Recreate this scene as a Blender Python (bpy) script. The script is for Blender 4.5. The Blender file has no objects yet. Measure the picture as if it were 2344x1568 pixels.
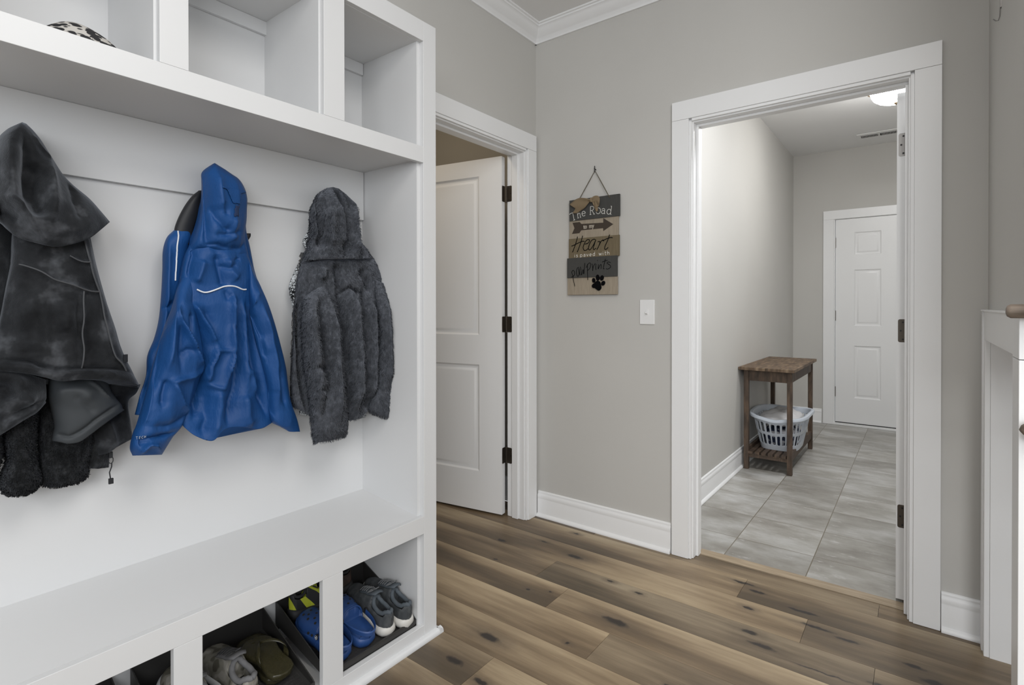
import bpy, bmesh, math, random
import numpy as np
from mathutils import Vector, Matrix

# ------------------------------------------------------------------ camera, world, lights, exposure
scene = bpy.context.scene
COL = scene.collection
EYE = 1.1842
F_PX, YAW, VH, ROLL, PITCH = 1227.08, 0.6502, 707.99, -0.0007, -0.0054
cam_data = bpy.data.cameras.new('camera')
cam = bpy.data.objects.new('camera', cam_data)
COL.objects.link(cam)
_r = Vector((math.cos(YAW), math.sin(YAW), 0)); _f = Vector((-math.sin(YAW), math.cos(YAW), 0)); _u = Vector((0, 0, 1))
_f2 = _f * math.cos(PITCH) + _u * math.sin(PITCH); _u2 = _u * math.cos(PITCH) - _f * math.sin(PITCH)
_r2 = _r * math.cos(ROLL) + _u2 * math.sin(ROLL); _u3 = _u2 * math.cos(ROLL) - _r * math.sin(ROLL)
_m = Matrix((( _r2.x, _u3.x, -_f2.x, 0), (_r2.y, _u3.y, -_f2.y, 0), (_r2.z, _u3.z, -_f2.z, EYE), (0, 0, 0, 1)))
cam.matrix_world = _m
cam_data.sensor_width = 36.0
cam_data.lens = F_PX * 36.0 / 2344.0
cam_data.shift_x = 0.0
cam_data.shift_y = -(784.0 - VH) / 2344.0
cam_data.clip_start = 0.02
scene.camera = cam

scene.view_settings.view_transform = 'Standard'
scene.view_settings.look = 'None'
scene.view_settings.gamma = 1.0
scene.view_settings.exposure = 0.3
scene.view_settings.use_curve_mapping = False

world = bpy.data.worlds.new('daylight'); scene.world = world
world.use_nodes = True
world.node_tree.nodes['Background'].inputs[0].default_value = (0.92, 0.96, 1.0, 1)
world.node_tree.nodes['Background'].inputs[1].default_value = 0.75

def area(name, loc, target, sx, sy, power, color=(1, 1, 1)):
    l = bpy.data.lights.new(name, 'AREA'); l.shape = 'RECTANGLE'; l.size = sx; l.size_y = sy
    l.energy = power; l.color = color
    o = bpy.data.objects.new(name, l); COL.objects.link(o); o.location = loc
    o.rotation_euler = (Vector(target) - Vector(loc)).to_track_quat('-Z', 'Y').to_euler()
    return o
area('window_light', (1.5, -1.8, 2.0), (-0.7, 1.6, 1.1), 2.0, 1.2, 50, (0.97, 0.985, 1.0))
area('hall_ceiling_light', (0.45, 0.35, 2.72), (0.35, 0.35, 0), 1.0, 1.4, 27, (1.0, 0.97, 0.93))

area('closet_fill_light', (-2.35, 1.75, 2.70), (-2.35, 1.75, 0), 0.25, 0.25, 3.2, (1.0, 0.86, 0.68))  # added fill that brightens the closet wall and door face; no known fixture
area('laundry_ceiling_light', (-0.05, 3.1, 2.71), (-0.35, 3.1, 0), 0.35, 0.35, 22, (0.97, 0.98, 1.0))

# ------------------------------------------------------------------ helpers
def mat(name, color=(0.8, 0.8, 0.8), rough=0.5, metal=0.0, spec=0.5, sheen=0.0, sheen_tint=None, coat=0.0, emit=None, strength=0.0):
    m = bpy.data.materials.new(name); m.use_nodes = True
    b = m.node_tree.nodes['Principled BSDF']
    b.inputs['Base Color'].default_value = (*color, 1); b.inputs['Roughness'].default_value = rough
    b.inputs['Metallic'].default_value = metal; b.inputs['Specular IOR Level'].default_value = spec
    if sheen:
        b.inputs['Sheen Weight'].default_value = sheen; b.inputs['Sheen Roughness'].default_value = 0.4
        if sheen_tint: b.inputs['Sheen Tint'].default_value = (*sheen_tint, 1)
    if coat: b.inputs['Coat Weight'].default_value = coat
    if emit:
        b.inputs['Emission Color'].default_value = (*emit, 1); b.inputs['Emission Strength'].default_value = strength
    return m

class NT:
    def __init__(s, m): s.t = m.node_tree; s.b = s.t.nodes['Principled BSDF']
    def n(s, kind, **kw):
        nd = s.t.nodes.new(kind)
        for k, v in kw.items(): setattr(nd, k, v)
        return nd
    def l(s, a, b): s.t.links.new(a, b)
    def coord(s, scale=(1, 1, 1), loc=(0, 0, 0)):
        g = s.n('ShaderNodeNewGeometry'); mp = s.n('ShaderNodeMapping')
        mp.inputs['Scale'].default_value = scale; mp.inputs['Location'].default_value = loc
        s.l(g.outputs['Position'], mp.inputs['Vector']); return mp.outputs['Vector']
    def noise(s, vec, scale, detail=2, rough=0.5):
        nd = s.n('ShaderNodeTexNoise'); nd.inputs['Scale'].default_value = scale
        nd.inputs['Detail'].default_value = detail; nd.inputs['Roughness'].default_value = rough
        s.l(vec, nd.inputs['Vector']); return nd.outputs['Fac']
    def ramp(s, fac, stops):
        nd = s.n('ShaderNodeValToRGB'); e = nd.color_ramp.elements
        while len(e) < len(stops): e.new(0.5)
        for i, (p, c) in enumerate(stops): e[i].position = p; e[i].color = (*c, 1) if len(c) == 3 else c
        s.l(fac, nd.inputs['Fac']); return nd.outputs['Color']
    def mix(s, fac, a, b, mode='MIX'):
        nd = s.n('ShaderNodeMix'); nd.data_type = 'RGBA'; nd.blend_type = mode
        for x, i in ((fac, 0), (a, 6), (b, 7)):
            if hasattr(x, 'is_output'): s.l(x, nd.inputs[i])
            else: nd.inputs[i].default_value = x if i == 0 else (*x, 1)
        return nd.outputs[2]
    def math(s, op, a, b=0.0, c=None):
        nd = s.n('ShaderNodeMath'); nd.operation = op
        for i, x in enumerate((a, b, c)):
            if x is None: continue
            if hasattr(x, 'is_output'): s.l(x, nd.inputs[i])
            else: nd.inputs[i].default_value = x
        return nd.outputs[0]
    def bump(s, h, strength=0.2, dist=0.001):
        nd = s.n('ShaderNodeBump'); nd.inputs['Strength'].default_value = strength; nd.inputs['Distance'].default_value = dist
        s.l(h, nd.inputs['Height']); s.l(nd.outputs['Normal'], s.b.inputs['Normal'])
    def base(s, c): s.l(c, s.b.inputs['Base Color'])

def paint(name, color, rough, amp=0.04, bump=0.06, scale=350):
    m = mat(name, color, rough); t = NT(m); v = t.coord()
    n = t.noise(v, 1.3, 2)
    t.base(t.ramp(n, [(0.3, tuple(c * (1 - amp) for c in color)), (0.7, tuple(min(1, c * (1 + amp)) for c in color))]))
    t.bump(t.noise(v, scale, 2), bump, 0.001); return m

M = {}
M['wall'] = paint('greige_wall_paint', (0.56, 0.55, 0.525), 0.75, 0.03, 0.10, 260)
M['trim'] = paint('white_trim_paint', (0.86, 0.865, 0.87), 0.34, 0.012, 0.02, 120)
M['ceil'] = paint('ceiling_paint', (0.84, 0.84, 0.84), 0.85, 0.02, 0.05, 200)
M['locker'] = paint('locker_paint', (0.665, 0.67, 0.675), 0.38, 0.015, 0.03, 90)
M['bronze'] = mat('oil_rubbed_bronze', (0.10, 0.085, 0.07), 0.42, 0.85)
M['steel'] = mat('brushed_nickel', (0.30, 0.29, 0.28), 0.45, 0.9)
M['black'] = mat('black_rubber', (0.012, 0.012, 0.013), 0.55)
M['shadowgap'] = mat('dark_gap', (0.02, 0.018, 0.015), 0.9)

def link(o, parent=None):
    COL.objects.link(o)
    if parent is not None:
        o.parent = parent
        pm = Matrix.Identity(4)
        q = parent
        while q is not None:
            pm = q.matrix_basis @ pm if q.parent is None else q.matrix_parent_inverse @ q.matrix_basis @ pm
            q = q.parent
        o.matrix_parent_inverse = pm.inverted()
    return o

class MB:
    """collects vertices and faces of one part"""
    def __init__(s): s.v = []; s.f = []; s.mi = []
    def add(s, vs, fs, mi=0):
        k = len(s.v); s.v += [tuple(v) for v in vs]; s.f += [tuple(i + k for i in f) for f in fs]; s.mi += [mi] * len(fs); return s
    def box(s, x0, x1, y0, y1, z0, z1, mi=0):
        x0, x1 = sorted((x0, x1)); y0, y1 = sorted((y0, y1)); z0, z1 = sorted((z0, z1))
        return s.add([(x0,y0,z0),(x1,y0,z0),(x1,y1,z0),(x0,y1,z0),(x0,y0,z1),(x1,y0,z1),(x1,y1,z1),(x0,y1,z1)],
              [(0,3,2,1),(4,5,6,7),(0,1,5,4),(1,2,6,5),(2,3,7,6),(3,0,4,7)], mi)
    def obox(s, c, ax, hx, hy, hz, mi=0):
        ax = [Vector(a).normalized() for a in ax]; c = Vector(c); vs = []
        for dz in (-1, 1):
            for dx, dy in ((-1,-1),(1,-1),(1,1),(-1,1)): vs.append(c + ax[0]*hx*dx + ax[1]*hy*dy + ax[2]*hz*dz)
        return s.add(vs, [(0,3,2,1),(4,5,6,7),(0,1,5,4),(1,2,6,5),(2,3,7,6),(3,0,4,7)], mi)
    def prism(s, prof, p0, p1, out, mi=0):
        """profile (d,z) swept from p0 to p1; d along the outward direction"""
        p0 = Vector(p0); p1 = Vector(p1); out = Vector(out); n = len(prof)
        vs = [p + out * d + Vector((0, 0, z)) for p in (p0, p1) for d, z in prof]
        fs = [(i, (i+1) % n, n + (i+1) % n, n + i) for i in range(n)] + [tuple(range(n-1, -1, -1)), tuple(range(n, 2*n))]
        return s.add(vs, fs, mi)
    def poly(s, pts, off, mi=0):
        n = len(pts); off = Vector(off)
        vs = [Vector(p) for p in pts] + [Vector(p) + off for p in pts]
        fs = [tuple(range(n)), tuple(range(2*n-1, n-1, -1))] + [(i, n+i, n+(i+1) % n, (i+1) % n) for i in range(n)]
        return s.add(vs, fs, mi)
    def cyl(s, p0, p1, r0, r1=None, n=16, mi=0, cap=True):
        r1 = r0 if r1 is None else r1
        p0 = Vector(p0); p1 = Vector(p1); d = (p1 - p0).normalized()
        a = d.orthogonal().normalized(); b = d.cross(a)
        vs = []
        for p, r in ((p0, r0), (p1, r1)):
            for i in range(n):
                t = 2*math.pi*i/n; vs.append(p + a*r*math.cos(t) + b*r*math.sin(t))
        fs = [(i, (i+1) % n, n+(i+1) % n, n+i) for i in range(n)]
        if cap: fs += [tuple(range(n-1, -1, -1)), tuple(range(n, 2*n))]
        return s.add(vs, fs, mi)
    def tube(s, pts, r, n=8, mi=0):
        pts = [Vector(p) for p in pts]; m = len(pts); vs = []
        rs = r if hasattr(r, '__len__') else [r] * m
        prev = None
        for i, p in enumerate(pts):
            d = (pts[min(i+1, m-1)] - pts[max(i-1, 0)]).normalized()
            a = d.orthogonal().normalized() if prev is None else (prev - d * prev.dot(d)).normalized()
            prev = a; b = d.cross(a)
            for k in range(n):
                t = 2*math.pi*k/n; vs.append(p + (a*math.cos(t) + b*math.sin(t)) * rs[i])
        fs = [(i*n+k, i*n+(k+1) % n, (i+1)*n+(k+1) % n, (i+1)*n+k) for i in range(m-1) for k in range(n)]
        fs += [tuple(range(n-1, -1, -1)), tuple(range((m-1)*n, m*n))]
        return s.add(vs, fs, mi)
    def lathe(s, prof, c, n=48, mi=0):
        c = Vector(c); vs = [c + Vector((r*math.cos(2*math.pi*k/n), r*math.sin(2*math.pi*k/n), z)) for r, z in prof for k in range(n)]
        fs = [(i*n+k, i*n+(k+1) % n, (i+1)*n+(k+1) % n, (i+1)*n+k) for i in range(len(prof)-1) for k in range(n)]
        return s.add(vs, fs, mi)
    def grid(s, G, mi=0, wrap=False):
        R, N = len(G), len(G[0]); vs = [tuple(p) for r in G for p in r]
        fs = [(i*N+j, i*N+(j+1) % N, (i+1)*N+(j+1) % N, (i+1)*N+j) for i in range(R-1) for j in range(N if wrap else N-1)]
        return s.add(vs, fs, mi)
    def build(s, name, m, parent=None, bevel=0.0, smooth=False, seg=2, kind=None, angle=40, label=None, sub=0):
        me = bpy.data.meshes.new(name)
        me.from_pydata([tuple(v) for v in s.v], [], s.f)
        for mm in (m if isinstance(m, (list, tuple)) else [m]): me.materials.append(mm)
        me.polygons.foreach_set('material_index', s.mi)
        bm = bmesh.new(); bm.from_mesh(me); 
        bm.faces.ensure_lookup_table(); nf = getattr(s, 'fixn', None)
        bmesh.ops.recalc_face_normals(bm, faces=bm.faces if nf is None else bm.faces[:nf]); bm.to_mesh(me); bm.free()
        if smooth or bevel:
            me.polygons.foreach_set('use_smooth', [True] * len(me.polygons))
            if hasattr(me, 'set_sharp_from_angle'): me.set_sharp_from_angle(angle=math.radians(angle))
        if getattr(s, 'cn', None):
            k, cn = s.cn; N = np.zeros((len(me.vertices), 3)); N[k:k+len(cn)] = cn; me.normals_split_custom_set_from_vertices(N.tolist())
        o = link(bpy.data.objects.new(name, me), parent)
        if bevel:
            b = o.modifiers.new('bevel', 'BEVEL'); b.width = bevel; b.segments = seg; b.limit_method = 'ANGLE'; b.angle_limit = math.radians(35)
            b.harden_normals = True
        if sub:
            b = o.modifiers.new('subd', 'SUBSURF'); b.levels = sub; b.render_levels = sub
        if kind: o['kind'] = kind
        if label: o['label'] = label
        return o

def thing(name, label, cat, loc, group=None, kind=None):
    o = bpy.data.objects.new(name, None); o.empty_display_size = 0.05; COL.objects.link(o); o.location = loc
    if kind: o['kind'] = kind
    if label: o['label'] = label
    if cat: o['category'] = cat
    if group: o['group'] = group
    return o
def tag(o, label, cat, group=None):
    o['label'] = label; o['category'] = cat
    if group: o['group'] = group
    return o
def struct(name, mb, m, parent=None, **kw):
    return mb.build(name, m, parent, kind=None if parent else 'structure', **kw)
# ------------------------------------------------------------------ the room shell
XA, YB = -1.739, 2.51          # left wall plane, end wall plane
CEIL = 2.745
YF = -2.6                      # the hall runs on behind the camera
XR = 3.0
CL0, CL1, CLT = 1.635, 2.395, 2.035      # closet doorway along y, top
LD0, LD1, LDT = -0.842, -0.035, 2.042    # laundry doorway along x, top

# oak plank floor material: plank tone per face, grain streaks along x, hand placed knots
def wood_floor():
    m = mat('oak_plank_floor', (0.2, 0.15, 0.1), 0.42); t = NT(m)
    at = t.n('ShaderNodeAttribute'); at.attribute_name = 'plank'
    sep = t.n('ShaderNodeSeparateColor'); t.l(at.outputs['Color'], sep.inputs['Color'])
    geo = t.n('ShaderNodeNewGeometry')
    off = t.n('ShaderNodeVectorMath'); off.operation = 'MULTIPLY_ADD'
    t.l(at.outputs['Color'], off.inputs[0]); off.inputs[1].default_value = (7.0, 5.0, 3.0); t.l(geo.outputs['Position'], off.inputs[2])
    def mp(scale):
        k = t.n('ShaderNodeMapping'); k.inputs['Scale'].default_value = scale; t.l(off.outputs[0], k.inputs['Vector']); return k.outputs['Vector']
    ac = t.n('ShaderNodeAttribute'); ac.attribute_name = 'across'; sa = t.n('ShaderNodeSeparateColor'); t.l(ac.outputs['Color'], sa.inputs['Color'])
    broad = t.noise(mp((0.8, 5.0, 1)), 1.5, 3, 0.5)
    mid = t.noise(mp((1.6, 26.0, 1)), 2.0, 4, 0.6)
    fine = t.noise(mp((6.0, 260.0, 1)), 2.0, 3, 0.6)
    tone = t.math('ADD', t.math('MULTIPLY', broad, 0.95), t.math('MULTIPLY', t.math('SUBTRACT', sep.outputs[0], 0.5), 0.30))
    tone = t.math('ADD', tone, t.math('MULTIPLY', t.math('SUBTRACT', mid, 0.5), 0.26))
    band = t.math('POWER', sa.outputs[0], 1.6)
    tone = t.math('ADD', tone, t.math('MULTIPLY', t.math('SUBTRACT', band, 0.33), sa.outputs[1]))
    tone = t.math('SUBTRACT', tone, 0.01)
    c = t.ramp(tone, [(0.26, (0.090, 0.064, 0.038)), (0.42, (0.165, 0.116, 0.068)), (0.55, (0.265, 0.195, 0.118)), (0.72, (0.40, 0.31, 0.195)), (0.9, (0.48, 0.39, 0.265))])
    grey = t.math('MULTIPLY', sep.outputs[1], 0.75)
    c = t.mix(grey, c, t.mix(1.0, c, (0.82, 0.93, 1.08), 'MULTIPLY'))
    c = t.mix(0.55, c, t.mix(fine, (0.5, 0.47, 0.45), (1.4, 1.4, 1.4)), 'MULTIPLY')
    # knots
    kn = [(-1.297,2.193,.050,.016),(-1.681,2.122,.03,.012),(-.906,1.832,.060,.019),(-1.224,1.474,.050,.019),(-.92,2.072,.018,.008),
          (-1.06,2.09,.02,.008),(-.533,2.228,.022,.010),(-.203,2.224,.04,.011),(-.30,2.245,.06,.010),(-.49,2.067,.035,.013),(-.437,2.009,.05,.013),(-1.577,1.947,.014,.006),
          (-.533,2.378,.035,.011),(-.60,2.42,.05,.010),(-.014,2.196,.035,.012),(-1.232,1.305,.04,.016),(.04,2.135,.04,.018),(-.984,1.612,.012,.007),(-1.50,2.24,.02,.008),
          (-1.30,1.82,.014,.007),(-1.22,1.86,.010,.006),(-1.10,1.28,.03,.012),(-.08,2.02,.05,.012),(-.36,2.33,.06,.010),(-.25,1.98,.09,.004),(-.62,1.62,.012,.006),(-2.2,2.1,.03,.01),(-1.42,2.42,.02,.008)]
    dn = t.n('ShaderNodeTexNoise'); dn.inputs['Scale'].default_value = 40; dn.inputs['Detail'].default_value = 4
    t.l(geo.outputs['Position'], dn.inputs['Vector'])
    dv = t.n('ShaderNodeVectorMath'); dv.operation = 'MULTIPLY_ADD'; t.l(dn.outputs['Color'], dv.inputs[0]); dv.inputs[1].default_value = (0.045, 0.018, 0); t.l(geo.outputs['Position'], dv.inputs[2])
    best = None
    for x, y, rx, ry in kn:
        a = t.n('ShaderNodeVectorMath'); a.operation = 'MULTIPLY_ADD'; t.l(dv.outputs[0], a.inputs[0])
        a.inputs[1].default_value = (1/rx, 1/ry, 0); a.inputs[2].default_value = (-(x+.0225)/rx, -(y+.009)/ry, 0)
        ln = t.n('ShaderNodeVectorMath'); ln.operation = 'LENGTH'; t.l(a.outputs[0], ln.inputs[0])
        best = ln.outputs['Value'] if best is None else t.math('MINIMUM', best, ln.outputs['Value'])
    halo = t.ramp(t.math('DIVIDE', best, 4.0), [(0.10, (1, 1, 1)), (0.75, (0, 0, 0))])
    core = t.ramp(t.math('DIVIDE', best, 4.0), [(0.15, (1, 1, 1)), (0.27, (0, 0, 0))])
    c = t.mix(t.math('MULTIPLY', halo, 0.7), c, (0.085, 0.062, 0.042))
    c = t.mix(t.math('MULTIPLY', core, 0.92), c, (0.018, 0.014, 0.012))
    t.base(c); t.bump(t.math('ADD', fine, t.math('MULTIPLY', core, -1.5)), 0.10, 0.001)
    return m
M['floor'] = wood_floor()

def plank_floor(name, x0, x1, y0, y1):
    rnd = random.Random(4); W = 0.1775; rows = []
    known = {2.285: [-0.59], 2.108: [-0.333, 0.9], 1.930: [-1.34, -0.113], 1.753: [-1.17, 0.05], 1.575: [-0.889, .35], 1.398: [-.35, .8], 1.220: [-1.14, .1]}
    tones = {(2.285,0):(.62,.1),(2.285,1):(.50,.35),(2.108,0):(.66,.1),(2.108,1):(.45,.5),(1.930,0):(.36,.2),(1.930,1):(.47,.75),(1.930,2):(.42,.5),(1.753,0):(.34,.1),(1.753,1):(.70,.15),(1.575,0):(.70,.05),
             (1.575,1):(.45,.55),(1.398,0):(.55,.1),(1.220,0):(.4,.4),(1.220,1):(.62,.1)}
    vs, fs, cols = [], [], []
    y = 2.463 + W * 1
    while y > y0:
        ya = y - W; key = min(known, key=lambda k: abs(k - ya)); ok = abs(key - ya) < 0.02
        js = [x0] + ([j for j in known[key] if x0 < j < x1] if ok else []) + [x1]
        if not ok: js = [x0]; q = x0 + rnd.uniform(.2, 1.2)
        if not ok:
            while q < x1: js.append(q); q += 1.22
            js.append(x1)
        for i in range(len(js) - 1):
            a, b = js[i], js[i+1]; yy = min(y, y1); yl = max(ya, y0)
            k = len(vs); vs += [(a, yl, 0), (b, yl, 0), (b, yy, 0), (a, yy, 0)]; fs.append((k, k+1, k+2, k+3))
            tn = tones.get((key, i)) if ok else None
            tn = tn or (rnd.uniform(.3, .75), rnd.uniform(0, .6)); cols.append((tn[0], tn[1], rnd.random(), 1))
        y = ya
    return vs, fs, cols

def make_floor(name, x0, x1, y0, y1):
    vs, fs, cols = plank_floor(name, x0, x1, y0, y1)
    me = bpy.data.meshes.new(name)
    # thin grooves between planks: every plank face is inset a hair and the gap is a dark strip below
    V, Fc, mi, CC = [], [], [], []
    g = 0.0006
    for (f, c) in zip(fs, cols):
        a, b = vs[f[0]], vs[f[2]]; k = len(V)
        X0, Y0, X1, Y1 = a[0]+g, a[1]+g, b[0]-g, b[1]-g
        V += [(X0,Y0,0),(X1,Y0,0),(X1,Y1,0),(X0,Y1,0),(X0,Y0,-.004),(X1,Y0,-.004),(X1,Y1,-.004),(X0,Y1,-.004)]
        for q in ((0,1,2,3),(0,4,5,1),(1,5,6,2),(2,6,7,3),(3,7,4,0)): Fc.append(tuple(i+k for i in q)); mi.append(0); CC.append(c)
    k = len(V); V += [(x0,y0,-.0035),(x1,y0,-.0035),(x1,y1,-.0035),(x0,y1,-.0035),(x0,y0,-.03),(x1,y0,-.03),(x1,y1,-.03),(x0,y1,-.03)]
    for q in ((0,1,2,3),(7,6,5,4),(0,4,5,1),(1,5,6,2),(2,6,7,3),(3,7,4,0)): Fc.append(tuple(i+k for i in q)); mi.append(1); CC.append((0,0,0,1))
    me.from_pydata(V, [], Fc); me.materials.append(M['floor']); me.materials.append(M['shadowgap'])
    me.polygons.foreach_set('material_index', mi)
    ca = me.color_attributes.new('plank', 'FLOAT_COLOR', 'CORNER')
    data = []; dat2 = []; rr = random.Random(9); st = {}
    for p in me.polygons:
        c = CC[p.index]; data += list(c) * p.loop_total
        s_ = st.setdefault(c, rr.uniform(.18, .36) if c[1] < .45 else rr.uniform(.04, .18))
        ys = [me.vertices[v].co.y for v in p.vertices]; lo, hi = min(ys), max(ys)
        for y in ys: dat2 += [(y-lo)/max(hi-lo, 1e-6) if hi-lo > .01 else .5, s_, 0, 1]
    ca.data.foreach_set('color', data)
    cb = me.color_attributes.new('across', 'FLOAT_COLOR', 'CORNER'); cb.data.foreach_set('color', dat2)
    o = bpy.data.objects.new(name, me); COL.objects.link(o); o['kind'] = 'structure'; return o
make_floor('floor', -3.0, XR, YF, 2.570)

# tiled laundry floor
def tile_mat():
    m = mat('grey_stone_tile', (0.4, 0.39, 0.37), 0.36); t = NT(m)
    v = t.coord((1, 1, 1), (0.74 + 3.45, -2.535 + 3.45, 0))
    br = t.n('ShaderNodeTexBrick'); br.offset = 0.0; br.squash = 1.0
    br.inputs['Scale'].default_value = 1.0; br.inputs['Mortar Size'].default_value = 0.0022; br.inputs['Mortar Smooth'].default_value = 0.3
    br.inputs['Brick Width'].default_value = 0.345; br.inputs['Row Height'].default_value = 0.345; br.inputs['Bias'].default_value = 0
    br.inputs['Color1'].default_value = (0.92, 0.92, 0.92, 1); br.inputs['Color2'].default_value = (1.08, 1.08, 1.08, 1); br.inputs['Mortar'].default_value = (0.50, 0.50, 0.50, 1)
    t.l(v, br.inputs['Vector'])
    off = t.n('ShaderNodeVectorMath'); off.operation = 'MULTIPLY_ADD'; t.l(br.outputs['Color'], off.inputs[0]); off.inputs[1].default_value = (6, 9, 4); t.l(t.coord((0.8, 1.6, 1)), off.inputs[2])
    w = t.noise(off.outputs[0], 3.2, 6, 0.62)
    c = t.ramp(w, [(0.30, (0.225, 0.212, 0.187)), (0.47, (0.33, 0.318, 0.290)), (0.60, (0.44, 0.435, 0.415)), (0.74, (0.56, 0.56, 0.55))])
    w2 = t.noise(off.outputs[0], 14, 4, 0.7)
    c = t.mix(t.ramp(w2, [(0.60, (0, 0, 0)), (0.72, (0.5, 0.5, 0.5))]), c, (0.62, 0.62, 0.61))
    c = t.mix(1.0, c, br.outputs['Color'], 'MULTIPLY')
    c = t.mix(br.outputs['Fac'], c, (0.17, 0.148, 0.105))
    t.base(c); t.bump(t.math('SUBTRACT', w, t.math('MULTIPLY', br.outputs['Fac'], 2.0)), 0.25, 0.0015)
    return m
M['tile'] = tile_mat()
struct('floor_laundry', MB().box(-1.053, 1.6, 2.634, 6.24, -0.03, -0.001), M['tile'])

def walls():
    T = 0.115; H = CEIL
    b = MB()      # left wall, with the closet doorway
    b.box(XA-T, XA, YF, CL0-.02, 0, H).box(XA-T, XA, CL1+.02, YB+T, 0, H).box(XA-T, XA, CL0-.02, CL1+.02, CLT+.02, H)
    struct('wall_left', b, M['wall'])
    b = MB()      # end wall, with the laundry doorway
    b.box(XA, LD0-.018, YB, YB+T, 0, H).box(LD1+.018, 1.6, YB, YB+T, 0, H).box(LD0-.018, LD1+.018, YB, YB+T, LDT+.018, H)
    struct('wall_end', b, M['wall'])
    b = MB().box(0.191, 0.30, 1.53, YB, 1.172, H)
    struct('wall_right', b, M['wall'])
    struct('wall_laundry_left', MB().box(-1.153, -1.053, YB+T, 6.24, 0, H), M['wall'])
    b = MB(); b.box(-1.153, -0.70, 6.24, 6.36, 0, H).box(0.262, 1.6, 6.24, 6.36, 0, H).box(-0.70, 0.262, 6.24, 6.36, 2.065, H)
    struct('wall_laundry_back', b, M['wall'])
    struct('wall_laundry_right', MB().box(1.6, 1.7, YB, 6.36, 0, H), M['wall'])
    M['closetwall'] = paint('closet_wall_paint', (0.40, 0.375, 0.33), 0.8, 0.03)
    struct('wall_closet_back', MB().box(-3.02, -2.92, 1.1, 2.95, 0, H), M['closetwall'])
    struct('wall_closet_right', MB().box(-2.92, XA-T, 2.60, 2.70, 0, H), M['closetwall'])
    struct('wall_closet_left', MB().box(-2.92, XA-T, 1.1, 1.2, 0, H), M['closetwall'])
    struct('ceiling', MB().box(-3.02, XR, YF, YB+T/2, H, H+.05), M['ceil'])
    struct('ceiling_laundry', MB().box(-1.153, 1.7, YB+T/2, 6.36, H-.003, H+.05), M['ceil'])
walls()

# crown moulding
cp = [(0, 2.664), (.010, 2.664), (.011, 2.676), (.016, 2.680), (.017, 2.684), (.024, 2.690), (.040, 2.702), (.052, 2.718), (.058, 2.727), (.064, 2.729), (.066, 2.736), (.074, 2.738), (.076, CEIL), (0, CEIL)]
struct('trim_1', MB().prism(cp, (XA, YB, 0), (XA, YF, 0), (1, 0, 0)), M['trim'], smooth=True, angle=50)
struct('trim_2', MB().prism(cp, (XA, YB, 0), (0.191, YB, 0), (0, -1, 0)), M['trim'], smooth=True, angle=50)

# baseboards
bp = [(0, 0), (.026, 0), (.027, .004), (.025, .010), (.019, .016), (.0135, .019), (.0135, .098), (.0125, .101), (.0135, .104), (.0135, .116), (.012, .122), (.008, .127), (.0075, .131), (.0085, .135), (.006, .140), (0, .142)]
def base(name, p0, p1, out): struct(name, MB().prism(bp, p0, p1, out), M['trim'], smooth=True, angle=50)
base('baseboard_end', (XA+.02, YB, 0), (-0.947, YB, 0), (0, -1, 0))
base('baseboard_end_right', (0.0655, YB, 0), (0.1755, YB, 0), (0, -1, 0))
base('baseboard_left', (XA, 1.381, 0), (XA, CL0-.095, 0), (1, 0, 0))
base('baseboard_closet', (-2.9, 2.60, 0), (XA-.115, 2.60, 0), (0, -1, 0))
base('baseboard_laundry_left', (-1.053, YB+.115, 0), (-1.053, 6.24, 0), (1, 0, 0))
base('baseboard_laundry_back', (-1.053, 6.24, 0), (-0.79, 6.24, 0), (0, -1, 0))

# door casings with jambs and stops
def casing(name, along, a0, a1, top, plane, out, depth, wallback, outer0=None, outer1=None):
    """along 'x' or 'y'; opening a0..a1; plane = wall face; out = +1/-1 towards the viewer; jamb runs to wallback"""
    b = MB(); W = 0.092; rv = 0.006; th = 0.019
    def bx(s0, s1, d0, d1, z0, z1):
        if along == 'x': b.box(s0, s1, d0, d1, z0, z1)
        else: b.box(d0, d1, s0, s1, z0, z1)
    o0 = a0-rv-W if outer0 is None else outer0; o1 = a1+rv+W if outer1 is None else outer1
    f = plane + out*th; tz = top+rv
    bx(o0, a0-rv-.012, plane, f, 0.001, tz+.012); bx(a1+rv+.012, o1, plane, f, 0.001, tz+.012)
    bx(a0-rv-.012, a0-rv, plane, plane+out*(th-.006), 0.001, tz); bx(a1+rv, a1+rv+.012, plane, plane+out*(th-.006), 0.001, tz)
    bx(o0, o1, plane, f, tz+.0128, top+rv+W+.008); bx(a0-rv, a1+rv, plane, plane+out*(th-.006), tz, tz+.0128)
    # jambs
    bx(a0-.0179, a0, plane, wallback, 0.001, top); bx(a1, a1+.0179, plane, wallback, 0.001, top); bx(a0-.0179, a1+.0179, plane, wallback, top, top+.0179)
    # stops
    m0 = plane + (wallback-plane)*0.32; m1 = plane + (wallback-plane)*0.66
    bx(a0, a0+.011, m0, m1, 0.001, top-.011); bx(a1-.011, a1, m0, m1, 0.001, top-.011); bx(a0, a1, m0, m1, top-.011, top)
    return struct(name, b, M['trim'], bevel=0.0012)
casing('trim_3', 'y', CL0, CL1, CLT, XA, 1, 0, XA-.115, outer1=2.492)
lc = casing('trim_4', 'x', LD0, LD1, LDT, YB, -1, 0, YB+.115)
MB().box(LD0+.0002, LD0+.002, 2.592, 2.612, 0.925, 0.985).build('strike_plate', M['bronze'], lc)
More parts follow.
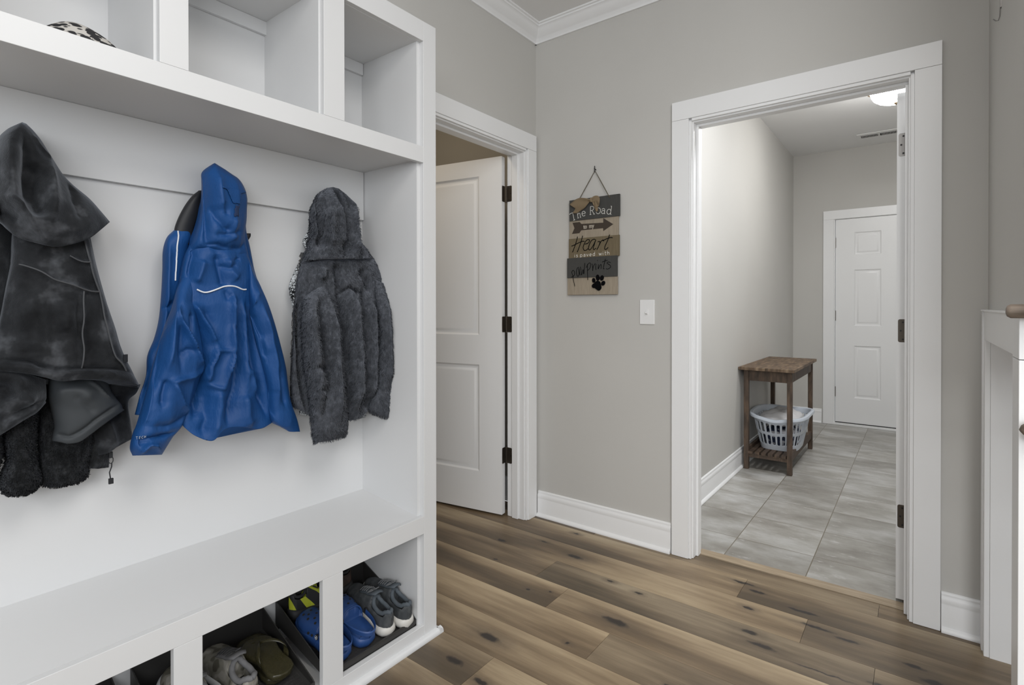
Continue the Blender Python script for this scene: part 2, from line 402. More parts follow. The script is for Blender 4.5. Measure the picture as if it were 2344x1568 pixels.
# laundry side casing of that doorway and casing of the outside door
def back_casing():
    b = MB(); f = 6.24-.019
    b.box(-.778, -.686, f, 6.24, 0.001, 2.053).box(.252, .344, f, 6.24, 0.001, 2.053).box(-.778, .344, f, 6.24, 2.0535, 2.140)
    b.box(-.686, -.676, 6.232, 6.355, 0.001, 2.05).box(.242, .252, 6.232, 6.355, 0.001, 2.05).box(-.686, .252, 6.232, 6.355, 2.05, 2.062)
    b.box(-.686, .252, 6.222, 6.35, 0.0005, 0.022)
    return struct('trim_5', b, M['trim'], bevel=0.001)
back_casing()
# wood threshold between plank and tile
thm = mat('light_oak_threshold', (0.36, 0.28, 0.19), 0.45); t_ = NT(thm)
t_.base(t_.ramp(t_.noise(t_.coord((3, 40, 1)), 2.0, 3), [(0.3, (0.28, 0.215, 0.14)), (0.7, (0.42, 0.335, 0.235))]))
struct('trim_6', MB().box(LD0, LD1, 2.5745, 2.636, -.006, 0.004), thm, bevel=0.002)

# ------------------------------------------------------------------ doors
def leaf_face(b, x0, x1, z0, z1, y, s, xs, zs, panels):
    """one face of a panel door in the local plane y; s = direction of the outward normal along y"""
    xs = [x0] + xs + [x1]; zs = [z0] + zs + [z1]
    for i in range(len(xs)-1):
        for j in range(len(zs)-1):
            a, c, d, e = xs[i], xs[i+1], zs[j], zs[j+1]
            if (i, j) not in panels:
                b.add([(a, y, d), (c, y, d), (c, y, e), (a, y, e)], [(0, 1, 2, 3)]); continue
            prev = None; rings = [(0, 0), (.009, .007), (.014, .0085), (.022, .0085), (.034, .003), (.038, .0022)]
            for ins, dep in rings:
                yy = y - s*dep; r = [(a+ins, yy, d+ins), (c-ins, yy, d+ins), (c-ins, yy, e-ins), (a+ins, yy, e-ins)]
                if prev is not None:
                    b.add(prev + r, [(k, (k+1) % 4, 4+(k+1) % 4, 4+k) for k in range(4)])
                prev = r
            b.add(prev, [(0, 1, 2, 3)])
def leaf(w, h, t, xs, zs, panels):
    """hinge edge at x=0, face at y=0 and y=t"""
    b = MB(); leaf_face(b, 0, w, 0, h, 0, -1, xs, zs, panels); leaf_face(b, 0, w, 0, h, t, 1, xs, zs, panels)
    b.add([(0,0,0),(w,0,0),(w,t,0),(0,t,0),(0,0,h),(w,0,h),(w,t,h),(0,t,h)], [(0,3,2,1),(4,5,6,7),(1,2,6,5),(3,0,4,7)])
    return b
def place(b, M4):
    b.v = [tuple(M4 @ Vector(v)) for v in b.v]; return b
def rplate(b, c, u, v, w, h, th, r=.007, free=(1, 1), mi=0):
    """plate w x h in directions u,v with two rounded corners on the +u side, thickness along u x v"""
    c = Vector(c); u = Vector(u); v = Vector(v); n = u.cross(v); pts = [(-w/2, -h/2)]
    for cx, cy, a0 in ((w/2-r, -h/2+r, -90), (w/2-r, h/2-r, 0)):
        for k in range(6): a = math.radians(a0 + 18*k); pts.append((cx + r*math.cos(a), cy + r*math.sin(a)))
    pts.append((-w/2, h/2))
    b.poly([c + u*x + v*z for x, z in pts], n*th, mi)
    return b

# closet door: opened about 81 degrees into the closet
ang = math.radians(9.0)
dx = Vector((-math.cos(ang), -math.sin(ang), 0)); dy = Vector((-dx.y, dx.x, 0)) * -1
def basis(o, ex, ey): 
    ez = Vector((0, 0, 1)); return Matrix(((ex.x, ey.x, ez.x, o.x), (ex.y, ey.y, ez.y, o.y), (ex.z, ey.z, ez.z, o.z), (0, 0, 0, 1)))
ey = Vector((math.sin(ang), -math.cos(ang), 0)) * -1
if ey.y < 0: ey = -ey
o0 = Vector((-1.866, 2.3595, 0.012))
d1 = thing('door_1', 'white two-panel closet door standing ajar', None, (-1.866, 2.375, 0.01), kind='structure')
mk = leaf(0.745, 2.015, 0.0345, [0.15, 0.60], [0.225, 0.838, 1.008, 1.918], {(1, 1), (1, 3)})
place(mk, basis(o0, dx, ey)).build('door_leaf', M['trim'], d1, bevel=0.0015)
for z in (1.818, 1.083, 0.343):
    b = MB(); hh = 0.089
    b.cyl((-1.862, 2.3985, z-hh/2-.003), (-1.862, 2.3985, z+hh/2+.003), .0055, n=12)
    ed = o0 - dx*0.0008 + ey*0.017 - Vector((0, 0, .012))
    rplate(b, Vector((ed.x, ed.y, z)) , -ey, (0, 0, 1), .032, hh, -.0012)
    rplate(b, Vector((-1.840, 2.3945, z)), (1, 0, 0), (0, 0, 1), .036, hh, .0012)
    for dz in (-.032, 0, .032):
        b.cyl((-1.836+(.006 if dz == 0 else -.004), 2.3935, z+dz), (-1.836+(.006 if dz == 0 else -.004), 2.3925, z+dz), .0035, n=10, mi=1)
    b.build('hinge', [M['bronze'], M['black']], d1, bevel=.0004)

# laundry door, folded right back against the washer side, seen on its hinge edge
d2 = thing('door_2', 'white laundry door opened wide, seen edge-on in its doorway', None, (-.057, 2.65, 0.0), kind='structure')
mk = leaf(0.795, 2.022, 0.0345, [0.14, 0.655], [0.225, 0.838, 1.008, 1.90], {(1, 1), (1, 3)})
place(mk, basis(Vector((-.0395, 2.640, .012)), Vector((0, 1, 0)), Vector((-1, 0, 0)))).build('door_leaf', M['trim'], d2, bevel=.0012)
for k, z in enumerate((1.826, 1.086, 0.345)):
    b = MB(); hh = .092
    rplate(b, (-.0545, 2.6398, z), (-1, 0, 0), (0, 0, 1), .029, hh, .0013)
    b.cyl((-.0375, 2.637, z-hh/2-.003), (-.0375, 2.637, z+hh/2+.003), .0042, n=12)
    for dz, dxx in ((-.034, 0), (0, .007), (.034, 0)):
        b.cyl((-.053-dxx, 2.6386, z+dz), (-.053-dxx, 2.6379, z+dz), .0034, n=10, mi=1)
    b.build('hinge', [M['steel'] if k == 0 else M['bronze'], M['black']], d2, bevel=.0003)

# outside door at the far end of the laundry
d3 = thing('door_3', 'white six-panel outside door at the far end of the laundry', None, (-.21, 6.26, 0.02), kind='structure')
mk = leaf(0.914, 2.02, .044, [.158, .378, .536, .756], [.250, .766, .964, 1.515, 1.660, 1.884], {(1,1),(3,1),(1,3),(3,3),(1,5),(3,5)})
place(mk, basis(Vector((-.672, 6.243, .028)), Vector((1, 0, 0)), Vector((0, 1, 0)))).build('door_leaf', M['trim'], d3, bevel=.001)
for z in (1.82, 1.09, .33):
    MB().cyl((-.675, 6.238, z-.05), (-.675, 6.238, z+.05), .006, n=10).box(-.684, -.668, 6.2395, 6.243, z-.05, z+.05).build('hinge', M['steel'], d3)
MB().box(-.672, .242, 6.238, 6.25, .022, .030).build('door_sweep', M['black'], d3)

# ------------------------------------------------------------------ stair half wall on the right
hw = thing('stair_half_wall', 'white panelled half wall with a cased recess, below the right-hand wall', 'half wall', (.2, 2.0, 0))
b = MB()
b.box(.175, .300, 1.724, 2.470, 1.070, 1.1715)           # head
b.box(.169, .31, 1.6, 2.478, 1.1655, 1.1718)             # thin cap
b.box(.175, .190, 2.403, 2.470, 0, 1.070)                # far leg of the casing
b.box(.171, .180, 2.438, 2.472, 0, 1.165)
b.build('casing', M['trim'], hw, bevel=.0015)
MB().box(.190, .62, 2.400, 2.49, 0, 1.07).build('inner_panel', M['trim'], hw, bevel=.001)
b = MB(); b.box(.175, .300, 1.624, 1.724, 0, 1.064).box(.175, .300, 1.624, 1.724, 1.0655, 1.165)
b.build('newel_post', M['trim'], hw, bevel=.0015)
MB().box(.300, .62, 1.63, 2.40, 1.06, 1.07).box(.61, .62, 1.63, 2.40, 0, 1.06).build('recess_lining', M['trim'], hw)
rw = mat('weathered_wood_rail', (0.17, 0.13, 0.10), 0.5); t_ = NT(rw)
t_.base(t_.ramp(t_.noise(t_.coord((6, 60, 60)), 1.5, 3), [(0.3, (0.10, 0.08, 0.06)), (0.7, (0.25, 0.20, 0.16))]))
b = MB(); b.tube([(.150, 1.590, 1.173), (.152, 1.590, 1.173), (.158, 1.590, 1.173), (.70, 1.590, 1.173)], [.006, .0115, .0155, .0165], n=20)
tag(b.build('handrail', rw, smooth=True), 'brown wooden handrail end at the top of the white half wall', 'handrail')
b = MB(); b.tube([(.1735, 1.598, .914), (.178, 1.598, .915), (.195, 1.598, .917), (.70, 1.598, .917)], [.002, .010, .022, .024], n=20)
tag(b.build('handrail', rw, smooth=True), 'lower brown wooden rail end against the white post, below waist height', 'handrail')
# small wire hook high on the right wall
hk = MB(); hk.tube([(.190, 2.150, 2.085), (.188, 2.150, 2.070), (.187, 2.150, 2.045), (.184, 2.151, 2.034), (.178, 2.153, 2.036), (.173, 2.155, 2.043)], .0016, n=8)
hk.box(.1875, .191, 2.144, 2.156, 2.07, 2.12)
tag(hk.build('wall_hook', M['steel'], smooth=True), 'small metal wire hook high on the right wall', 'hook')
# ------------------------------------------------------------------ built-in mudroom lockers
LX, LB, LW = -1.394, -1.413, -1.739      # face, back of the face frame, wall
LY0, LY1 = -0.80, 1.379
lk = thing('hall_tree_locker', 'white built-in mudroom locker with bench, top cubbies and shoe cubbies', 'locker', (-1.56, 0.3, 0))
L = M['locker']
MB().box(LW+.001, -1.7205, LY0, 1.360, 0, 2.185).build('back_panel', L, lk)
MB().box(-1.720, -1.7055, LY0+.02, 1.300, 1.516, 1.700).build('hook_rail', L, lk, bevel=.0015)
MB().box(-1.720, -1.7075, LY0+.02, 1.300, 2.074, 2.1178).build('top_back_rail', L, lk, bevel=.0015)
b = MB(); b.box(LW+.001, LB, 1.303, 1.3765, 0, 2.186); b.build('side_panel', L, lk)
MB().box(LW+.001, LB, LY0, LY0+.04, 0, 2.186).build('side_panel', L, lk)
MB().box(-1.720, LB, LY0+.04, 1.303, 1.700, 1.748).build('shelf', L, lk)
MB().box(-1.720, LB, LY0+.04, 1.303, 2.118, 2.186).build('top_panel', L, lk)
for s in (.922, .494, .065, -.36):
    MB().box(-1.7205, LB, s-.006, s+.034, 1.748, 2.118).build('divider', L, lk)
b = MB(); b.poly([(-1.7205, LY0+.04, .446), (LB, LY0+.04, .421), (LB, LY0+.04, .4415), (-1.7205, LY0+.04, .476)], (0, 1.303-LY0-.04, 0))
b.build('bench_seat', L, lk)
MB().box(-1.7205, LB, LY0+.04, 1.303, .030, .053).build('cubby_floor', L, lk)
f = MB()
f.box(LB, LX, 1.318, LY1, 0.0, 2.189); f.box(LB, LX, LY0, LY0+.06, 0, 2.189)
for z0, z1 in ((2.119, 2.189), (1.691, 1.748), (.3795, .4415), (0, .0555)): f.box(LB, LX, LY0+.06, 1.318, z0, z1)
for s in ((.922, .993), (.494, .556), (.065, .13), (-.36, -.295)): f.box(LB, LX, *s, 1.748, 2.119)
for s in ((.914, .983), (.518, .582), (.12, .185), (-.28, -.215)): f.box(LB, LX, *s, .0555, .3795)
f.build('face_frame', L, lk, bevel=.0012)
f = MB(); sh = [(0, 0.0), (.018, 0.0), (.0185, .004), (.017, .011), (.012, .016), (.004, .019), (0, .019)]
f.prism(sh, (LX, LY0, 0), (LX, LY1+.018, 0), (1, 0, 0)); f.prism(sh, (LX+.018, LY1, 0), (LW, LY1, 0), (0, 1, 0))
f.build('base_moulding', L, lk, smooth=True)

# dark knitted cap lying in the left upper cubby
def cap():
    m = mat('patterned_knit', (0.02, 0.02, 0.022), 0.8); t = NT(m)
    w = t.n('ShaderNodeTexVoronoi'); w.inputs['Scale'].default_value = 55; t.l(t.coord((1, 1, 2.2)), w.inputs['Vector'])
    t.base(t.ramp(t.math('ADD', w.outputs['Distance'], t.math('MULTIPLY', t.noise(t.coord(), 18, 2), 0.6)), [(0.80, (0.012, 0.012, 0.014)), (0.86, (0.45, 0.43, 0.40))]))
    t.bump(t.noise(t.coord(), 300, 2), .4, .002)
    G = []
    for i in range(15):
        ph = math.pi/2*i/14; r = math.cos(ph) ** .8 if i < 14 else 0.001; row = []
        for k in range(40):
            a = 2*math.pi*k/40; rr = r*(1+.05*math.sin(3*a+i*.3))
            row.append((-1.500+.085*rr*math.cos(a), .372+.085*rr*math.sin(a), 1.749+.050*math.sin(ph)*(1+.12*math.cos(a*2+1))))
        G.append(row)
    b = MB(); b.grid(G, wrap=True)
    b.tube([(-1.50+.087*math.cos(a), .372+.087*math.sin(a), 1.755) for a in np.linspace(0, 2*math.pi, 40)], .0055, n=8)
    o = b.build('knit_cap', m, smooth=True, angle=80)
    tag(o, 'black and white patterned knit cap lying in the upper left cubby', 'cap')
cap()
# ------------------------------------------------------------------ hanging garments
# control grids (half millimetres, relative to x = -1.6): rows of 11 points across the front, then three points across the back;
# folds as lines lying on the cloth with a width and a height
GP={
'b_lining':(6,[-110,1370,3038,-106,1369,3037,-103,1369,3037,-100,1371,3037,-99,1374,3037,-98,1378,3038,-99,1382,3038,-100,1387,3039,-103,1391,3040,-106,1394,3041,-110,1396,3042,-110,1330,2996,-98,1327,2994,-86,1327,2993,-78,1330,2992,-72,1336,2992,-70,1345,2994,-72,1356,2996,-78,1367,2998,-86,1378,3001,-98,1387,3004,-110,1393,3006,-110,1289,2928,-98,1286,2926,-86,1289,2925,-78,1296,2925,-72,1307,2926,-70,1321,2928,-72,1336,2931,-78,1352,2934,-86,1367,2937,-98,1379,2940,-110,1386,2942,-110,1255,2850,-98,1253,2848,-86,1256,2848,-78,1264,2848,-72,1277,2849,-70,1292,2850,-72,1309,2853,-78,1327,2856,-86,1342,2858,-98,1354,2861,-110,1362,2863,-110,1239,2787,-98,1237,2786,-86,1240,2785,-78,1248,2785,-72,1260,2786,-70,1275,2787,-72,1292,2789,-78,1309,2792,-86,1324,2794,-98,1336,2796,-110,1343,2798,-110,1239,2714,-98,1237,2713,-86,1240,2712,-78,1248,2712,-72,1260,2713,-70,1275,2714,-72,1291,2716,-78,1308,2718,-86,1323,2720,-98,1335,2722,-110,1343,2723],[-128,1402,3046,-128,1390,3044,-128,1379,3042,-170,1415,3017,-170,1386,3013,-170,1358,3008,-170,1405,2952,-170,1361,2945,-170,1318,2939,-170,1380,2871,-170,1332,2865,-170,1284,2859,-170,1361,2805,-170,1314,2800,-170,1268,2795,-170,1361,2729,-170,1314,2725,-170,1268,2721]),
'b_hood':(11,[-30,1410,3184,-17,1405,3182,-5,1401,3180,4,1400,3180,10,1401,3181,13,1404,3183,10,1409,3182,4,1416,3183,-5,1423,3184,-17,1430,3187,-30,1436,3190,-30,1381,3158,-4,1372,3153,20,1369,3151,39,1370,3151,51,1377,3154,55,1389,3157,51,1405,3156,39,1423,3158,20,1441,3161,-4,1459,3166,-30,1473,3172,-30,1353,3123,7,1342,3116,40,1339,3112,66,1345,3111,83,1359,3114,89,1381,3120,83,1408,3122,66,1439,3126,40,1469,3133,7,1496,3141,-30,1518,3150,-30,1351,3083,17,1336,3074,60,1332,3067,94,1340,3063,116,1358,3064,123,1387,3068,116,1422,3076,94,1461,3086,60,1501,3099,17,1538,3111,-30,1566,3123,-30,1351,3034,23,1334,3024,70,1330,3017,108,1339,3014,132,1361,3014,140,1393,3019,132,1433,3027,108,1478,3038,70,1524,3051,23,1565,3064,-30,1597,3077,-30,1348,2977,23,1332,2968,70,1329,2962,108,1340,2959,132,1363,2959,140,1397,2964,132,1440,2972,108,1487,2982,70,1534,2994,23,1577,3007,-30,1610,3019,-30,1346,2915,23,1330,2907,70,1327,2901,108,1337,2899,132,1360,2899,140,1395,2903,132,1437,2910,108,1484,2920,70,1532,2931,23,1574,2942,-30,1607,2952,-30,1334,2852,23,1318,2845,70,1316,2840,108,1328,2838,132,1352,2838,140,1387,2842,132,1431,2849,108,1480,2857,70,1528,2867,23,1571,2877,-30,1604,2886,-30,1315,2788,20,1301,2783,65,1301,2779,101,1315,2777,124,1341,2778,132,1378,2782,124,1424,2787,101,1473,2795,65,1522,2803,20,1564,2812,-30,1596,2820,-30,1295,2725,13,1284,2721,52,1288,2719,83,1306,2718,103,1337,2720,109,1379,2723,103,1427,2728,83,1479,2735,52,1528,2742,13,1569,2748,-30,1599,2754,-30,1275,2670,-4,1272,2670,20,1284,2675,39,1311,2684,51,1351,2683,55,1401,2680,51,1455,2677,39,1509,2672,20,1557,2669,-4,1595,2668,-30,1617,2669],[-75,1455,3201,-75,1443,3206,-75,1431,3196,-120,1508,3194,-120,1467,3201,-120,1425,3181,-156,1566,3179,-156,1490,3179,-156,1416,3154,-192,1630,3159,-192,1528,3140,-192,1431,3121,-210,1670,3113,-210,1552,3093,-210,1441,3074,-210,1682,3052,-210,1557,3032,-210,1439,3013,-210,1679,2982,-210,1554,2964,-210,1436,2948,-210,1675,2913,-210,1546,2896,-210,1424,2881,-201,1662,2841,-201,1528,2826,-201,1402,2813,-178,1651,2770,-178,1507,2756,-178,1372,2743,-120,1639,2677,-120,1479,2698,-120,1329,2679]),
'b_body':(9,[-40,1288,2708,-2,1280,2706,23,1290,2708,41,1315,2712,52,1352,2716,56,1397,2713,52,1447,2712,41,1496,2709,23,1541,2707,-2,1577,2707,-40,1603,2711,-40,1261,2638,7,1251,2636,38,1262,2637,61,1291,2641,75,1334,2646,80,1387,2646,75,1446,2647,61,1505,2643,38,1558,2638,7,1602,2636,-40,1635,2639,-40,1238,2517,7,1230,2515,38,1245,2515,61,1280,2515,75,1330,2517,80,1392,2519,75,1461,2522,61,1530,2525,38,1592,2528,7,1642,2531,-40,1678,2534,-40,1220,2373,7,1213,2373,38,1232,2373,61,1272,2373,75,1329,2373,80,1400,2373,75,1478,2373,61,1555,2373,38,1625,2373,7,1680,2373,-40,1719,2373,-40,1205,2230,7,1199,2231,38,1221,2229,61,1265,2225,75,1329,2220,80,1406,2213,75,1492,2210,61,1577,2206,38,1654,2202,7,1714,2198,-40,1755,2195,-40,1193,2064,7,1189,2066,38,1213,2063,61,1262,2055,75,1331,2043,80,1416,2029,75,1509,2020,61,1603,2010,38,1687,2001,7,1751,1993,-40,1794,1986,-40,1197,1897,7,1193,1902,38,1218,1900,61,1269,1893,75,1340,1882,80,1428,1867,75,1524,1857,61,1620,1847,38,1707,1837,7,1773,1827,-40,1817,1817,-40,1214,1776,7,1208,1778,38,1232,1767,61,1279,1743,75,1349,1743,80,1434,1742,75,1528,1734,61,1623,1724,38,1708,1714,7,1773,1703,-40,1817,1692,-40,1231,1744,7,1223,1740,38,1239,1707,61,1285,1659,75,1361,1623,80,1422,1677,75,1522,1673,61,1626,1638,38,1712,1649,7,1774,1666,-40,1816,1664],[-152,1638,2722,-152,1490,2736,-152,1350,2720,-180,1680,2650,-180,1502,2669,-180,1337,2650,-180,1720,2540,-180,1508,2532,-180,1316,2524,-180,1758,2373,-180,1517,2373,-180,1301,2373,-180,1791,2190,-180,1524,2200,-180,1287,2222,-180,1828,1975,-180,1534,2000,-180,1278,2047,-180,1851,1799,-180,1547,1826,-180,1282,1873,-180,1852,1669,-180,1554,1690,-180,1299,1746,-180,1853,1640,-180,1541,1620,-180,1316,1713]),
'b_sleeve':(13,[-20,1253,2546,-1,1247,2544,15,1247,2541,29,1251,2536,37,1259,2531,40,1270,2526,37,1283,2518,29,1296,2510,15,1309,2505,-1,1321,2501,-20,1331,2500,0,1210,2467,30,1201,2465,56,1198,2461,78,1201,2455,91,1210,2447,96,1222,2438,91,1236,2425,78,1253,2414,56,1271,2405,30,1288,2399,0,1302,2397,20,1177,2361,57,1166,2361,91,1161,2361,117,1164,2361,134,1174,2361,140,1190,2361,134,1210,2361,117,1233,2361,91,1258,2361,57,1280,2361,20,1298,2361,20,1145,2269,57,1136,2270,91,1135,2270,117,1142,2271,134,1158,2271,140,1181,2270,134,1208,2269,117,1238,2268,91,1268,2267,57,1294,2265,20,1313,2264,20,1114,2166,57,1106,2168,91,1108,2170,117,1121,2170,134,1144,2170,140,1173,2168,134,1208,2166,117,1245,2163,91,1280,2160,57,1310,2157,20,1331,2154,20,1087,2066,57,1080,2069,91,1085,2070,117,1102,2071,134,1128,2069,140,1163,2067,134,1203,2063,117,1244,2058,91,1283,2053,57,1316,2048,20,1338,2044,20,1065,1966,57,1058,1970,91,1063,1972,117,1078,1973,134,1104,1971,140,1137,1968,134,1175,1963,117,1215,1957,91,1253,1950,57,1284,1943,20,1305,1938,20,1043,1878,57,1036,1883,91,1041,1886,117,1056,1887,134,1081,1885,140,1113,1881,134,1151,1875,117,1190,1868,91,1227,1860,57,1257,1852,20,1278,1845,20,1026,1814,57,1019,1819,91,1023,1823,117,1038,1823,134,1063,1821,140,1095,1817,134,1132,1810,117,1171,1802,91,1207,1793,57,1237,1784,20,1258,1776,20,1010,1760,57,1003,1767,91,1007,1770,117,1021,1772,134,1044,1770,140,1074,1765,134,1109,1758,117,1146,1749,91,1181,1739,57,1210,1730,20,1230,1721,20,997,1725,57,990,1732,91,992,1736,117,1005,1737,134,1026,1736,140,1054,1731,134,1086,1724,117,1120,1715,91,1153,1706,57,1180,1696,20,1199,1687,20,985,1656,57,978,1666,91,980,1676,117,991,1686,134,1010,1695,140,1037,1695,134,1068,1693,117,1101,1688,91,1133,1681,57,1159,1673,20,1178,1665,20,996,1612,46,991,1618,69,993,1622,88,1001,1624,100,1015,1624,104,1034,1622,100,1055,1617,88,1078,1610,69,1100,1602,46,1118,1594,20,1130,1587],[-80,1351,2506,-80,1319,2532,-80,1281,2546,-96,1335,2402,-96,1298,2442,-96,1252,2466,-100,1339,2360,-100,1283,2361,-100,1228,2361,-100,1352,2260,-100,1274,2262,-100,1198,2265,-100,1367,2147,-100,1265,2152,-100,1169,2158,-100,1372,2033,-100,1254,2043,-100,1143,2053,-100,1339,1923,-100,1226,1936,-100,1119,1949,-100,1311,1827,-100,1201,1843,-100,1096,1858,-100,1290,1756,-100,1181,1774,-100,1078,1790,-100,1262,1699,-100,1159,1718,-100,1061,1735,-100,1231,1663,-100,1136,1681,-100,1046,1698,-100,1210,1638,-100,1118,1643,-100,1034,1630,-64,1151,1568,-64,1090,1581,-64,1030,1590]),
'b_sleeve_far':(10,[0,1599,2634,12,1594,2632,24,1591,2627,32,1590,2619,38,1593,2611,40,1597,2601,38,1602,2591,32,1609,2582,24,1616,2576,12,1624,2571,0,1631,2571,0,1593,2504,22,1584,2503,41,1580,2502,57,1580,2502,67,1585,2502,70,1595,2502,67,1608,2502,57,1623,2503,41,1639,2504,22,1655,2505,0,1668,2506,0,1598,2399,31,1586,2399,59,1580,2399,81,1581,2399,95,1590,2398,100,1605,2399,95,1625,2399,81,1649,2399,59,1674,2399,31,1698,2400,0,1717,2400,0,1608,2294,31,1596,2295,59,1592,2295,81,1597,2296,95,1609,2296,100,1628,2295,95,1653,2295,81,1681,2294,59,1709,2293,31,1735,2292,0,1756,2292,0,1635,2162,31,1623,2164,59,1619,2165,81,1625,2165,95,1639,2165,100,1660,2164,95,1687,2163,81,1717,2161,59,1747,2158,31,1774,2156,0,1796,2154,0,1672,2027,31,1659,2030,59,1655,2032,81,1660,2033,95,1674,2032,100,1695,2031,95,1721,2028,81,1751,2025,59,1781,2021,31,1808,2017,0,1830,2013,0,1704,1890,31,1691,1894,59,1687,1897,81,1690,1898,95,1702,1898,100,1722,1896,95,1747,1893,81,1776,1888,59,1805,1883,31,1832,1877,0,1853,1872,0,1718,1780,31,1705,1785,59,1700,1789,81,1705,1791,95,1718,1790,100,1738,1788,95,1765,1784,81,1794,1778,59,1824,1771,31,1852,1764,0,1874,1758,0,1731,1664,28,1721,1669,53,1719,1669,73,1727,1665,86,1743,1658,90,1767,1660,86,1797,1660,73,1829,1659,53,1861,1656,28,1889,1651,0,1910,1645,0,1794,1615,19,1787,1618,35,1786,1615,49,1792,1609,57,1805,1599,60,1823,1586,57,1846,1579,49,1871,1573,35,1895,1568,19,1916,1562,0,1931,1557],[-40,1649,2577,-40,1638,2607,-40,1621,2634,-70,1700,2509,-70,1666,2508,-70,1633,2507,-100,1763,2401,-100,1709,2400,-100,1655,2400,-100,1801,2289,-100,1733,2291,-100,1668,2292,-100,1841,2147,-100,1767,2151,-100,1695,2155,-100,1877,2003,-100,1804,2009,-100,1734,2015,-100,1902,1858,-100,1833,1866,-100,1766,1873,-100,1922,1740,-100,1850,1750,-100,1781,1760,-90,1952,1626,-90,1870,1618,-90,1791,1643,-60,1958,1545,-60,1892,1556,-60,1836,1598]),
'b_front':(11,[-110,1239,2794,-99,1238,2793,-89,1241,2792,-81,1248,2793,-76,1259,2793,-74,1274,2795,-76,1288,2802,-81,1303,2809,-89,1317,2815,-99,1327,2820,-110,1334,2822,-110,1202,2747,-91,1199,2745,-75,1201,2744,-61,1211,2744,-53,1225,2745,-50,1244,2746,-53,1265,2749,-61,1287,2751,-75,1307,2754,-91,1323,2757,-110,1334,2760,-110,1183,2673,-91,1179,2671,-75,1182,2670,-61,1191,2670,-53,1206,2671,-50,1225,2672,-53,1247,2674,-61,1268,2677,-75,1288,2679,-91,1305,2682,-110,1315,2684,-110,1180,2565,-91,1176,2564,-75,1179,2563,-61,1188,2563,-53,1201,2564,-50,1219,2564,-53,1240,2565,-61,1260,2567,-75,1280,2568,-91,1295,2570,-110,1306,2571,-110,1173,2421,-91,1169,2421,-75,1171,2420,-61,1179,2420,-53,1191,2420,-50,1207,2421,-53,1225,2421,-61,1244,2421,-75,1262,2422,-91,1277,2422,-110,1287,2422,-110,1162,2301,-91,1158,2302,-75,1159,2302,-61,1165,2302,-53,1176,2302,-50,1190,2302,-53,1207,2301,-61,1224,2301,-75,1241,2300,-91,1255,2300,-110,1264,2299,-110,1139,2195,-91,1135,2196,-75,1136,2196,-61,1142,2197,-53,1153,2196,-50,1168,2196,-53,1185,2195,-61,1202,2194,-75,1218,2192,-91,1232,2191,-110,1242,2190,-110,1107,2102,-91,1104,2104,-75,1106,2104,-61,1113,2105,-53,1125,2104,-50,1141,2103,-53,1159,2102,-61,1178,2100,-75,1195,2098,-91,1210,2096,-110,1219,2094,-110,1101,1997,-91,1097,1999,-75,1098,2000,-61,1104,2001,-53,1114,2000,-50,1128,1999,-53,1143,1997,-61,1160,1995,-75,1175,1992,-91,1188,1990,-110,1197,1987,-110,1072,1895,-91,1068,1897,-75,1070,1899,-61,1077,1899,-53,1088,1899,-50,1103,1897,-53,1119,1895,-61,1137,1891,-75,1153,1888,-91,1166,1885,-110,1175,1881,-110,1048,1796,-95,1045,1798,-82,1048,1798,-71,1056,1797,-64,1069,1794,-62,1084,1790,-64,1101,1784,-71,1118,1779,-82,1134,1773,-95,1146,1769,-110,1154,1765],[-158,1348,2827,-158,1306,2806,-158,1263,2802,-190,1358,2769,-190,1298,2762,-190,1239,2757,-190,1339,2690,-190,1278,2686,-190,1219,2681,-190,1329,2576,-190,1272,2573,-190,1216,2570,-190,1311,2424,-190,1259,2423,-190,1208,2422,-190,1288,2298,-190,1242,2299,-190,1196,2300,-190,1265,2186,-190,1218,2188,-190,1172,2190,-190,1242,2088,-190,1191,2092,-190,1141,2095,-190,1220,1979,-190,1176,1983,-190,1133,1988,-190,1197,1871,-190,1150,1877,-190,1104,1883,-174,1169,1755,-174,1121,1770,-174,1074,1784]),
'b_front_far':(6,[-120,1606,2909,-114,1604,2908,-108,1604,2907,-104,1606,2907,-101,1610,2907,-100,1615,2908,-101,1621,2909,-104,1628,2910,-108,1634,2911,-114,1640,2912,-120,1644,2913,-120,1611,2829,-108,1606,2827,-96,1603,2826,-88,1603,2825,-82,1606,2825,-80,1610,2825,-82,1617,2826,-88,1625,2828,-96,1634,2829,-108,1642,2831,-120,1649,2833,-120,1616,2749,-108,1612,2748,-96,1610,2747,-88,1611,2746,-82,1615,2746,-80,1622,2747,-82,1631,2748,-88,1641,2749,-96,1651,2750,-108,1660,2752,-120,1668,2754,-120,1624,2669,-108,1619,2668,-96,1618,2667,-88,1620,2667,-82,1626,2667,-80,1634,2667,-82,1644,2668,-88,1655,2669,-96,1666,2671,-108,1676,2672,-120,1684,2673,-120,1637,2589,-108,1633,2588,-96,1631,2588,-88,1634,2588,-82,1640,2588,-80,1648,2588,-82,1659,2589,-88,1670,2589,-96,1682,2590,-108,1692,2591,-120,1700,2592,-120,1653,2482,-113,1651,2481,-106,1654,2481,-101,1660,2481,-97,1670,2481,-96,1682,2482,-97,1695,2482,-101,1709,2483,-106,1721,2483,-113,1730,2483,-120,1736,2484],[-150,1656,2918,-150,1640,2916,-150,1623,2914,-180,1676,2841,-180,1659,2839,-180,1643,2837,-180,1695,2760,-180,1671,2758,-180,1649,2756,-180,1710,2679,-180,1684,2677,-180,1657,2675,-180,1727,2596,-180,1699,2595,-180,1671,2593,-156,1750,2485,-156,1713,2484,-156,1676,2483]),
